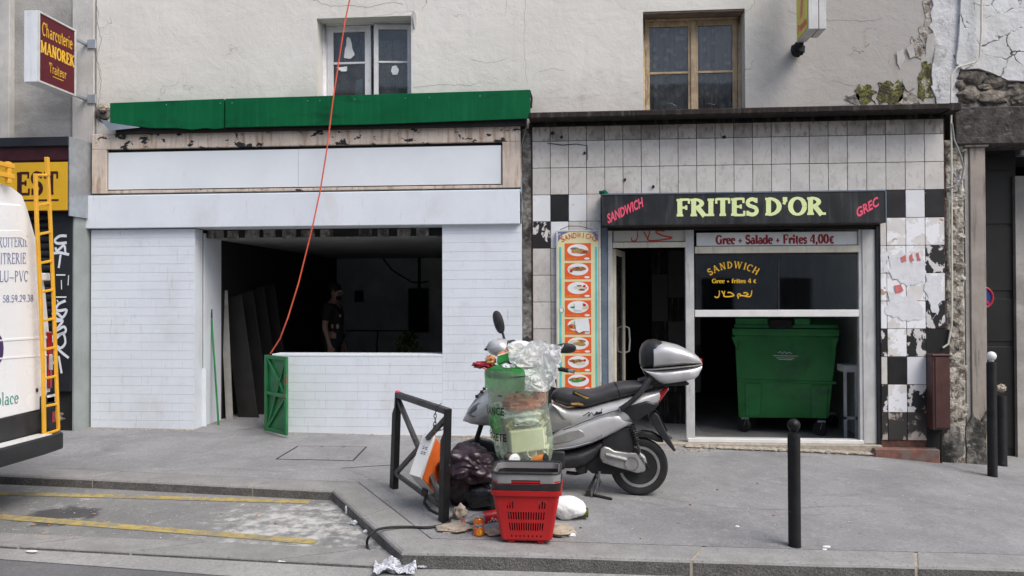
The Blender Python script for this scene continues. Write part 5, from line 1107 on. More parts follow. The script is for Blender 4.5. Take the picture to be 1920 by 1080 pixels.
# things in the white doorway
p0 = GP(410, 801); br = thing('broom', 'thin green broom handle with black tip leaning in the white doorway', 'broom', p0)
pa, pb2 = FP(410, 799, .32), FP(396.5, 596, .42); pc2 = FP(396, 580, .43)
put('handle', B().tube([pa, pb2], .012), mt['broom_green'], br); put('tip', B().tube([pb2, pc2], .014), mt['black_plastic'], br)
def lean(name, label, a, c, wdt, thk, mat, cat='board'):
    o = put(name, B().bar(a, c, wdt, thk, up=(0, 1, 0)), mt[mat], bevel=.003); tag(o, label, cat); return o
lean('leaning_board', 'pale narrow board leaning just inside the white doorway', FP(431, 800, .75), FP(420, 545, .85), .09, .02, 'grey_render')
for k in range(4): lean('leaning_board', ['dark board leaning against the room wall, frontmost of the dark ones', 'second dark board leaning against the room wall', 'third dark board leaning against the room wall', 'dark board leaning furthest back against the room wall'][k], (rxa+.28+.05*k, .95+.27*k, -.02), (rxa+.03+.04*k, 1.0+.27*k, 1.60+.05*k), .26, .03, 'dark_wood')

# ------------------------------------------------------------------ big green bin
YB = .75
bn = thing('waste_container', 'big green four-wheeled waste container with lid standing in the shop opening', 'waste container', FP(1478, 822, YB+.3))
q = lambda x, y, dy=0: FP(x, y, YB+dy)
tl, tr, bl, br_ = q(1383, 628), q(1573, 630), q(1390, 790), q(1557, 785)
D_ = .95
def frust(tl, tr, bl, br_, in_, D_):
    return B().add([bl, br_, br_+Vector((0, D_-in_, 0)), bl+Vector((0, D_-in_, 0)), tl+Vector((0, -in_, 0)), tr+Vector((0, -in_, 0)), tr+Vector((0, D_, 0)), tl+Vector((0, D_, 0))], [(0,3,2,1),(4,5,6,7),(0,1,5,4),(1,2,6,5),(2,3,7,6),(3,0,4,7)])
body = put('body', frust(tl, tr, bl, br_, .05, D_), mt['bin_green'], bn, bevel=.02, seg=2)
for x in (1418, 1540):
    a, c = q(x, 722), q(x-1, 786); put('front_rib', B().prism([a+Vector((-.10, -.031, 0)), a+Vector((.10, -.031, 0)), c+Vector((.09, -.006, 0)), c+Vector((-.09, -.006, 0))], (0, .03, 0)), mt['bin_green'], body, bevel=.008)
put('front_step', B().box(q(1388, 717).x, q(1570, 717).x, YB-.034, YB+.05, q(1480, 720).z, q(1480, 715).z), mt['bin_green'], body, bevel=.006)
put('rim', B().box(q(1379, 620).x, q(1575, 620).x, YB-.085, YB+D_+.04, q(1480, 630).z, q(1480, 617).z), mt['bin_green'], bn, bevel=.012, seg=2)
lid = B(); lx0_, lx1_ = q(1382, 610).x, q(1574, 610).x; zr = q(1480, 616).z
lid.prism([(lx0_, YB-.07, zr), (lx0_, YB-.06, zr+.045), (lx0_, YB+.25, zr+.10), (lx0_, YB+.6, zr+.12), (lx0_, YB+D_, zr+.05), (lx0_, YB+D_, zr)], (lx1_-lx0_, 0, 0)); ld = put('lid', lid, mt['bin_green'], bn, bevel=.02, seg=2)
for a, c in ((1384, 1447), (1493, 1524)): put('lid_ridge', B().box(q(a, 606).x, q(c, 606).x, YB-.05, YB+.5, zr+.02, zr+.125), mt['bin_green'], ld, bevel=.015)
put('lid_slot', B().box(q(1448, 606).x, q(1491, 606).x, YB-.085, YB+.3, zr-.005, zr+.105), mt['black_gap'], ld, bevel=.01)
for x in (1383, 1569):
    a = q(x, 633); s_ = 1 if x < 1400 else -1; put('lifting_lug', B().prism([a+Vector((-.04*s_, -.05, 0)), a+Vector((.05*s_, -.05, 0)), a+Vector((.05*s_, -.05, -.16)), a+Vector((.02*s_, -.05, -.16))], (0, .12, 0)), mt['bin_green'], bn, bevel=.008)
o = q(1458, 674, -.045); put('lettering', strokes([[(1466, 664), (1470, 661), (1474, 665), (1478, 661), (1482, 665), (1486, 662), (1492, 665)], [(1457, 669), (1503, 669)], [(1463, 673), (1497, 673)], [(1467, 676), (1493, 676)]], .8, lambda x, z, l: FP(x, z, YB-.046-l)), mt['paper_white'], body)
for dx, dy in ((1398, .06), (1539, .06), (1405, .75), (1532, .75)):
    c = FP(dx, 803, YB+dy) if dy < .5 else FP(dx, 797, YB+dy); c.z = fz+.088
    cs = put('caster', B().lathe([(.03, -.022), (.088, -.022), (.095, 0), (.088, .022), (.03, .022)], c, 20, 'x').xf(Matrix.Translation(c) @ Matrix.Rotation(R(50), 4, 'Z') @ Matrix.Translation(-c)), mt['black_rubber'], bn)
    put('fork', B().box(c.x-.03, c.x+.06, c.y-.035, c.y+.035, c.z+.07, bl.z+.01).bar(c+Vector((.03, -.03, .1)), c+Vector((0, -.03, -.01)), .035, .006).bar(c+Vector((.03, .03, .1)), c+Vector((0, .03, -.01)), .035, .006), mt['steel'], cs, bevel=.003)
bn.rotation_euler.z = R(-14); bn.location.x += .075; bn.location.y += .12
tb = thing('side_table', 'white metal stand behind the green waste container', 'stand', FP(1590, 810, .5))
a, c, e, f = RC(1583, 685, 1609, 806, .5)
put('shelf', B().box(a, c, .5, .75, f-.08, f), mt['alu'], tb, bevel=.004); put('lower_rail', B().box(a, c, .5, .53, e+.12, e+.15), mt['alu'], tb)
for x in (a, c-.03): put('leg', B().box(x, x+.03, .5, .53, fz, f-.081), mt['alu'], tb)
# ------------------------------------------------------------------ van (rear right corner in view)
XV = XP(93, 640, -4.46).x
vn = thing('white_van', 'white high-roofed van parked at the kerb with sign-written rear doors and yellow ladder', 'van', (-6.2, -3.6, S(-5, -3)-.1))
kp = [XP(x, y, XV) for x, y in ((94, 735), (94, 645), (85, 545), (68, 452), (50, 388), (41, 366))]
zbot = kp[0].z; ky = kp[0].y; W2 = 1.95
prof = [(p.y, p.z) for p in kp]; prof.append((prof[-1][0]-.12, prof[-1][1]+.05)); prof.append((prof[-1][0]-.35, prof[-1][1]+.035))
far = [(2*ky-W2-y, z) for y, z in prof[::-1]]; full = prof+far
LV = 4.8
b = B(); secs = [(0, .998), (.02, 1.0), (LV-.5, 1.0), (LV, .85)]
cy, cz_ = ky-W2/2, (zbot+kp[-1].z)/2; n_ = len(full)
for dx, s_ in secs: b.v += [Vector((XV-dx, cy+(y-cy)*s_, cz_+(z-cz_)*s_)) for y, z in full]
for k in range(3):
    for j in range(n_): b.f.append([k*n_+j, k*n_+(j+1)%n_, (k+1)*n_+(j+1)%n_, (k+1)*n_+j]); b.m.append(0)
b.f.append(list(range(n_))[::-1]); b.f.append([3*n_+j for j in range(n_)]); b.m += [0, 0]
body = put('body', b, mt['van_white'], vn, smooth=30)
def vp(x, z, l): p = XP(x, z, XV); return Vector((XV+l, p.y, p.z))
def vq(name, pts, th, mat, parent=vn, bevel=.004, lift=.0): return put(name, B().prism([vp(x, y, lift) for x, y in pts], (th, 0, 0)), mt[mat], parent, bevel=bevel)
# the right-hand rear door; the left one mirrors it towards the road
dpts = [(-40, 380), (36, 384), (44, 392), (62, 455), (78, 545), (84, 645), (85, 765), (0, 785), (-40, 795)]
rd = vq('rear_door', dpts, .018, 'van_white', bevel=.008, lift=.001)
l_ = [vp(x, y, 0) for x, y in dpts]; yc_ = cy
put('rear_door', B().prism([Vector((XV+.001, 2*yc_-p.y, p.z)) for p in l_], (.018, 0, 0)), mt['van_white'], vn, bevel=.008)
vq('door_recess', [(-40, 432), (36, 432), (45, 441), (58, 470), (72, 545), (78, 640), (70, 640), (60, 520), (44, 452), (34, 446), (-40, 446)], .007, 'van_white', rd, .006, .016)
vq('swage_line', [(-40, 638), (84, 630), (84, 635), (-40, 643)], .006, 'van_white', rd, .003, .017); vq('swage_line', [(-40, 672), (84, 664), (84, 668), (-40, 677)], .006, 'van_white', rd, .003, .017)
vq('tail_light', [(85, 622), (92, 622), (93, 660), (92, 728), (86, 728)], .03, 'red_lens', bevel=.008, lift=.002); vq('reversing_lens', [(86, 664), (92, 664), (92, 694), (86, 694)], .034, 'clear_lens', bevel=.006, lift=.004)
vq('lower_panel', [(-40, 790), (0, 784), (92, 765), (93, 806), (0, 838), (-40, 850)], .012, 'black_plastic', lift=.02)
hb = vq('handle', [(66, 512), (84, 512), (85, 526), (66, 526)], .03, 'van_white', rd, .008, .02); vq('hinge', [(76, 742), (97, 738), (97, 753), (76, 757)], .035, 'van_white', vn, .008, .02)
vq('door_lock', [(63, 728), (66, 728), (66, 735), (63, 735)], .01, 'black_plastic', rd, .001, .018)
bm_ = B(); q0, q1 = XP(97, 742, XV), XP(95, 838, XV)
bp = [(XV-.4, ky+.0), (XV+.10, ky+.0), (XV+.17, ky-.07), (XV+.19, ky-.3), (XV+.19, ky-W2+.3), (XV+.10, ky-W2)]
put('bumper', B().prism([(x, y, q1.z) for x, y in bp]+[(XV-.4, ky-W2, q1.z)], (0, 0, XP(95, 806, XV).z-q1.z)), mt['black_plastic'], vn, bevel=.03, seg=3)
put('bumper_step', B().box(XV+.05, XV+.17, ky-W2+.3, ky-.22, XP(95, 806, XV).z+.001, XP(95, 806, XV).z+.008), mt['white_enamel'], vn)
put('corner_guard', B().box(XV-.2, XV+.055, ky-.16, ky+.0, XP(95, 806, XV).z, q0.z+.02), mt['black_plastic'], vn, bevel=.02, seg=2); put('reflector', B().box(XV+.056, XV+.062, ky-.06, ky-.02, XP(95, 790, XV).z, XP(95, 770, XV).z), mt['red_lens'], vn)
put('underbody', B().box(XV-LV+.2, XV-.02, ky-W2+.15, ky-.12, q1.z-.04, zbot+.02), mt['black_plastic'], vn)
for dx in (.9, LV-.8):
    for yy in (ky-.14, ky-W2+.14):
        c = Vector((XV-dx, yy, S(XV-dx, yy)-.1+.33)); wl = put('wheel', B().lathe([(.2, -.1), (.31, -.1), (.33, -.06), (.33, .06), (.31, .1), (.2, .1)], c, 28, 'y'), mt['black_rubber'], vn)
        put('rim', B().lathe([(.02, -.06), (.2, -.09), (.21, 0), (.2, .09), (.02, .06)], c, 24, 'y'), mt['alloy'], wl)
def vtext(t, a, c, h, mat, **k):
    o, e = vp(*a, .025), vp(*c, .025); up = Vector((0, 0, 1)); u = e-o
    u.x = 0; L = u.length; u.normalize()
    put('lettering', letter_serif(t, L, h, lambda x, z, l: Vector((XV+.0195+l, o.y, o.z))+u*x+up*z, **k), mt[mat], rd)
kk = dict(thick=.13, thin=.06, sl=.09)
vtext('MIROITERIE', (-25, 465), (48, 462), .088, 'van_blue', **kk); vtext('VITRERIE', (-14, 496), (44, 494), .088, 'van_blue', **kk); vtext('ALU—PVC', (-17, 529), (48, 528), .088, 'van_blue', **kk)
vtext('58.59.29.38', (0, 567), (58, 565), .055, 'van_blue', thick=.16, thin=.10, sl=.04); vtext('place', (-13, 762), (30, 756), .10, 'van_green', thick=.13, thin=.06, sl=.09)
c = vp(-8, 655, .02); put('emblem', B().prism([c+Vector((0, .055*math.cos(t/20*2*math.pi), .11*math.sin(t/20*2*math.pi))) for t in range(20)], (.003, 0, 0)), mt['purple_ink'], rd)
# its ladder and roof rack
lr = [(42, 326), (45, 420), (52, 560), (57, 700), (59, 818)]; rr = [(66, 326), (71, 420), (77, 560), (82, 700), (86, 806)]
ly = lambda p, l=.11: vp(p[0], p[1], l)
ladder = put('ladder', B().tube([ly((42, 329)), ly((66, 329))], .012, 8), mt['ladder_yellow'], vn, label='yellow-orange access ladder on the rear doors')
for nm, pts, w_ in (('ladder_rail', lr, .032), ('ladder_rail', rr, .027)):
    b = B()
    for a, c in zip(pts, pts[1:]): b.bar(ly(a), ly(c), .022, w_, up=(0, 1, 0))
    put(nm, b, mt['ladder_yellow'], ladder, bevel=.003)
def at_(pts, y):
    for a, c in zip(pts, pts[1:]):
        if a[1] <= y <= c[1]: return (a[0]+(c[0]-a[0])*(y-a[1])/(c[1]-a[1]), y)
    return pts[-1]
for y in (386, 440, 494, 548, 602, 656, 710, 762, 814): put('rung', B().bar(ly(at_(lr, y)), ly(at_(rr, y-5)), .018, .020), mt['ladder_yellow'], ladder, bevel=.003)
put('rack_post', B().bar(ly((66, 330), .11), ly((64, 295), .11), .03, .03), mt['ladder_yellow'], ladder, bevel=.003)
put('ladder_foot', B().bar(vp(34, 826, .02), vp(60, 818, .11), .03, .02), mt['ladder_yellow'], ladder)
zr_ = XP(30, 345, XV-.1).z
for z_, yoff in ((zr_+.10, -.05), (zr_+.02, -.02)): put('roof_rack_bar', B().bar((XV+.05, prof[-1][0]+.3, z_), (XV+.05, 2*cy-prof[-1][0], z_), .035, .035), mt['ladder_yellow'], vn, bevel=.003)
for dy in (.25, 0, -.3, -.8, -1.1): put('roof_rack_post', B().bar((XV+.05, prof[-1][0]+dy, zr_-.04), (XV+.05, prof[-1][0]+dy, zr_+.13), .03, .04), mt['ladder_yellow'], vn, bevel=.003)

# ------------------------------------------------------------------ bollards
def bollard(base, top, wd, label, ball, name='bollard'):
    g = GP(*base); Y = g.y; t = FP(base[0], top, Y); k = FPX/((g-CAM).dot(_F)); r = wd/2/k; h = t.z-g.z; g2 = Vector((g.x, g.y, g.z-.02))
    b = thing(name, label, 'bollard', g2, 'bollards along the pavement')
    rb = r*1.04 if ball else r; hp = h-rb*1.9 if ball else h-.02
    put('post', B().lathe([(r*1.12, 0), (r*1.12, .012), (r, .03), (r, hp-.012), (r*.93, hp)], g2, 24), mt['black_steel'] if ball != 'grey' else mt['grey_steel'], b)
    if ball and ball != 'grey':
        put('ball', B().lathe([(r*.5, -rb*1.1), (r*.55, -rb*.86)]+[(rb*math.cos(R(a)), rb*math.sin(R(a))) for a in range(-55, 90, 12)]+[(.001, rb)], (g.x, g.y, t.z-rb), 24), mt[ball], b)
    return b
bollard((1490, 1024), 785, 23, 'black bollard with a black ball top at the front kerb', 'black_steel')
bollard((1861, 893), 659, 17, 'black bollard with a white ball top before the gateway', 'white_enamel')
g = GP(1878, 872); k_ = FPX/((g-CAM).dot(_F)); bl_ = bollard((1878, 872), 735, 19, 'dull grey post with broken pale top behind the white-topped bollard', None)
put('broken_top', B().blob(FP(1877, 728, g.y), (.05, .05, .045), 4, .4, 3, 3, .2), mt['stone'], bl_)

# ------------------------------------------------------------------ steel barrier
gl, gr_ = GP(737, 914), GP(833, 979); fdir = (gr_-gl); fdir.z = 0; fdir.normalize()
ba = thing('steel_barrier', 'black steel pavement barrier with crossing braces beside the rubbish', 'barrier', gl.lerp(gr_, .5))
hl = FP(749, 735, gl.y).z; hr = FP(840, 766, gr_.y).z
bl0, br0 = gl+fdir*.035, gr_
TLp, TRp = Vector((bl0.x+.03, bl0.y, hl)), Vector((br0.x+.025, br0.y, hr))
up_ = (fdir.x, fdir.y, 0)
def post(base, top, ch):
    b = B(); m_ = base.lerp(top, ch)
    side = Vector((fdir.x, fdir.y, 0)); nrm = Vector((-fdir.y, fdir.x, 0))
    pts = [base-side*.06, base+side*.03, top+side*.03, top-side*.006, m_+Vector((0,0,.06))-side*.006, m_-side*.058]
    return b.prism([p-nrm*.025 for p in pts], nrm*.05)
put('post', post(bl0-Vector((0,0,.02)), TLp, .78), mt['black_steel'], ba, bevel=.003); put('post', post(br0-Vector((0,0,.02)), TRp, .72), mt['black_steel'], ba, bevel=.003)
put('top_rail', B().bar(TLp-Vector((0,0,.02)), TRp-Vector((0,0,.02)), .05, .045), mt['grey_steel'], ba, bevel=.003)
sd = Vector((fdir.x, fdir.y, 0)); LP = bl0+Vector((0,0,.13))+sd*.03; RP = br0+Vector((0,0,.13))-sd*.04
mid = TLp.lerp(RP, .62)
put('brace', B().bar(TLp-Vector((0,0,.05)), RP, .035, .038), mt['grey_steel'], ba, bevel=.003); put('brace', B().bar(LP, TRp-Vector((0,0,.06)), .03, .038), mt['grey_steel'], ba, bevel=.003); put('brace', B().bar(LP+sd*.02, RP+Vector((0,0,-.03)), .026, .036), mt['grey_steel'], ba, bevel=.003)
put('pink_tip', B().blob(TLp+Vector((0,0,.006)), (.022, .022, .012), 1, .2), mt['pink_ink'], ba)
# chain
ch_ = thing('chain', 'thin steel chain looped over the barrier rail holding the appliance', 'chain', TRp)
tc = FP(823, 756, TRp.y); cpts = [FP(x, y, TRp.y-.04+.01*i) for i, (x, y) in enumerate(((828, 756), (820, 762), (816, 776), (816, 792), (812, 804), (818, 810), (826, 806), (832, 800)))]
acc = []
for a, c in zip(cpts, cpts[1:]):
    n_ = max(1, int((c-a).length/.026))
    acc += [(a.lerp(c, k/n_), a.lerp(c, (k+1)/n_)) for k in range(n_)]
for i, (a, c) in enumerate(acc):
    d = (c-a).normalized(); s_ = d.cross(Vector((0, 1, 0))).normalized() if i % 2 else Vector((0, 1, 0)); s_ = (s_-d*s_.dot(d)).normalized()
    ring = [a.lerp(c, .5)+d*(.02*math.cos(t/10*2*math.pi))+s_*(.009*math.sin(t/10*2*math.pi)) for t in range(11)]
    put('chain_link', B().tube(ring, .0032, 5), mt['grey_steel'], ch_)
# discarded appliance
ap = thing('discarded_heater', 'discarded tilted appliance with white edge and orange side leaning on the barrier', 'appliance', GP(800, 935))
Y0 = gl.lerp(gr_, .35).y-.42; P0 = FP(767, 890, Y0)
ax_b = (FP(791, 893, Y0)-P0); ax_b = Vector((ax_b.x, -.05, ax_b.z)); ax_a = FP(794, 812, Y0+.16)-P0; ax_c = FP(792, 919, Y0+.13)-P0
ax_a = Vector(ax_a); ax_c = Vector(ax_c)
wb_ = B().par(P0+ax_b*.03, ax_b*.94, ax_a, ax_c); put('body', wb_, mt['beige_metal'], ap, bevel=.006)
put('front', B().par(P0-ax_c*.02, ax_b, ax_a, ax_c*.08), mt['white_enamel'], ap, bevel=.004)
nb_ = ax_a.cross(ax_c).normalized(); nb_ = nb_ if nb_.dot(ax_b) > 0 else -nb_
put('side_plate', B().par(P0+ax_b*.97+ax_c*.1+ax_a*.02+nb_*.002, ax_c*.88, ax_a*.96, nb_*.006), mt['orange_metal'], ap, bevel=.003)
nc = ax_a.cross(ax_b).normalized(); nc = nc if nc.dot(CAM-P0) > 0 else -nc
for u, v in ((.38, .66), (.62, .66), (.38, .54), (.62, .54)):
    for h in (-.02, .02):
        c = P0-ax_c*.02+ax_b*u+ax_a*(v+h)+nc*.001; put('vent_slot', B().par(c, ax_b*.16, ax_a*.012, nc*.002), mt['black_gap'], ap)
put('cable_gland', B().lathe([(.03, 0), (.03, .03), (.018, .05)], P0+ax_b*.4+ax_c*.8-Vector((0, 0, .05)), 14), mt['black_plastic'], ap)
e0 = P0+ax_b*.5+ax_c*.85-Vector((0, 0, .03))
put('power_lead', B().tube([e0, e0+Vector((-.01, -.02, -.07)), GP(795, 945)+Vector((0, 0, .02)), GP(806, 958)+Vector((0, 0, .01)), GP(822, 966)+Vector((0, 0, .008)), GP(838, 962)+Vector((0, 0, .008))], .011), mt['black_rubber'], ap)
gc = [(845, 972, .012), (841, 979, .012), (826, 985, .012), (800, 989, .012), (765, 988, .012), (730, 989, .02), (706, 994, .03), (692, 1006, .0), (688, 1020, -.07), (694, 1034, -.095), (715, 1045, -.10), (735, 1055, -.10)]
gcab = [GP(x, y, o) for x, y, o in gc]
def smooth_pts(P, n_=4):
    out = []
    for j in range(len(P)-1):
        p0, p1, p2, p3 = P[max(j-1,0)], P[j], P[j+1], P[min(j+2,len(P)-1)]
        for t in range(n_):
            u = t/n_; out.append(.5*((2*p1)+(p2-p0)*u+(2*p0-5*p1+4*p2-p3)*u*u+(3*p1-p0-3*p2+p3)*u**3))
    return out+[P[-1]]
o = put('loose_cable', B().tube(smooth_pts(gcab), .0095), mt['black_rubber']); tag(o, 'loose black cable lying over the kerb corner into the gutter', 'cable')
# ------------------------------------------------------------------ bin bags
g = GP(880, 960)
o = put('bin_bag', B().blob(g+Vector((-.02, .24, .24)), (.27, .24, .25), 3, .25, 1.5, 5, .22, -.24, .06), mt['purple_bag'], smooth=180); tag(o, 'dark purple bin bag standing behind the barrier', 'bin bag', 'bin bags under the hanging sack')
o = put('bin_bag', B().blob(FP(872, 872, g.y+.02)+Vector((.02, 0, 0)), (.20, .17, .13), 9, .4, 1.6, 5, .4, None, .10), mt['purple_bag'], smooth=180); tag(o, 'crumpled dark purple bin bag slumped on top of the others', 'bin bag', 'bin bags under the hanging sack')
o = put('bin_bag', B().blob(GP(905, 962)+Vector((.0, .14, .135)), (.21, .16, .145), 5, .15, 1.6, 5, .3, -.13, .05), mt['black_bag'], smooth=180); tag(o, 'shiny black bin bag lying low beside the red basket', 'bin bag', 'bin bags under the hanging sack')

# ------------------------------------------------------------------ hanging refuse sack on its ring
gb_ = GP(972, 950); Yb_ = gb_.y
sp = lambda x, y, dy=0: FP(x, y, Yb_+dy)
kS = FPX/((sp(972, 780)-CAM).dot(_F)); rS = 57/kS; cS = sp(969, 700)
st = thing('litter_bin', 'green ring-lidded street litter bin on a post holding the clear sack', 'litter bin', gb_)
put('post', B().tube([Vector((cS.x+.03, Yb_+rS+.05, gb_.z-.02)), Vector((cS.x+.03, Yb_+rS+.05, cS.z+.06))], .03, 12), mt['grey_steel'], st)
zr1, zr0 = sp(969, 688).z, sp(969, 706).z; ze_ = sp(969, 703).z
put('ring', B().lathe([(rS*.93, zr0-cS.z), (rS*1.0, zr0-cS.z), (rS*1.03, zr1-cS.z-.01), (rS*1.03, zr1-cS.z), (rS*.95, zr1-cS.z), (rS*.93, zr0-cS.z)], cS, 36, cap=False), mt['lid_green'], st)
put('arm', B().box(cS.x+.0, cS.x+.06, Yb_+rS*.95, Yb_+rS+.08, zr0, zr0+.03), mt['lid_green'], st)
put('elastic_band', B().tube([cS+Vector((rS*1.025*math.cos(t/40*2*math.pi), rS*1.025*math.sin(t/40*2*math.pi), ze_-cS.z+.006-.006*math.sin(t/40*2*math.pi)+.004*math.sin(t))) for t in range(41)], .005, 6), mt['black_rubber'], st)
# sack: a film that hangs from the ring, sagging to the right
rings = []
prf = [(697, 913, 1026), (703, 912, 1027), (716, 911, 1029), (724, 912, 1030), (735, 914, 1029), (755, 915, 1028), (780, 916, 1030), (805, 920, 1033), (825, 924, 1036), (845, 928, 1037), (858, 931, 1035), (868, 936, 1030)]
def sack(inset=0, prf=prf):
    b = B(); n_ = 72
    for i, (y, xl, xr_) in enumerate(prf):
        cc = sp((xl+xr_)/2, y); r = (xr_-xl)/2/kS-inset
        for j in range(n_):
            th = 2*math.pi*j/n_; wob = 1+(.012+.035*i/len(prf))*noise.noise(Vector((math.cos(th)*2.4, math.sin(th)*2.4, i*.35)))*1.6+.010*math.sin(th*17+2*math.sin(i*.5))*(1.4-i/len(prf))
            b.v.append(Vector((cc.x+r*wob*math.cos(th), Yb_+r*.85*wob*math.sin(th), cc.z)))
    for i in range(len(prf)-1):
        for j in range(n_): b.f.append([i*n_+j, (i+1)*n_+j, (i+1)*n_+(j+1)%n_, i*n_+(j+1)%n_]); b.m.append(0)
    b.f.append([(len(prf)-1)*n_+j for j in range(n_)][::-1]); b.m.append(0); return b
sk_ = put('refuse_sack', sack(), mt['bag_film'], smooth=180); tag(sk_, 'see-through green refuse sack full of cups and cartons hanging from the ring', 'refuse sack')
def wrap(cx, cy_, dr=.012):
    def f(x, z, l):
        p = sp(cx, cy_); zz = p.z+z
        # width of the sack at this height
        ys = [sp(969, q[0]).z for q in prf]; i = max(0, min(len(prf)-2, next((k for k in range(len(prf)-1) if ys[k+1] <= zz <= ys[k]), 0)))
        t = (ys[i]-zz)/(ys[i]-ys[i+1]); xl = prf[i][1]+(prf[i+1][1]-prf[i][1])*t; xr_ = prf[i][2]+(prf[i+1][2]-prf[i][2])*t
        c = sp((xl+xr_)/2, 780); r = (xr_-xl)/2/kS+dr; th = R(-90)+(p.x+x-c.x)/r
        return Vector((c.x+r*math.cos(th), Yb_+r*.85*math.sin(th), zz))
    return f
def wraptext(t, right, base, w_, h):
    p = sp(*base); b = letter_sans(t, w_, h, lambda x, z, l: Vector((x, 0, z)), .02)
    # keep the letters dense enough to bend
    wf = wrap(base[0], base[1]); b2 = B(); b2.v = [wf(v.x, v.z, 0) for v in b.v]; b2.f = b.f; b2.m = b.m
    put('lettering', b2, mt['black_rubber'], sk_)
wraptext('VIGILANCE', 0, (868, 772), (941-868)/kS*1.12, .062); wraptext('PROPRETE', 0, (876, 820), (945-876)/kS*1.12, .062)
wf = wrap(935, 738); b = B(); b.quad(*[wf(x, z, 0) for x, z in ((0, 0), (.04, 0), (.04, .009), (0, .009))]); put('printed_dash', b, mt['black_rubber'], sk_)
b = B(); n_ = 72; rows = []
for i, (y, k_) in enumerate(((690, 1.055), (700, 1.075), (710, 1.065), (718, 1.055), (727, 1.045))):
    z = sp(969, y).z
    for j in range(n_):
        th = 2*math.pi*j/n_; a_ = k_+.018*math.sin(th*11+i*.7)*(i/4)+.02*noise.noise(Vector((math.cos(th)*2, math.sin(th)*2, i*.5))); zz_ = z-(.022*noise.noise(Vector((math.cos(th)*3, math.sin(th)*3, 7))) if i == 4 else 0)
        b.v.append(Vector((cS.x+rS*a_*math.cos(th), Yb_+rS*.97*a_*math.sin(th), zz_)))
for i in range(4):
    for j in range(n_): b.f.append([i*n_+j, (i+1)*n_+j, (i+1)*n_+(j+1)%n_, i*n_+(j+1)%n_]); b.m.append(0)
put('folded_cuff', b, mt['cuff_film'], sk_, smooth=180)
# contents: each thing by itself
def cup(c, ax, r0, r1, h, mat, label, lidm=None, name='paper_cup', cat='cup'):
    ax = Vector(ax).normalized(); M_ = Matrix.Translation(c) @ ax.to_track_quat('Z', 'Y').to_matrix().to_4x4()
    t = thing(name, label, cat, c); put('cup_wall', B().lathe([(r0, 0), (r1, h), (r1+.003, h+.003), (r1-.004, h), (r0-.004, .006)], (0, 0, 0), 20, cap=False).lathe([(.001, .004), (r0, .004)], (0, 0, 0), 20, cap=False).xf(M_), mt[mat], t)
    if lidm: put('lid', B().lathe([(.001, h+.014), (r1*.8, h+.014), (r1*.86, h+.006), (r1+.006, h+.004), (r1+.006, h-.006)], (0, 0, 0), 20, cap=False).xf(M_), mt[lidm], t)
    return t
cup(sp(952, 856, -.12), (.55, -.75, -.12), .036, .046, .10, 'brown_paper', 'brown coffee cup with white lid at the bottom of the sack', 'paper_white')
cup(sp(984, 848, -.06), (.55, -.7, .15), .034, .043, .10, 'paper_white', 'empty white paper cup at the bottom of the sack')
cup(sp(998, 863, -.13), (.95, -.25, .12), .034, .042, .11, 'orange_plastic', 'orange cup with dark lid lying at the bottom of the sack', 'charcoal_panel')
cup(sp(930, 738, -.10), (.2, -.5, .9), .03, .04, .09, 'paper_white', 'white cup pressed against the upper left of the sack')
def crump(name, label, cat, c, rad, seed, mat, amp=.35, ridge=.4, sub=4, fine=.08, group=None):
    o = put(name, B().blob(c, rad, seed, amp, 2.6, sub, ridge, None, fine), mt[mat], smooth=40); return tag(o, label, cat, group)
_c = sp(985, 822, -.05); o = put('carton', B().box(-.135, .135, -.11, .11, -.085, .085).xf(Matrix.Translation(_c) @ Matrix.Rotation(.25, 4, 'Z') @ Matrix.Rotation(-.08, 4, 'Y')), mt['pale_card'], bevel=.008); tag(o, 'pale box-shaped food carton in the middle of the sack', 'carton')
o = put('serviettes', B().crumple(sp(985, 797, -.05), .24, .15, .07, 3, 26, .4), mt['paper_white'], smooth=30); tag(o, 'loose white paper serviettes on top of the pale carton in the sack', 'paper')
crump('wrapping_paper', 'bunched white paper above the pale carton in the sack', 'paper', sp(975, 778, -.08), (.14, .08, .07), 6, 'paper_white', .5, .5, 4)
crump('packaging', 'salmon pink packaging pressed against the upper sack wall', 'packaging', sp(978, 755, -.06), (.15, .12, .075), 8, 'salmon', .3, .6, 4, .12)
crump('packaging', 'coral red packaging at the right side of the sack', 'packaging', sp(1012, 745, .0), (.055, .07, .07), 9, 'salmon', .2, .3)
crump('green_wrapper', 'dark green wrapper at the left side of the sack behind the print', 'wrapper', sp(930, 790, -.06), (.05, .06, .10), 10, 'lid_green', .3, .3)
crump('blue_wrapper', 'bright blue plastic wrapper at the bottom of the sack', 'wrapper', sp(968, 868, -.03), (.16, .10, .03), 11, 'blue_plastic', .4, .4)
crump('wrapping_paper', 'off-white paper lining the lower right of the sack', 'paper', sp(1008, 825, .06), (.07, .10, .13), 12, 'pale_card', .3, .4)
crump('wrapping_paper', 'creased pale paper standing at the lower left of the sack', 'paper', sp(936, 828, .02), (.04, .10, .12), 13, 'paper_white', .2, .3)
crump('bread_bag', 'grey crumpled filling in the middle back of the sack', 'packaging', sp(970, 800, .13), (.19, .09, .25), 14, 'pale_card', .2, .3)
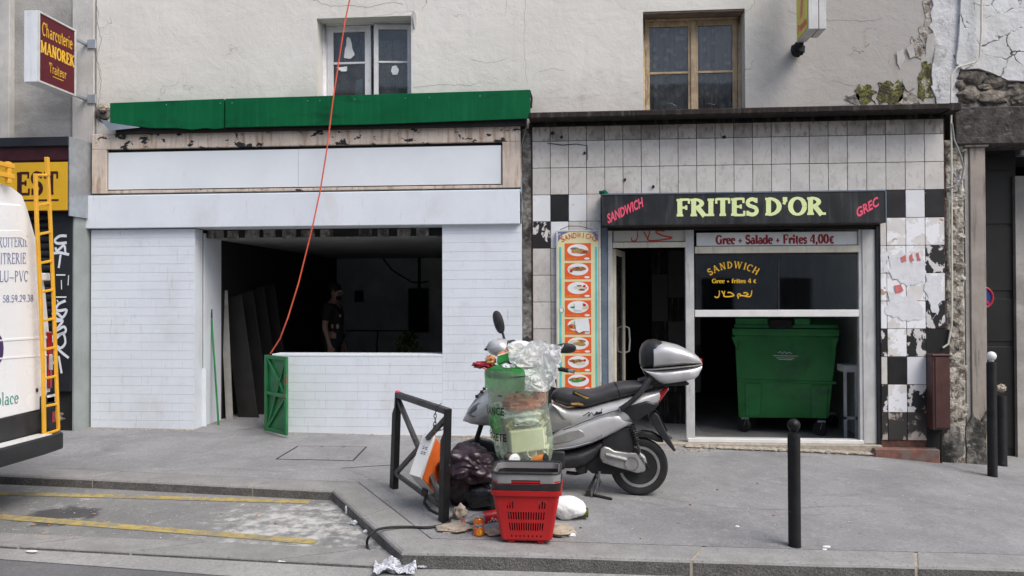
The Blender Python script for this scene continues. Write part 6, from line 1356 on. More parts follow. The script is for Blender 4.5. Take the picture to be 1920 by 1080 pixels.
for k, (x, y, dy, w_, d_, h_, m_, lb) in enumerate([(935, 765, -.02, .10, .09, .05, 'paper_white', 'white crumpled receipt paper at the upper left inside the sack'), (1012, 790, -.0, .11, .11, .06, 'pale_card', 'cream crumpled paper at the right inside the sack behind the film'), (950, 850, -.04, .14, .10, .06, 'paper_white', 'white crumpled napkin near the bottom left inside the sack'), (1015, 845, -.0, .12, .12, .06, 'pale_card', 'cream wrapping at the bottom right inside the sack'), (990, 735, -.06, .14, .07, .04, 'paper_white', 'white paper sheet just under the ring inside the sack'), (955, 795, -.06, .10, .07, .06, 'menu_yellow', 'pale yellow wrapping left of the carton inside the sack')]):
    o = put('wrapping_paper', B().crumple(sp(x, y, dy), w_, d_, h_*1.4, 20+k, 22, k).xf(Matrix.Translation(sp(x, y, dy)) @ Matrix.Rotation(R(60), 4, 'X') @ Matrix.Translation(-sp(x, y, dy))), mt[m_], smooth=35); tag(o, lb, 'paper')
# heap on top
crump('crisp_packet', 'torn shiny red crisp packet sticking out at the left of the heap', 'wrapper', sp(906, 684, -.06), (.09, .05, .028), 21, 'crisp_red', .4, .4)
crump('sweet_wrapper', 'small amber cellophane wrapper beside the red packet', 'wrapper', sp(920, 675, -.07), (.04, .04, .04), 22, 'amber_wrap', .5, .5)
crump('peach', 'round orange fruit peel on the heap', 'fruit', sp(942, 667, -.05), (.04, .04, .035), 23, 'salmon', .1, .05, 3, 0)
crump('sweet_wrapper', 'golden wrapper at the back of the heap over the orange peel', 'wrapper', sp(957, 660, .0), (.055, .05, .03), 24, 'amber_wrap', .5, .4)
gx = thing('green_carton', 'slanting green food carton with yellow edge on the heap', 'carton', sp(958, 678, -.12))
A_, C_ = sp(932, 683, -.12), sp(982, 667, -.12); u = C_-A_
put('side', B().par(A_, u, Vector((0, .01, .055)), Vector((0, .14, -.02))), mt['lid_green'], gx, bevel=.004); put('top_edge', B().par(A_+Vector((0, .012, .058)), u, Vector((0, .01, .014)), Vector((0, .12, -.01))), mt['menu_yellow'], gx, bevel=.003)
cup(sp(971, 684, -.12), (.25, -.35, .9), .03, .042, .07, 'milky_film', 'clear plastic cup sitting upright on the sack rim', None, 'plastic_cup')
crump('paper_scrap', 'white scrap of paper on the sack rim below the green carton', 'paper', sp(953, 687, -.16), (.05, .04, .018), 26, 'paper_white', .4, .4)
b = B()
for k, (x, y, dy, w_, d_, h_, tilt, yaw) in enumerate([(985, 668, -.14, .25, .20, .10, 62, .2), (1026, 690, -.14, .22, .30, .11, 84, -.35), (1003, 712, -.27, .18, .17, .06, 86, .15), (1040, 672, -.02, .17, .22, .09, 70, -.7), (1000, 655, .02, .26, .18, .09, 30, .4)]):
    c = sp(x, y, dy); q2 = B().crumple(c, w_, d_, h_, 40+k*3, 40).xf(Matrix.Translation(c) @ Matrix.Rotation(yaw, 4, 'Z') @ Matrix.Rotation(R(tilt), 4, 'X') @ Matrix.Translation(-c)); b.add(q2.v, q2.f)
b.blob(sp(1008, 680, .0), (.13, .08, .09), 33, .4, 1.5, 4, .5)
o = put('carrier_bag', b, mt['white_film'], smooth=50)
tag(o, 'crumpled translucent white carrier bag spilling over the sack rim', 'plastic bag')
crump('paper_roll', 'white rolled kitchen paper beneath the white carrier bag', 'paper', sp(976, 652, -.02), (.11, .06, .055), 36, 'paper_white', .08, .06)

# ------------------------------------------------------------------ red basket
gk = GP(987, 1021); kB = FPX/((gk-CAM).dot(_F)); Yk = gk.y
bs = thing('shopping_basket', 'red plastic shopping basket with grey handles standing on the kerb', 'basket', gk)
bpx = lambda x, y, dy=0: FP(x, y, Yk+dy)
hw_b, hw_t = 48/kB, 63/kB; dpt_b, dpt_t = .15, .19; zb_, zt_ = bpx(987, 1012).z, bpx(987, 924).z; cx_ = gk.x; cyk = Yk+dpt_b
def shell(front):
    pass
def rrect(hw, hd, r, n_=5):
    out = []
    for (sx, sy, a0) in ((1, -1, -90), (1, 1, 0), (-1, 1, 90), (-1, -1, 180)):
        for k in range(n_+1):
            a = R(a0+90*k/n_); out.append((sx*(hw-r)+r*math.cos(a), sy*(hd-r)+r*math.sin(a)))
    return out
def lerp(a, c, t): return a+(c-a)*t
# slotted walls made of bars: the front and back have the slot rows, the sides too
def wallgrid(P, nrm, th, rows, x_slots):
    """P(u,v) -> point; cells not in slots become solid boxes"""
    b = B(); us = sorted({0, 1, *[x for s in rows for sl in s[2] for x in sl]}); vsn = sorted({0, 1, *[v for s in rows for v in s[:2]]})
    for va, vb in zip(vsn, vsn[1:]):
        row = next((s for s in rows if s[0] <= va and vb <= s[1]), None)
        edges = [0]+([x for sl in row[2] for x in sl] if row else [])+[1]
        for k in range(0, len(edges), 2):
            ua, ub = edges[k], edges[k+1]
            f = [P(ua, va), P(ub, va), P(ub, vb), P(ua, vb)]; b.add(f+[p+nrm*th for p in f], [(0,1,2,3),(7,6,5,4),(0,4,5,1),(1,5,6,2),(2,6,7,3),(3,7,4,0)])
    return b
def slots(n_, a, c, fill=.5, only=None):
    out = []; w_ = (c-a)/n_
    for k in range(n_):
        if only and k not in only: continue
        out.append((a+w_*k+w_*(1-fill)/2, a+w_*(k+1)-w_*(1-fill)/2))
    return out
rws = [(.055, .10, slots(8, .13, .87, .28)), (.20, .37, slots(15, .14, .86, .5)), (.44, .61, slots(15, .14, .86, .5)), (.68, .84, slots(15, .14, .86, .5, (0, 1, 2, 12, 13, 14)))]
cr = .025
Pf = lambda u, v: Vector((cx_+lerp(-1, 1, u)*(lerp(hw_b, hw_t, v)-cr), cyk-lerp(dpt_b, dpt_t, v), lerp(zb_, zt_, v)))
Pb = lambda u, v: Vector((cx_+lerp(-1, 1, u)*(lerp(hw_b, hw_t, v)-cr), cyk+lerp(dpt_b, dpt_t, v), lerp(zb_, zt_, v)))
Pl = lambda u, v: Vector((cx_-lerp(hw_b, hw_t, v), cyk+lerp(-1, 1, u)*(lerp(dpt_b, dpt_t, v)-cr), lerp(zb_, zt_, v)))
Pr = lambda u, v: Vector((cx_+lerp(hw_b, hw_t, v), cyk+lerp(-1, 1, u)*(lerp(dpt_b, dpt_t, v)-cr), lerp(zb_, zt_, v)))
for P, nn in ((Pf, (0, 1, 0)), (Pb, (0, -1, 0)), (Pl, (1, 0, 0)), (Pr, (-1, 0, 0))): put('slotted_wall', wallgrid(P, Vector(nn), .004, rws, None), mt['red_plastic'], bs, smooth=0)
for sx in (-1, 1):
    for sy in (-1, 1):
        b = B(); n_ = 5
        for v in (0, 1):
            for k in range(n_+1):
                a = R(90*k/n_); b.v.append(Vector((cx_+sx*(lerp(hw_b, hw_t, v)-cr+cr*math.cos(a)), cyk+sy*(lerp(dpt_b, dpt_t, v)-cr+cr*math.sin(a)), lerp(zb_, zt_, v))))
        for k in range(n_): b.f.append([k, k+1, n_+2+k, n_+1+k]); b.m.append(0)
        put('corner', b, mt['red_plastic'], bs, smooth=60)
put('base', B().prism([(cx_+x, cyk+y, zb_) for x, y in rrect(hw_b, dpt_b, cr)], (0, 0, .012)), mt['red_plastic'], bs)
put('lower_edge', B().prism([(cx_+x, cyk+y, zb_-.012) for x, y in rrect(hw_b*.93, dpt_b*.93, cr)], (0, 0, .0115)), mt['red_plastic'], bs, bevel=.004)
for sx in (-.6, .55): 
    for sy in (-.75, .75): put('foot', B().box(cx_+hw_b*sx-.022, cx_+hw_b*sx+.022, cyk+dpt_b*sy-.018, cyk+dpt_b*sy+.018, S(cx_, cyk)+.0, zb_-.0121), mt['red_plastic'], bs, bevel=.004)
def band(z0, z1, hw, hd, th, mat, name, fl=0, cut=None):
    b = B(); o_, i_ = rrect(hw, hd, .05), rrect(hw-th, hd-th, .05-th*.6); o2 = rrect(hw+fl, hd+fl, .05); n_ = len(o_)
    rowsv = [[(cx_+x, cyk+y, z0) for x, y in i_], [(cx_+x, cyk+y, z0) for x, y in o_], [(cx_+x, cyk+y, z1) for x, y in o2], [(cx_+x, cyk+y, z1) for x, y in rrect(hw+fl-th, hd+fl-th, .05-th*.6)]]
    for r_ in rowsv: b.v += [Vector(p) for p in r_]
    for k in range(4):
        for j in range(n_): b.f.append([k*n_+j, k*n_+(j+1)%n_, ((k+1)%4)*n_+(j+1)%n_, ((k+1)%4)*n_+j]); b.m.append(0)
    return put(name, b, mt[mat], bs, smooth=40)
zz = lambda y: bpx(987, y).z
band(zz(927), zz(918), hw_t+.012, dpt_t+.012, .012, 'red_plastic', 'rim', .004); band(zz(917.5), zz(906), hw_t+.006, dpt_t+.006, .02, 'black_plastic', 'black_rim', .006)
band(zz(905), zz(897), hw_t-.004, dpt_t-.004, .012, 'black_plastic', 'inner_rim'); band(zz(903), zz(900), hw_t+.002, dpt_t, .006, 'red_plastic', 'red_strip')
o = put('bin_bag', B().blob((cx_, cyk, (zb_+zt_)/2-.02), (hw_b*.86, dpt_b*.82, (zt_-zb_)*.42), 66, .15, 1.8, 4, .3, None, .04), mt['black_bag'], smooth=180); tag(o, 'dark crumpled rubbish filling the inside of the red basket', 'rubbish')
# raised grey handles, front one with its grip opening
zA, zB = zz(904), zz(886)
b = B(); o_ = rrect(hw_t+.004, dpt_t+.002, .06, 8); n_ = len(o_)
def hpt(x, y, z, th=0): return Vector((cx_+x*(1-th/.2), cyk+y*(1-th/.2), z))
grip = lambda x, y: y < 0 and abs(x) < hw_t*.48
for j in range(n_):
    (xa_, ya_), (xb_, yb_) = o_[j], o_[(j+1)%n_]; steps = 14 if math.hypot(xb_-xa_, yb_-ya_) > .1 else 1
    for k in range(steps):
        a = (lerp(xa_, xb_, k/steps), lerp(ya_, yb_, k/steps)); c = (lerp(xa_, xb_, (k+1)/steps), lerp(ya_, yb_, (k+1)/steps)); m_ = ((a[0]+c[0])/2, (a[1]+c[1])/2)
        z0 = zA+(.022 if grip(*m_) else 0)
        f = [hpt(*a, z0), hpt(*c, z0), hpt(*c, zB), hpt(*a, zB)]; g_ = [hpt(*a, z0, .014), hpt(*c, z0, .014), hpt(*c, zB, .014), hpt(*a, zB, .014)]
        b.add(f+g_, [(0,1,2,3),(7,6,5,4),(3,2,6,7),(0,4,5,1)])
put('handle', b, mt['grey_plastic'], bs, smooth=40)
put('handle_lip', B().tube([Vector((cx_+x*1.0, cyk+y*1.0, zB+.004)) for x, y in o_+o_[:1]], .009, 8), mt['black_plastic'], bs)
put('grip_shadow', B().box(cx_-hw_t*.42, cx_+hw_t*.42, cyk-dpt_t+.022, cyk-dpt_t+.03, zA, zA+.021), mt['black_plastic'], bs)

# ------------------------------------------------------------------ small litter by the basket
cn = thing('drink_can', 'orange Fanta soft drink can standing by the kerb'.replace('Fanta ', ''), 'can', GP(898, 1004))
gcn = GP(898, 1004); kc = FPX/((gcn-CAM).dot(_F)); rc_ = 10/kc; hc = 32/kc
cb = put('can_body', B().lathe([(rc_*.8, 0), (rc_, .008), (rc_, hc-.014), (rc_*.82, hc-.003), (rc_*.80, hc)], gcn, 28), mt['can_orange'], cn)
put('can_end', B().lathe([(.001, hc-.002), (rc_*.78, hc-.002), (rc_*.82, hc+.001), (rc_*.80, hc+.002)], gcn, 24, cap=False), mt['chrome'], cn)
def cyl(cx0, z0, tilt=0, lift=.0006):
    def f(x, z, l): 
        xx, zz_ = x*math.cos(tilt)-z*math.sin(tilt), x*math.sin(tilt)+z*math.cos(tilt); th = R(-90)+(cx0+xx)/(rc_+lift)
        return Vector((gcn.x+(rc_+lift)*math.cos(th), gcn.y+(rc_+lift)*math.sin(th), gcn.z+z0+zz_))
    return f
put('lettering', letter_sans('Fanta', rc_*1.62, rc_*.62, cyl(-rc_*.62, hc*.50, .18, .0007), .14), mt['paper_white'], cb); put('lettering', letter_sans('Fanta', rc_*1.55, rc_*.6, cyl(-rc_*.59, hc*.505, .18, .0013), .05), mt['navy'], cb)
f_ = cyl(rc_*.25, hc*.28, 0, .0008); b = B(); b.add([f_(.5*rc_*math.cos(t/14*2*math.pi), .5*rc_*math.sin(t/14*2*math.pi), 0) for t in range(14)], [tuple(range(14))]); put('fruit_print', b, mt['yellow_ink'], cb)
f_ = cyl(-.1*rc_, hc*.78, 0, .0008); b = B(); b.add([f_(.35*rc_*math.cos(t/10*2*math.pi), .16*rc_*math.sin(t/10*2*math.pi), 0) for t in range(10)], [tuple(range(10))]); put('leaf_print', b, mt['lid_green'], cb)
# bottle
bo = thing('drink_bottle', 'clear plastic soft drink bottle with red label and cap lying by the basket', 'bottle', GP(905, 983))
b0, b1 = GP(866, 985)+Vector((0, 0, .02)), GP(950, 975)+Vector((0, .02, .045)); ax = b1-b0; L = ax.length; MB_ = Matrix.Translation(b0) @ ax.to_track_quat('Z', 'Y').to_matrix().to_4x4()
put('cap', B().lathe([(.015, 0), (.016, .018), (.012, .024)], (0, 0, 0), 16).xf(MB_), mt['cola_red'], bo); bt = put('bottle_wall', B().lathe([(.012, .02), (.014, .04), (.03, .075), (.043, .12), (.044, L-.02), (.036, L)], (0, 0, 0), 22).xf(MB_), mt['dark_glass_bottle'], bo)
put('label', B().lathe([(.0447, .17), (.0449, .20), (.0449, L-.06)], (0, 0, 0), 22, cap=False).xf(MB_), mt['cola_red'], bt)
b = strokes([[(.19, .0), (.20, .02), (.215, .0), (.225, -.02), (.24, .01), (.25, -.01), (.265, .015), (.28, -.01), (.29, .02)]], .008, lambda x, z, l: MB_ @ Vector((.0455*math.cos(R(200)+z/.045), .0455*math.sin(R(200)+z/.045), x))); put('label_script', b, mt['paper_white'], bt)
# rubble slabs
for k, (x, y, rx, ry, rz_, sd_, lb) in enumerate([(851, 993, .125, .10, .022, 3, 'flat beige slab of broken plaster beside the drink can'), (862, 972, .05, .05, .065, 8, 'upright lump of beige plaster at the barrier post'), (930, 1000, .09, .08, .018, 5, 'broken plaster slab partly under the red basket'), (1048, 998, .11, .13, .03, 6, 'sloping beige plaster slab to the right of the basket'), (822, 935, .07, .08, .055, 9, 'pale lump of plaster under the leaning appliance')]):
    g_ = GP(x, y); o = put('plaster_slab', B().blob(g_+Vector((0, 0, rz_*.6)), (rx, ry, rz_), 60+sd_, .35, 2.2, 4, .1, None, .08), mt['stone'], smooth=40); tag(o, lb, 'plaster slab')
wbg = thing('bottle_bag', 'white carrier bag wrapped round a green bottle lying beside the basket', 'bag', GP(1066, 985))
b0, b1 = GP(1046, 970)+Vector((0, .05, .07)), GP(1097, 975)+Vector((0, .08, .05))
put('wrapped_bag', B().blob(GP(1062, 978)+Vector((0, .08, .078)), (.135, .10, .085), 44, .25, 1.0, 5, .10, -.076, .10), mt['paper_white'], wbg, smooth=180)
ax = b1-b0; ax.z = -.0; MB_ = Matrix.Translation(b1-ax*.45+Vector((.0, -.06, 0))) @ ax.to_track_quat('Z', 'Y').to_matrix().to_4x4(); L = ax.length*.5
put('bottle', B().lathe([(.036, -.05), (.036, L-.005), (.036, L+.01), (.030, L+.016), (.026, L)], (0, 0, 0), 20).xf(MB_), mt['olive_glass'], wbg)
f0 = GP(1035, 955); crump('paper_scrap', 'pink and white screwed-up tissue by the right-hand plaster slab', 'paper', GP(1071, 1005)+Vector((0, 0, .008)), (.03, .025, .012), 44, 'paper_white', .4, .4)
o = put('newspaper', B().crumple(GP(740, 1070, -.108), .27, .20, .075, 5, 34, .2), mt['newsprint'], smooth=25); tag(o, 'crumpled printed newspaper lying in the gutter at the kerb corner', 'newspaper')
for k, (x, y, off, rad, m_, lb) in enumerate([(622, 936, -.085, (.028, .02, .026), 'paper_white', 'screwed-up white paper in the inner kerb corner'), (652, 962, -.085, (.022, .022, .04), 'paper_white', 'small white carton fragment against the slanting kerb'), (664, 983, -.085, (.025, .02, .02), 'newsprint', 'bluish paper scrap further along the slanting kerb'), (686, 998, -.085, (.02, .02, .012), 'paper_white', 'white scrap in the bay near the end of the cable'),
        (1550, 1026, 0, (.028, .02, .006), 'paper_white', 'flat white scrap right of the black bollard'), (1546, 1031, 0, (.016, .012, .005), 'paper_white', 'smaller white flake just below the flat scrap by the bollard'), (1382, 988, 0, (.018, .012, .006), 'paper_white', 'white flake on the pavement left of the black bollard'), (1737, 837, 0, (.05, .03, .012), 'paper_white', 'white paper lying on the red step'), (791, 1064, -.1, (.03, .01, .008), 'newsprint', 'narrow paper strip in the gutter right of the newspaper'), (60, 1034, -.1, (.04, .02, .004), 'paper_white', 'flat white scrap in the gutter at the left'), (530, 1052, -.1, (.045, .02, .004), 'paper_white', 'long white scrap on the gutter stones')]):
    crump('paper_scrap', lb, 'paper', GP(x, y, off)+Vector((0, 0, rad[2]*.6)), rad, 70+k, m_, .35, .3, 3)
for k, pts in enumerate([[(1105, 905), (1250, 935), (1420, 955), (1600, 948), (1900, 962)], [(700, 900), (640, 880), (520, 884), (380, 876)], [(200, 850), (330, 846), (470, 858)]]):
    b = B(); q = smooth_pts([GP(x, y, .0015) for x, y in pts], 8); q = [p+Vector((.02*noise.noise(p*4), .02*noise.noise(p*4+Vector((3, 3, 3))), 0)) for p in q]
    for qd in ribbon([(p.x, p.y) for p in q], lambda dx, dy: .004): b.quad(*[(x, y, S(x, y)+.0015) for x, y in qd])
    put('pavement_crack', b, mt['kerb_face'], kind='structure')
b = B(); b2 = B()
for k in range(230):
    r_ = random.random()
    if r_ < .45: x, y, off = random.uniform(0, 690), random.uniform(935, 1010), -.088
    elif r_ < .6: x, y, off = random.uniform(1240, 1500), random.uniform(836, 852), .0
    elif r_ < .85: x, y, off = random.uniform(700, 1900), random.uniform(880, 1030), .0
    else: x, y, off = random.uniform(620, 690), random.uniform(935, 1000), -.088
    if off < -.01 and (x-560)*1.0 > (y-900)*.9+75: continue
    p = GP(x, y, off); s_ = random.uniform(.003, .010); t = random.uniform(0, 3.14); (b if k % 6 else b2).add([p+Vector((s_*math.cos(t), s_*math.sin(t), .001)), p+Vector((-s_*.6*math.sin(t), s_*.6*math.cos(t), .004)), p+Vector((-s_*math.cos(t), -s_*math.sin(t), .001)), p+Vector((s_*.6*math.sin(t), -s_*.6*math.cos(t), .005))], [(0, 1, 2, 3)])
o = put('litter', b, mt['paper_white']); o['kind'] = 'stuff'; o['label'] = 'tiny pale flakes and crumbs scattered over the ground'
b = B()
for k in range(20):
    x, y, off = random.choice([(random.uniform(0, 680), random.uniform(930, 1010), -.088), (random.uniform(760, 1800), random.uniform(890, 1020), 0)])
    if off < 0 and x-560 > (y-900)*.9+75: continue
    p = GP(x, y, off)+Vector((0, 0, .005)); t = random.uniform(0, 3.14); b2.tube([p, p+Vector((.024*math.cos(t), .024*math.sin(t), 0))], .004, 6)
o = put('cigarette_litter', b2, mt['amber_wrap']); o['kind'] = 'stuff'; o['label'] = 'scattered cigarette ends'
b = B()
for k in range(40):
    x = random.uniform(1225, 1330); p = GP(x, random.uniform(838, 850)); b.blob(p, (random.uniform(.01, .03), .015, .008), k, .5, 3, 1)
for k in range(70):
    x = random.choice((random.uniform(172, 372), random.uniform(545, 975))); y = np.interp(x, [170, 365, 545, 740, 1000], [802, 806, 811, 816, 825]); p = GP(x, y+random.uniform(0, 3)); s_ = random.uniform(.005, .016); b.blob(p, (s_*1.6, s_, s_*.6), k+50, .5, 3, 1)
o = put('debris', b, mt['stone']); o['kind'] = 'stuff'
# ------------------------------------------------------------------ scooter
gs = GP(1198, 927); Ys = gs.y; kM = FPX/((FP(1120, 800, Ys)-CAM).dot(_F))
sc = thing('motor_scooter', 'silver motor scooter with torn grey seat and top case parked beside the litter bin', 'scooter', GP(1060, 927))
q = lambda x, y, dy=0: FP(x, y, Ys+dy)
def shape(name, pts, hw, mat, parent=sc, bevel=.02, seg=3, c=0, smooth=60):   # side outline with rounded edges, centred on the scooter's plane
    return put(name, B().prism([q(x, y)+Vector((0, c-hw, 0)) for x, y in pts], (0, 2*hw, 0)), mt[mat], parent, bevel=bevel, seg=seg, smooth=smooth)
def interp(tab, x): return float(np.interp(x, [t[0] for t in tab], [t[1] for t in tab]))
def ploft(name, top, bot, wid, mat, n_=22, e=2.6, parent=sc, x0=None, x1=None, ring=20):
    x0 = top[0][0] if x0 is None else x0; x1 = top[-1][0] if x1 is None else x1; secs = []
    for k in range(n_+1):
        t = k/n_; x = x0+(x1-x0)*(.5-.5*math.cos(math.pi*t)); a, c = q(x, interp(top, x)), q(x, interp(bot, x)); m_ = (a+c)/2
        secs.append((m_, (0, 1, 0), (0, 0, 1), max(.004, interp(wid, x)), max(.003, (a.z-c.z)/2), e))
    return put(name, B().loft(secs, ring), mt[mat], parent, smooth=55)
# wheels
def wheel(x, y, r_px, yaw=0):
    c = q(x, y); r = r_px/kM; M_ = Matrix.Translation(c) @ Matrix.Rotation(yaw, 4, 'Z') @ Matrix.Translation(-c)
    w_ = put('wheel', B().lathe([(r*.70, -.045), (r*.80, -.058), (r*.93, -.055), (r*.985, -.035), (r, 0), (r*.985, .035), (r*.93, .055), (r*.80, .058), (r*.70, .045)], c, 44, 'y').xf(M_), mt['black_rubber'], sc)
    put('rim', B().lathe([(r*.60, -.02), (r*.62, -.046), (r*.71, -.05), (r*.72, 0), (r*.71, .05), (r*.62, .046), (r*.60, .02), (r*.60, -.02)], c, 36, 'y', cap=False).xf(M_), mt['alloy'], w_)
    b = B()
    for k in range(5):
        a = R(72*k+20); d = Vector((math.cos(a), 0, math.sin(a))); n_ = Vector((-d.z, 0, d.x)); b.bar(c+d*r*.12+n_*.01+Vector((0, -.03, 0)), c+d*r*.61+n_*.035+Vector((0, -.03, 0)), .03, .028, up=(0, 1, 0)).bar(c+d*r*.12-n_*.01+Vector((0, -.025, 0)), c+d*r*.61+Vector((0, -.025, 0)), .03, .02, up=(0, 1, 0))
    put('spoke', b.xf(M_), mt['silver'], w_, bevel=.003)['kind'] = 'stuff'
    put('brake_drum', B().lathe([(.001, -.03), (r*.19, -.035), (r*.2, 0), (r*.19, .035), (.001, .03)], c, 24, 'y', cap=False).xf(M_), mt['grey_steel'], w_)
    return w_
wheel(1198, 873, 53.5); wheel(897, 878, 52, .10)
# front end
shape('front_fender', [(850, 858), (858, 840), (872, 827), (896, 821), (920, 826), (934, 840), (936, 856), (924, 846), (900, 838), (876, 842), (862, 852)], .065, 'black_plastic', bevel=.02)
for dy in (-.075, .075): put('fork_leg', B().tube([q(897, 876, dy), q(890, 835, dy), q(903, 795, dy*.8)], .022, 10), mt['black_steel'], sc)
ploft('nose', [(869, 785), (880, 762), (894, 744), (905, 735), (922, 722), (945, 700), (960, 690)], [(869, 789), (885, 794), (905, 797), (922, 797), (945, 815), (960, 845)], [(869, .03), (885, .12), (905, .17), (930, .20), (960, .21)], 'silver', 18)
for dy in (-1, 1):
    put('headlamp', B().prism([q(x, y, dy*wd_) for x, y, wd_ in ((876, 775, .105), (886, 762, .135), (897, 755, .155), (921, 757, .172), (921, 772, .172), (905, 779, .162), (886, 783, .13))], (0, -dy*.03 if dy > 0 else .03, 0)).xf(Matrix.Translation((0, dy*.004, 0))), mt['lamp_glass'], sc)
    put('lamp_reflector', B().prism([q(x, y, dy*(wd_-.018)) for x, y, wd_ in ((892, 764, .14), (904, 760, .16), (918, 761, .165), (918, 770, .165), (903, 775, .16))], (0, .008*-dy, 0)), mt['chrome'], sc)
put('windscreen_trim', B().tube([q(893, 744, -.10), q(904, 734, -.10), q(912, 725, -.09)], .006), mt['black_plastic'], sc)
for x, y in ((897, 741), (906, 733), (911, 727)): put('trim_clip', B().box(q(x, y).x-.012, q(x, y).x+.012, Ys-.125, Ys-.10, q(x, y).z-.008, q(x, y).z+.016), mt['black_plastic'], sc)
shape('leg_shield', [(922, 722), (950, 690), (966, 688), (975, 760), (985, 830), (1005, 850), (1005, 868), (960, 868), (932, 830)], .20, 'silver', bevel=.04)
shape('inner_shield', [(958, 690), (978, 700), (992, 790), (1010, 838), (1000, 842), (976, 800)], .19, 'black_plastic', bevel=.02)
shape('footboard', [(985, 845), (1040, 836), (1060, 838), (1060, 872), (1000, 874)], .20, 'black_plastic', bevel=.02)
shape('centre_tunnel', [(990, 842), (1010, 822), (1030, 808), (1052, 790), (1060, 800), (1060, 842)], .07, 'black_plastic', bevel=.02)
# handlebars
ploft('handlebar_cowl', [(912, 650), (918, 640), (930, 634), (942, 634), (955, 640), (966, 648)], [(912, 655), (920, 664), (935, 669), (950, 669), (960, 668), (966, 664)], [(912, .05), (925, .15), (945, .17), (966, .10)], 'silver', 14)
ploft('instrument_cowl', [(930, 652), (945, 640), (965, 636), (985, 645), (995, 660)], [(930, 662), (945, 676), (965, 690), (985, 690), (995, 676)], [(930, .08), (950, .16), (975, .14), (995, .05)], 'black_plastic', 14)
hc_ = q(962, 668); hd = Vector((.10, 1, 0)).normalized()
put('steering_column', B().tube([q(962, 672), q(948, 720), q(930, 790)], .035, 12), mt['black_plastic'], sc)
# bars turned to the left so the near grip points to the rear right
bar_p = [q(960, 668, .0), q(985, 668, -.12), q(1030, 688, -.27), q(1066, 695, -.33)]
put('handlebar', B().tube(bar_p[:3], .014, 10), mt['black_steel'], sc); put('grip', B().tube([bar_p[2].lerp(bar_p[3], -.6), bar_p[3]], .019, 12), mt['black_rubber'], sc)
put('bar_end', B().tube([bar_p[3], bar_p[3]+(bar_p[3]-bar_p[2]).normalized()*.05], [.015, .017], 12), mt['chrome'], sc); put('handlebar', B().tube([q(958, 668), q(940, 662, .2), q(925, 655, .33)], .014, 10), mt['black_steel'], sc)
put('lever', B().tube([q(985, 672, -.14), q(1010, 690, -.24), q(1045, 706, -.33)], .007, 6), mt['grey_steel'], sc)
put('indicator_tip', B().blob(q(912, 655, -.06), (.02, .015, .012), 1, .1), mt['black_plastic'], sc)
def mirror(stem, c, rx, rz_, ang, dy):
    put('mirror_stem', B().tube([q(x, y, dy) for x, y in stem], .011, 8), mt['black_plastic'], sc); cc = q(*c, dy)
    M_ = Matrix.Translation(cc) @ Matrix.Rotation(R(ang), 4, 'Y')
    m_ = put('mirror', B().loft([((0, -.03, 0), (1, 0, 0), (0, 0, 1), rx*.55, rz_*.55, 2.2), ((0, -.022, 0), (1, 0, 0), (0, 0, 1), rx*.85, rz_*.85, 2.2), ((0, 0, 0), (1, 0, 0), (0, 0, 1), rx, rz_, 2.3), ((0, .012, 0), (1, 0, 0), (0, 0, 1), rx*.96, rz_*.96, 2.3)], 24).xf(M_), mt['black_plastic'], sc)
    put('mirror_glass', B().loft([((0, .0125, 0), (1, 0, 0), (0, 0, 1), rx*.9, rz_*.9, 2.3), ((0, .0135, 0), (1, 0, 0), (0, 0, 1), rx*.9, rz_*.9, 2.3)], 24).xf(M_), mt['chrome'], m_)
mirror([(950, 648), (945, 634), (940, 615)], (935, 604), 10/kM, 23/kM, -15, .16)
mirror([(1015, 672), (1030, 664), (1046, 658)], (1061, 653), 19/kM, 9.5/kM, 0, -.20)
put('mirror_stem', B().tube([bar_p[1], q(1010, 674, -.2), q(1020, 668, -.2)], .010, 8), mt['black_plastic'], sc)
put('wind_deflector', B().prism([q(x, y, .05) for x, y in ((975, 640), (988, 629), (1001, 641), (995, 655))], (0, .02, 0)), mt['grey_steel'], sc); put('wind_deflector', B().prism([q(x, y, -.02) for x, y in ((1008, 644), (1024, 640), (1020, 660), (1012, 664))], (0, .02, 0)), mt['grey_steel'], sc)
# body
bodyw = [(1030, .13), (1050, .12), (1075, .15), (1110, .175), (1180, .17), (1220, .13), (1252, .07)]
top = [(1036, 753), (1050, 758), (1062, 764), (1096, 762), (1130, 752), (1160, 745), (1190, 737), (1225, 730), (1252, 724)]
bot = [(1036, 757), (1046, 770), (1056, 792), (1080, 812), (1110, 815), (1150, 802), (1182, 788), (1215, 768), (1236, 752), (1252, 730)]
ploft('body_panel', top, bot, bodyw, 'silver', 26, 3.2)
lt = [(1028, 818), (1045, 806), (1060, 795), (1090, 782), (1130, 768), (1160, 766), (1184, 788)]; lb_ = [(1028, 842), (1060, 841), (1085, 836), (1110, 828), (1135, 817), (1160, 804), (1184, 792)]
ploft('side_panel', lt, lb_, [(1028, .18), (1080, .195), (1130, .19), (1160, .18), (1184, .12)], 'silver', 22, 3.4)
ploft('tunnel_neck', [(1030, 756), (1042, 756), (1056, 764), (1072, 768)], [(1030, 815), (1042, 812), (1056, 806), (1072, 800)], [(1030, .08), (1072, .15)], 'silver', 8, 3)
put('panel_recess', B().prism([q(x, y, -.197) for x, y in ((1036, 822), (1065, 810), (1085, 805), (1095, 810), (1097, 818), (1070, 828), (1036, 834))], (0, .03, 0)), mt['alloy'], sc, bevel=.006)
put('trim_strip', B().tube([q(1036, 843, -.196), q(1075, 838, -.20), q(1110, 828, -.197), q(1132, 817, -.19)], .007, 8), mt['chrome'], sc); put('foot_peg', B().bar(q(1108, 829, -.205), q(1132, 817, -.205), .02, .014), mt['chrome'], sc, bevel=.003)
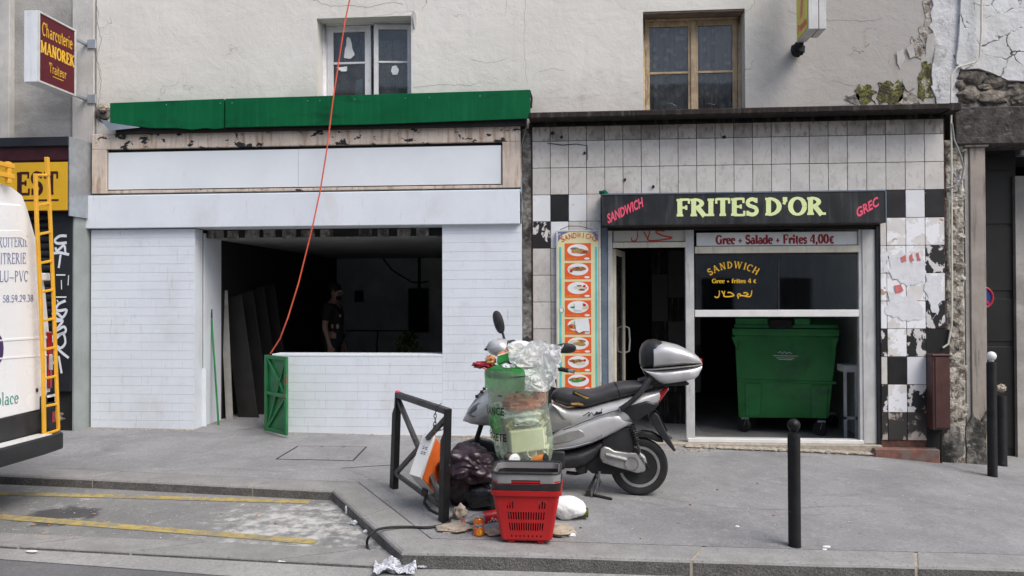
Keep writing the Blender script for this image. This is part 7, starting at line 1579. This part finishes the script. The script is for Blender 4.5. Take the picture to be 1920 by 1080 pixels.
ploft('belly_fairing', [(1030, 844), (1060, 843), (1090, 837), (1115, 828), (1130, 820)], [(1030, 868), (1060, 875), (1090, 873), (1110, 862), (1130, 840)], [(1030, .185), (1090, .185), (1130, .12)], 'black_plastic', 12, 3)
o = q(1094, 779, -.177); put('script_badge', strokes([[(1093, 780), (1100, 776), (1105, 773), (1103, 781), (1109, 774), (1114, 779), (1119, 772), (1124, 776), (1129, 766)], [(1116, 776), (1127, 774)]], 1.6, lambda x, z, l: q(x, z, -.178-l)), mt['black_rubber'], sc)
put('badge_bar', B().prism([q(x, y, -.178) for x, y in ((1116, 774), (1129, 772), (1129, 775), (1116, 777))], (0, .01, 0)), mt['black_rubber'], sc)
put('panel_gap', B().tube([q(x, y, dy) for x, y, dy in ((1056, 806, -.15), (1085, 795, -.185), (1120, 781, -.188), (1150, 771, -.182), (1166, 768, -.17))], .0035, 6), mt['black_rubber'], sc)
# rear under-tail plastics, lamp, rail
put('tail_trim', B().prism([q(x, y, -.172) for x, y in ((1162, 771), (1176, 762), (1214, 752), (1226, 757), (1237, 757), (1232, 764), (1196, 790), (1186, 790), (1178, 780))], (0, .344, 0)), mt['black_plastic'], sc, bevel=.02, seg=3)
put('tail_light', B().prism([q(x, y, -.10) for x, y in ((1254, 725), (1252, 733), (1237, 755), (1227, 754), (1226, 747), (1236, 735))], (0, .20, 0)), mt['red_lens'], sc, bevel=.018, seg=3)
for dy in (-.185, .17): put('grab_rail', B().tube([q(1163, 768, dy), q(1180, 756, dy), q(1200, 738, dy*.95), q(1214, 716, dy*.85), q(1224, 704, dy*.7)], [.024, .022, .022, .026, .03], 10), mt['black_plastic'], sc)
put('rail_bolt', B().lathe([(.001, .003), (.011, .003), (.012, 0)], q(1163, 767, -.208), 14, 'y', cap=False), mt['chrome'], sc)
# seat
st_ = ploft('seat', [(1032, 744), (1036, 735), (1045, 728), (1060, 726), (1080, 729), (1105, 730), (1128, 724), (1148, 717), (1170, 714), (1205, 713), (1222, 714)], [(1032, 746), (1040, 753), (1062, 760), (1096, 764), (1130, 754), (1165, 745), (1190, 738), (1222, 728)], [(1032, .05), (1042, .10), (1065, .135), (1110, .155), (1150, .15), (1200, .14), (1222, .10)], 'seat_vinyl', 30, 2.7, ring=24)
put('seat_seam', B().tube([q(x, y, dy) for x, y, dy in ((1151, 716, -.05), (1156, 722, -.125), (1160, 732, -.152), (1164, 746, -.14))], .004, 6), mt['black_rubber'], st_)
put('exposed_foam', B().prism([q(x, y, -.150) for x, y in ((1075, 733), (1082, 736), (1094, 741), (1106, 744), (1108, 750), (1100, 749), (1088, 743), (1078, 738))], (0, .05, 0)), mt['foam'], st_, bevel=.004); put('exposed_foam', B().prism([q(x, y, -.142) for x, y in jag([(1070, 756), (1093, 755), (1094, 761), (1071, 760)], 1, 4)], (0, .04, 0)), mt['foam'], st_, bevel=.003)
put('torn_edge', B().tube([q(x, y, -.150) for x, y in ((1073, 732), (1082, 735), (1094, 740), (1106, 744))], .004, 6), mt['black_rubber'], st_)
# top case
tw = [(1200, .12), (1210, .17), (1240, .20), (1280, .19), (1305, .15), (1314, .10)]
ploft('case_lid', [(1222, 646), (1232, 640), (1245, 640), (1270, 646), (1295, 658), (1308, 668), (1313, 679)], [(1222, 689), (1250, 686), (1280, 683), (1313, 681)], [(1222, .20), (1260, .21), (1295, .18), (1313, .12)], 'silver', 18, 3)
ploft('case_base', [(1207, 691), (1250, 687.5), (1280, 684.5), (1312, 682)], [(1207, 694), (1232, 714), (1240, 718), (1275, 714), (1303, 708), (1312, 690)], [(1207, .19), (1250, .205), (1290, .18), (1312, .13)], 'silver', 18, 3.4)
put('case_seam', B().loft([(q(x, interp([(1206, 691), (1250, 687), (1313, 681.5)], x)), (0, 1, 0), (0, 0, 1), w_+.004, .006, 4) for x, w_ in ((1204, .18), (1225, .20), (1260, .212), (1295, .185), (1313, .122))], 16), mt['alloy'], sc)
ploft('back_rest', [(1200, 655), (1204, 645), (1214, 637), (1228, 635), (1240, 640), (1243, 646)], [(1200, 684), (1204, 688), (1215, 690), (1228, 689), (1238, 672), (1243, 650)], [(1200, .10), (1208, .16), (1225, .185), (1243, .17)], 'black_plastic', 14, 2.8)
shape('case_bracket', [(1205, 694), (1232, 692), (1234, 714), (1224, 717), (1210, 704)], .13, 'black_plastic', bevel=.01)
shape('rack', [(1196, 712), (1222, 704), (1290, 716), (1288, 720), (1225, 722), (1200, 722)], .10, 'black_plastic', bevel=.01)
put('case_latch', B().box(q(1313, 676).x-.01, q(1313, 676).x+.012, Ys-.03, Ys+.03, q(1313, 690).z, q(1313, 672).z), mt['red_lens'], sc, bevel=.004)
# drive unit
put('transmission_cover', B().prism([q(x, y, -.16) for x, y in ((1126, 843), (1133, 837), (1142, 840), (1152, 846), (1180, 850), (1200, 848), (1211, 858), (1214, 872), (1209, 885), (1195, 888), (1172, 881), (1150, 875), (1130, 868), (1124, 858))], (0, .09, 0)), mt['alloy'], sc, bevel=.016, seg=3)
put('cover_rib', B().tube([q(1136, 852, -.165), q(1160, 858, -.168), q(1175, 862, -.165)], .014, 8), mt['alloy'], sc)
put('clutch_cap', B().lathe([(.001, .016), (12/kM*.8, .016), (12/kM, .006), (12.5/kM, -.004)], q(1184, 870, -.163), 28, 'y', cap=False), mt['black_plastic'], sc)
for x, y in ((1143, 857), (1129, 860)): put('cover_bolt', B().lathe([(.001, .010), (.018, .010), (.02, 0)], q(x, y, -.163), 16, 'y', cap=False), mt['black_plastic'], sc)
shape('air_filter_box', [(1128, 822), (1150, 806), (1178, 796), (1186, 812), (1188, 846), (1150, 842), (1130, 836)], .10, 'black_plastic', bevel=.012, c=-.03)
shape('engine_block', [(1080, 858), (1126, 838), (1160, 850), (1190, 878), (1150, 886), (1110, 884)], .09, 'black_rubber', bevel=.015)
b = B(); pa, pb_ = q(1184, 797, -.12), q(1200, 848, -.14); put('shock_absorber', B().tube([pa, pb_, q(1208, 866, -.14)], .012, 8), mt['grey_steel'], sc)
n_ = 70; ax = (pb_-pa); u_ = Vector((0, 1, 0)); v_ = ax.cross(u_).normalized()
put('coil_spring', B().tube([pa+ax*(t/n_*.72)+(u_*math.cos(t*.75)+v_*math.sin(t*.75))*.024 for t in range(n_)], .0065, 5), mt['black_steel'], sc)
put('swing_arm', B().bar(q(1190, 840, -.15), q(1216, 880, -.15), .02, .03), mt['black_steel'], sc, bevel=.004)
put('rear_hugger', B().prism([q(x, y, -.06) for x, y in ((1188, 816), (1205, 809), (1225, 812), (1240, 820), (1246, 830), (1232, 829), (1215, 822), (1195, 822))], (0, .12, 0)), mt['black_plastic'], sc, bevel=.012)
shape('mud_flap', [(1215, 778), (1226, 770), (1232, 775), (1248, 808), (1266, 842), (1261, 843), (1240, 820), (1222, 794)], .085, 'black_plastic', bevel=.012)
put('number_plate', B().prism([q(x, y, -.07) for x, y in ((1229, 770), (1232, 768), (1252, 808), (1249, 810))], (0, .14, 0)), mt['black_steel'], sc); put('plate_lamp', B().blob(q(1256, 820, -.03), (.02, .02, .015), 2, .1), mt['grey_steel'], sc)
# stands and exhaust
put('exhaust_pipe', B().tube([q(1062, 886, -.06), q(1080, 888, -.07), q(1098, 884, -.08), q(1101, 876, -.08)], .016, 8), mt['black_rubber'], sc); put('exhaust_cap', B().lathe([(.001, .02), (.035, .02), (.042, 0), (.042, -.04)], q(1088, 876, -.09), 18, 'y'), mt['black_rubber'], sc)
put('centre_stand', B().tube([q(1122, 882, -.09), q(1112, 902, -.11), q(1104, 918, -.13)], .013, 8).box(q(1098, 918).x, q(1107, 918).x, Ys-.16, Ys-.10, q(1100, 922).z, q(1100, 914).z), mt['black_rubber'], sc)
put('side_stand', B().tube([q(1124, 884, -.12), q(1120, 910, -.16), q(1114, 926, -.2)], .013, 8), mt['grey_steel'], sc); gp_ = GP(1112, 932)
put('stand_foot', B().tube([GP(1112, 931)+Vector((0, 0, .012)), GP(1128, 934)+Vector((0, 0, .012)), GP(1147, 938)+Vector((0, 0, .01))], .012, 6), mt['black_rubber'], sc)
put('stand_spring', B().tube([q(1118, 890, -.13), q(1126, 905, -.14), q(1124, 914, -.14)], .014, 6), mt['grey_steel'], sc)

# ------------------------------------------------------------------ man standing in the dark room
YP = 2.6; hp = FP(634, 531, YP); kP = FPX/((hp-CAM).dot(_F)); floor_z = S(jx+.5, 0)-.004; Hm = hp.z-floor_z; U_ = Hm/7.5
mn_ = thing('person', 'man in a black printed t-shirt standing in the dark room behind the hatch', 'person', Vector((hp.x, YP, floor_z)))
bx_ = FP(624, 620, YP).x; O = Vector((bx_, YP, floor_z))
def skin(name, pts, edges, mat, root=0, parent=mn_, sub=2):
    me = bpy.data.meshes.new(name); me.from_pydata([tuple(O+Vector(p[:3])) for p in pts], edges, []); o = bpy.data.objects.new(name, me); col.objects.link(o)
    m_ = o.modifiers.new('s', 'SKIN'); m_.use_smooth_shade = True
    for i, p in enumerate(pts):
        r = p[3]; me.skin_vertices[0].data[i].radius = r if isinstance(r, tuple) else (r, r); me.skin_vertices[0].data[i].use_root = (i == root)
    ss = o.modifiers.new('u', 'SUBSURF'); ss.levels = sub; ss.render_levels = sub
    dg = bpy.context.evaluated_depsgraph_get(); ev = o.evaluated_get(dg); m2 = ev.to_mesh(); b = B()
    b.v = [v.co.copy() for v in m2.vertices]; b.f = [list(p.vertices) for p in m2.polygons]; b.m = [0]*len(b.f); ev.to_mesh_clear(); bpy.data.objects.remove(o)
    return put(name, b, mt[mat], parent, smooth=180)
s_ = Hm/1.78
P = lambda x, y, z, r: (x*s_, y*s_, z*s_, tuple(t*s_ for t in r) if isinstance(r, tuple) else r*s_)
# facing +X (to the right), seen in profile
pts = [P(0, 0, .95, (.15, .12)), P(0, 0, 1.12, (.145, .11)), P(.01, 0, 1.30, (.17, .12)), P(0, 0, 1.43, (.12, .09)), P(.015, 0, 1.50, .058), P(.045, 0, 1.57, .062), P(.05, 0, 1.66, (.085, .09)), P(.045, 0, 1.73, (.065, .07)),
       P(-.01, .18, 1.42, .058), P(-.03, .24, 1.14, .045), P(.06, .23, .90, .033), P(.08, .23, .83, .035), P(-.01, -.18, 1.42, .058), P(-.05, -.24, 1.14, .045), P(.02, -.24, .89, .033), P(.04, -.24, .82, .035),
       P(0, .10, .90, .09), P(.01, .11, .50, .065), P(-.02, .11, .09, .045), P(.15, .12, .04, .038), P(0, -.10, .90, .09), P(.02, -.11, .50, .065), P(-.01, -.11, .09, .045), P(.16, -.12, .04, .038)]
ed = [(0, 1), (1, 2), (2, 3), (3, 4), (4, 5), (5, 6), (6, 7), (3, 8), (8, 9), (9, 10), (10, 11), (3, 12), (12, 13), (13, 14), (14, 15), (0, 16), (16, 17), (17, 18), (18, 19), (0, 20), (20, 21), (21, 22), (22, 23)]
for sy, wv in ((.23, 11), (-.24, 15)):
    bx0_ = pts[wv]
    for f in range(5):
        i = len(pts); ox = (f-1.5)*.02
        if f < 4: a = P(bx0_[0]/s_+ox, sy, .79, .012); c = P(bx0_[0]/s_+ox+.008, sy*.97, .735-.012*abs(f-1.4), .010)
        else: a = P(bx0_[0]/s_+.05, sy*.97, .81, .012); c = P(bx0_[0]/s_+.06, sy*.95, .765, .010)
        pts += [a, c]; ed += [(wv, i), (i, i+1)]
skin('body', pts, ed, 'skin')
sh_pts = [P(0, 0, .80, (.18, .16)), P(0, 0, .96, (.178, .155)), P(0, 0, 1.12, (.165, .13)), P(.01, 0, 1.30, (.185, .135)), P(0, 0, 1.43, (.135, .10)), P(.012, 0, 1.475, .07), P(-.01, .185, 1.42, .078), P(-.025, .235, 1.20, .072), P(-.01, -.185, 1.42, .078), P(-.04, -.235, 1.20, .072)]
shirt = skin('shirt', sh_pts, [(0, 1), (1, 2), (2, 3), (3, 4), (4, 5), (4, 6), (6, 7), (4, 8), (8, 9)], 'black_shirt')
tr_pts = [P(0, 0, 1.06, (.155, .135)), P(0, .10, .88, .105), P(.01, .11, .50, .082), P(-.02, .11, .10, .07), P(0, -.10, .88, .105), P(.02, -.11, .50, .082), P(-.01, -.11, .10, .07)]
skin('trousers', tr_pts, [(0, 1), (1, 2), (2, 3), (0, 4), (4, 5), (5, 6)], 'dark_denim')
hcn = O+Vector((.045, 0, 1.675))*s_
put('hair', B().blob(hcn+Vector((-.022, 0, .025))*s_, (.105*s_, .092*s_, .095*s_), 3, .06, 4, 4, .05, None, .03), mt['hair'], mn_, smooth=60)
put('nose', B().blob(O+Vector((.142, 0, 1.635))*s_, (.022*s_, .015*s_, .025*s_), 1, .05), mt['skin'], mn_); put('beard', B().blob(O+Vector((.075, 0, 1.565))*s_, (.06*s_, .06*s_, .045*s_), 7, .1, 4, 3), mt['hair'], mn_)
for sy in (-1, 1):
    put('ear', B().blob(O+Vector((.035, .09*sy, 1.64))*s_, (.02*s_, .012*s_, .032*s_), 2, .1), mt['skin'], mn_); put('eye', B().blob(O+Vector((.118, .035*sy, 1.66))*s_, (.012*s_,)*3, 2, 0), mt['paper_white'], mn_)
    put('shoe', B().loft([((O+Vector((x, .115*sy, z))*s_), (0, 1, 0), (0, 0, 1), w_*s_, h*s_, 2.6) for x, z, w_, h in ((-.09, .045, .03, .03), (-.05, .05, .045, .045), (.05, .045, .05, .045), (.15, .035, .045, .032), (.19, .03, .025, .02))], 14), mt['black_rubber'], mn_)
put('mouth', B().blob(O+Vector((.128, 0, 1.595))*s_, (.012*s_, .022*s_, .006*s_), 2, 0), mt['salmon'], mn_)
for k, (x, y, w_, m_) in enumerate(((623, 612, 5, 'salmon'), (633, 612, 6, 'stone'), (638, 592, 4, 'stone'))):
    c = FP(x, y, YP-.175*s_); put('shirt_print', B().blob(c, (w_/2/kP, .012, w_*.8/kP), k, .4, 3, 2), mt[m_], shirt)

# ------------------------------------------------------------------ plant inside
pc_ = FP(765, 660, 2.2); gpz = S(jx+.5, 0)-.004
pt = thing('potted_plant', 'bushy olive-green potted plant inside behind the white low wall', 'plant', Vector((pc_.x, 2.2, gpz)))
put('pot', B().lathe([(.11, 0), (.15, .26), (.165, .26), (.165, .30), (.14, .30), (.135, .27), (.001, .27)], (pc_.x, 2.2, gpz), 24), mt['terracotta'], pt)
b = B(); bs2 = B()
for k in range(9):
    a = R(40*k); d = Vector((math.cos(a)*.15, math.sin(a)*.15, .55+.1*random.random())); o_ = Vector((pc_.x, 2.2, gpz+.28)); bs2.tube([o_, o_+d*.5, o_+d], .008, 5)
put('stem', bs2, mt['stem'], pt)['kind'] = 'stuff'
for k in range(420):
    th, ph = random.uniform(0, 6.28), random.uniform(-.5, 1.55); r = random.uniform(.5, 1); c = Vector((pc_.x+.21*r*math.cos(th)*math.cos(ph), 2.2+.2*r*math.sin(th)*math.cos(ph), gpz+.76+.30*r*math.sin(ph)))
    d = Vector((random.uniform(-1, 1), random.uniform(-1, 1), random.uniform(-.6, .8))).normalized(); s2 = d.cross(Vector((.3, .2, 1))).normalized(); b.add([c-d*.045, c+s2*.016+Vector((0, 0, .006)), c+d*.045, c-s2*.016+Vector((0, 0, .006))], [(0, 1, 2, 3)])
put('foliage', b, mt['leaf'], pt)['kind'] = 'stuff'
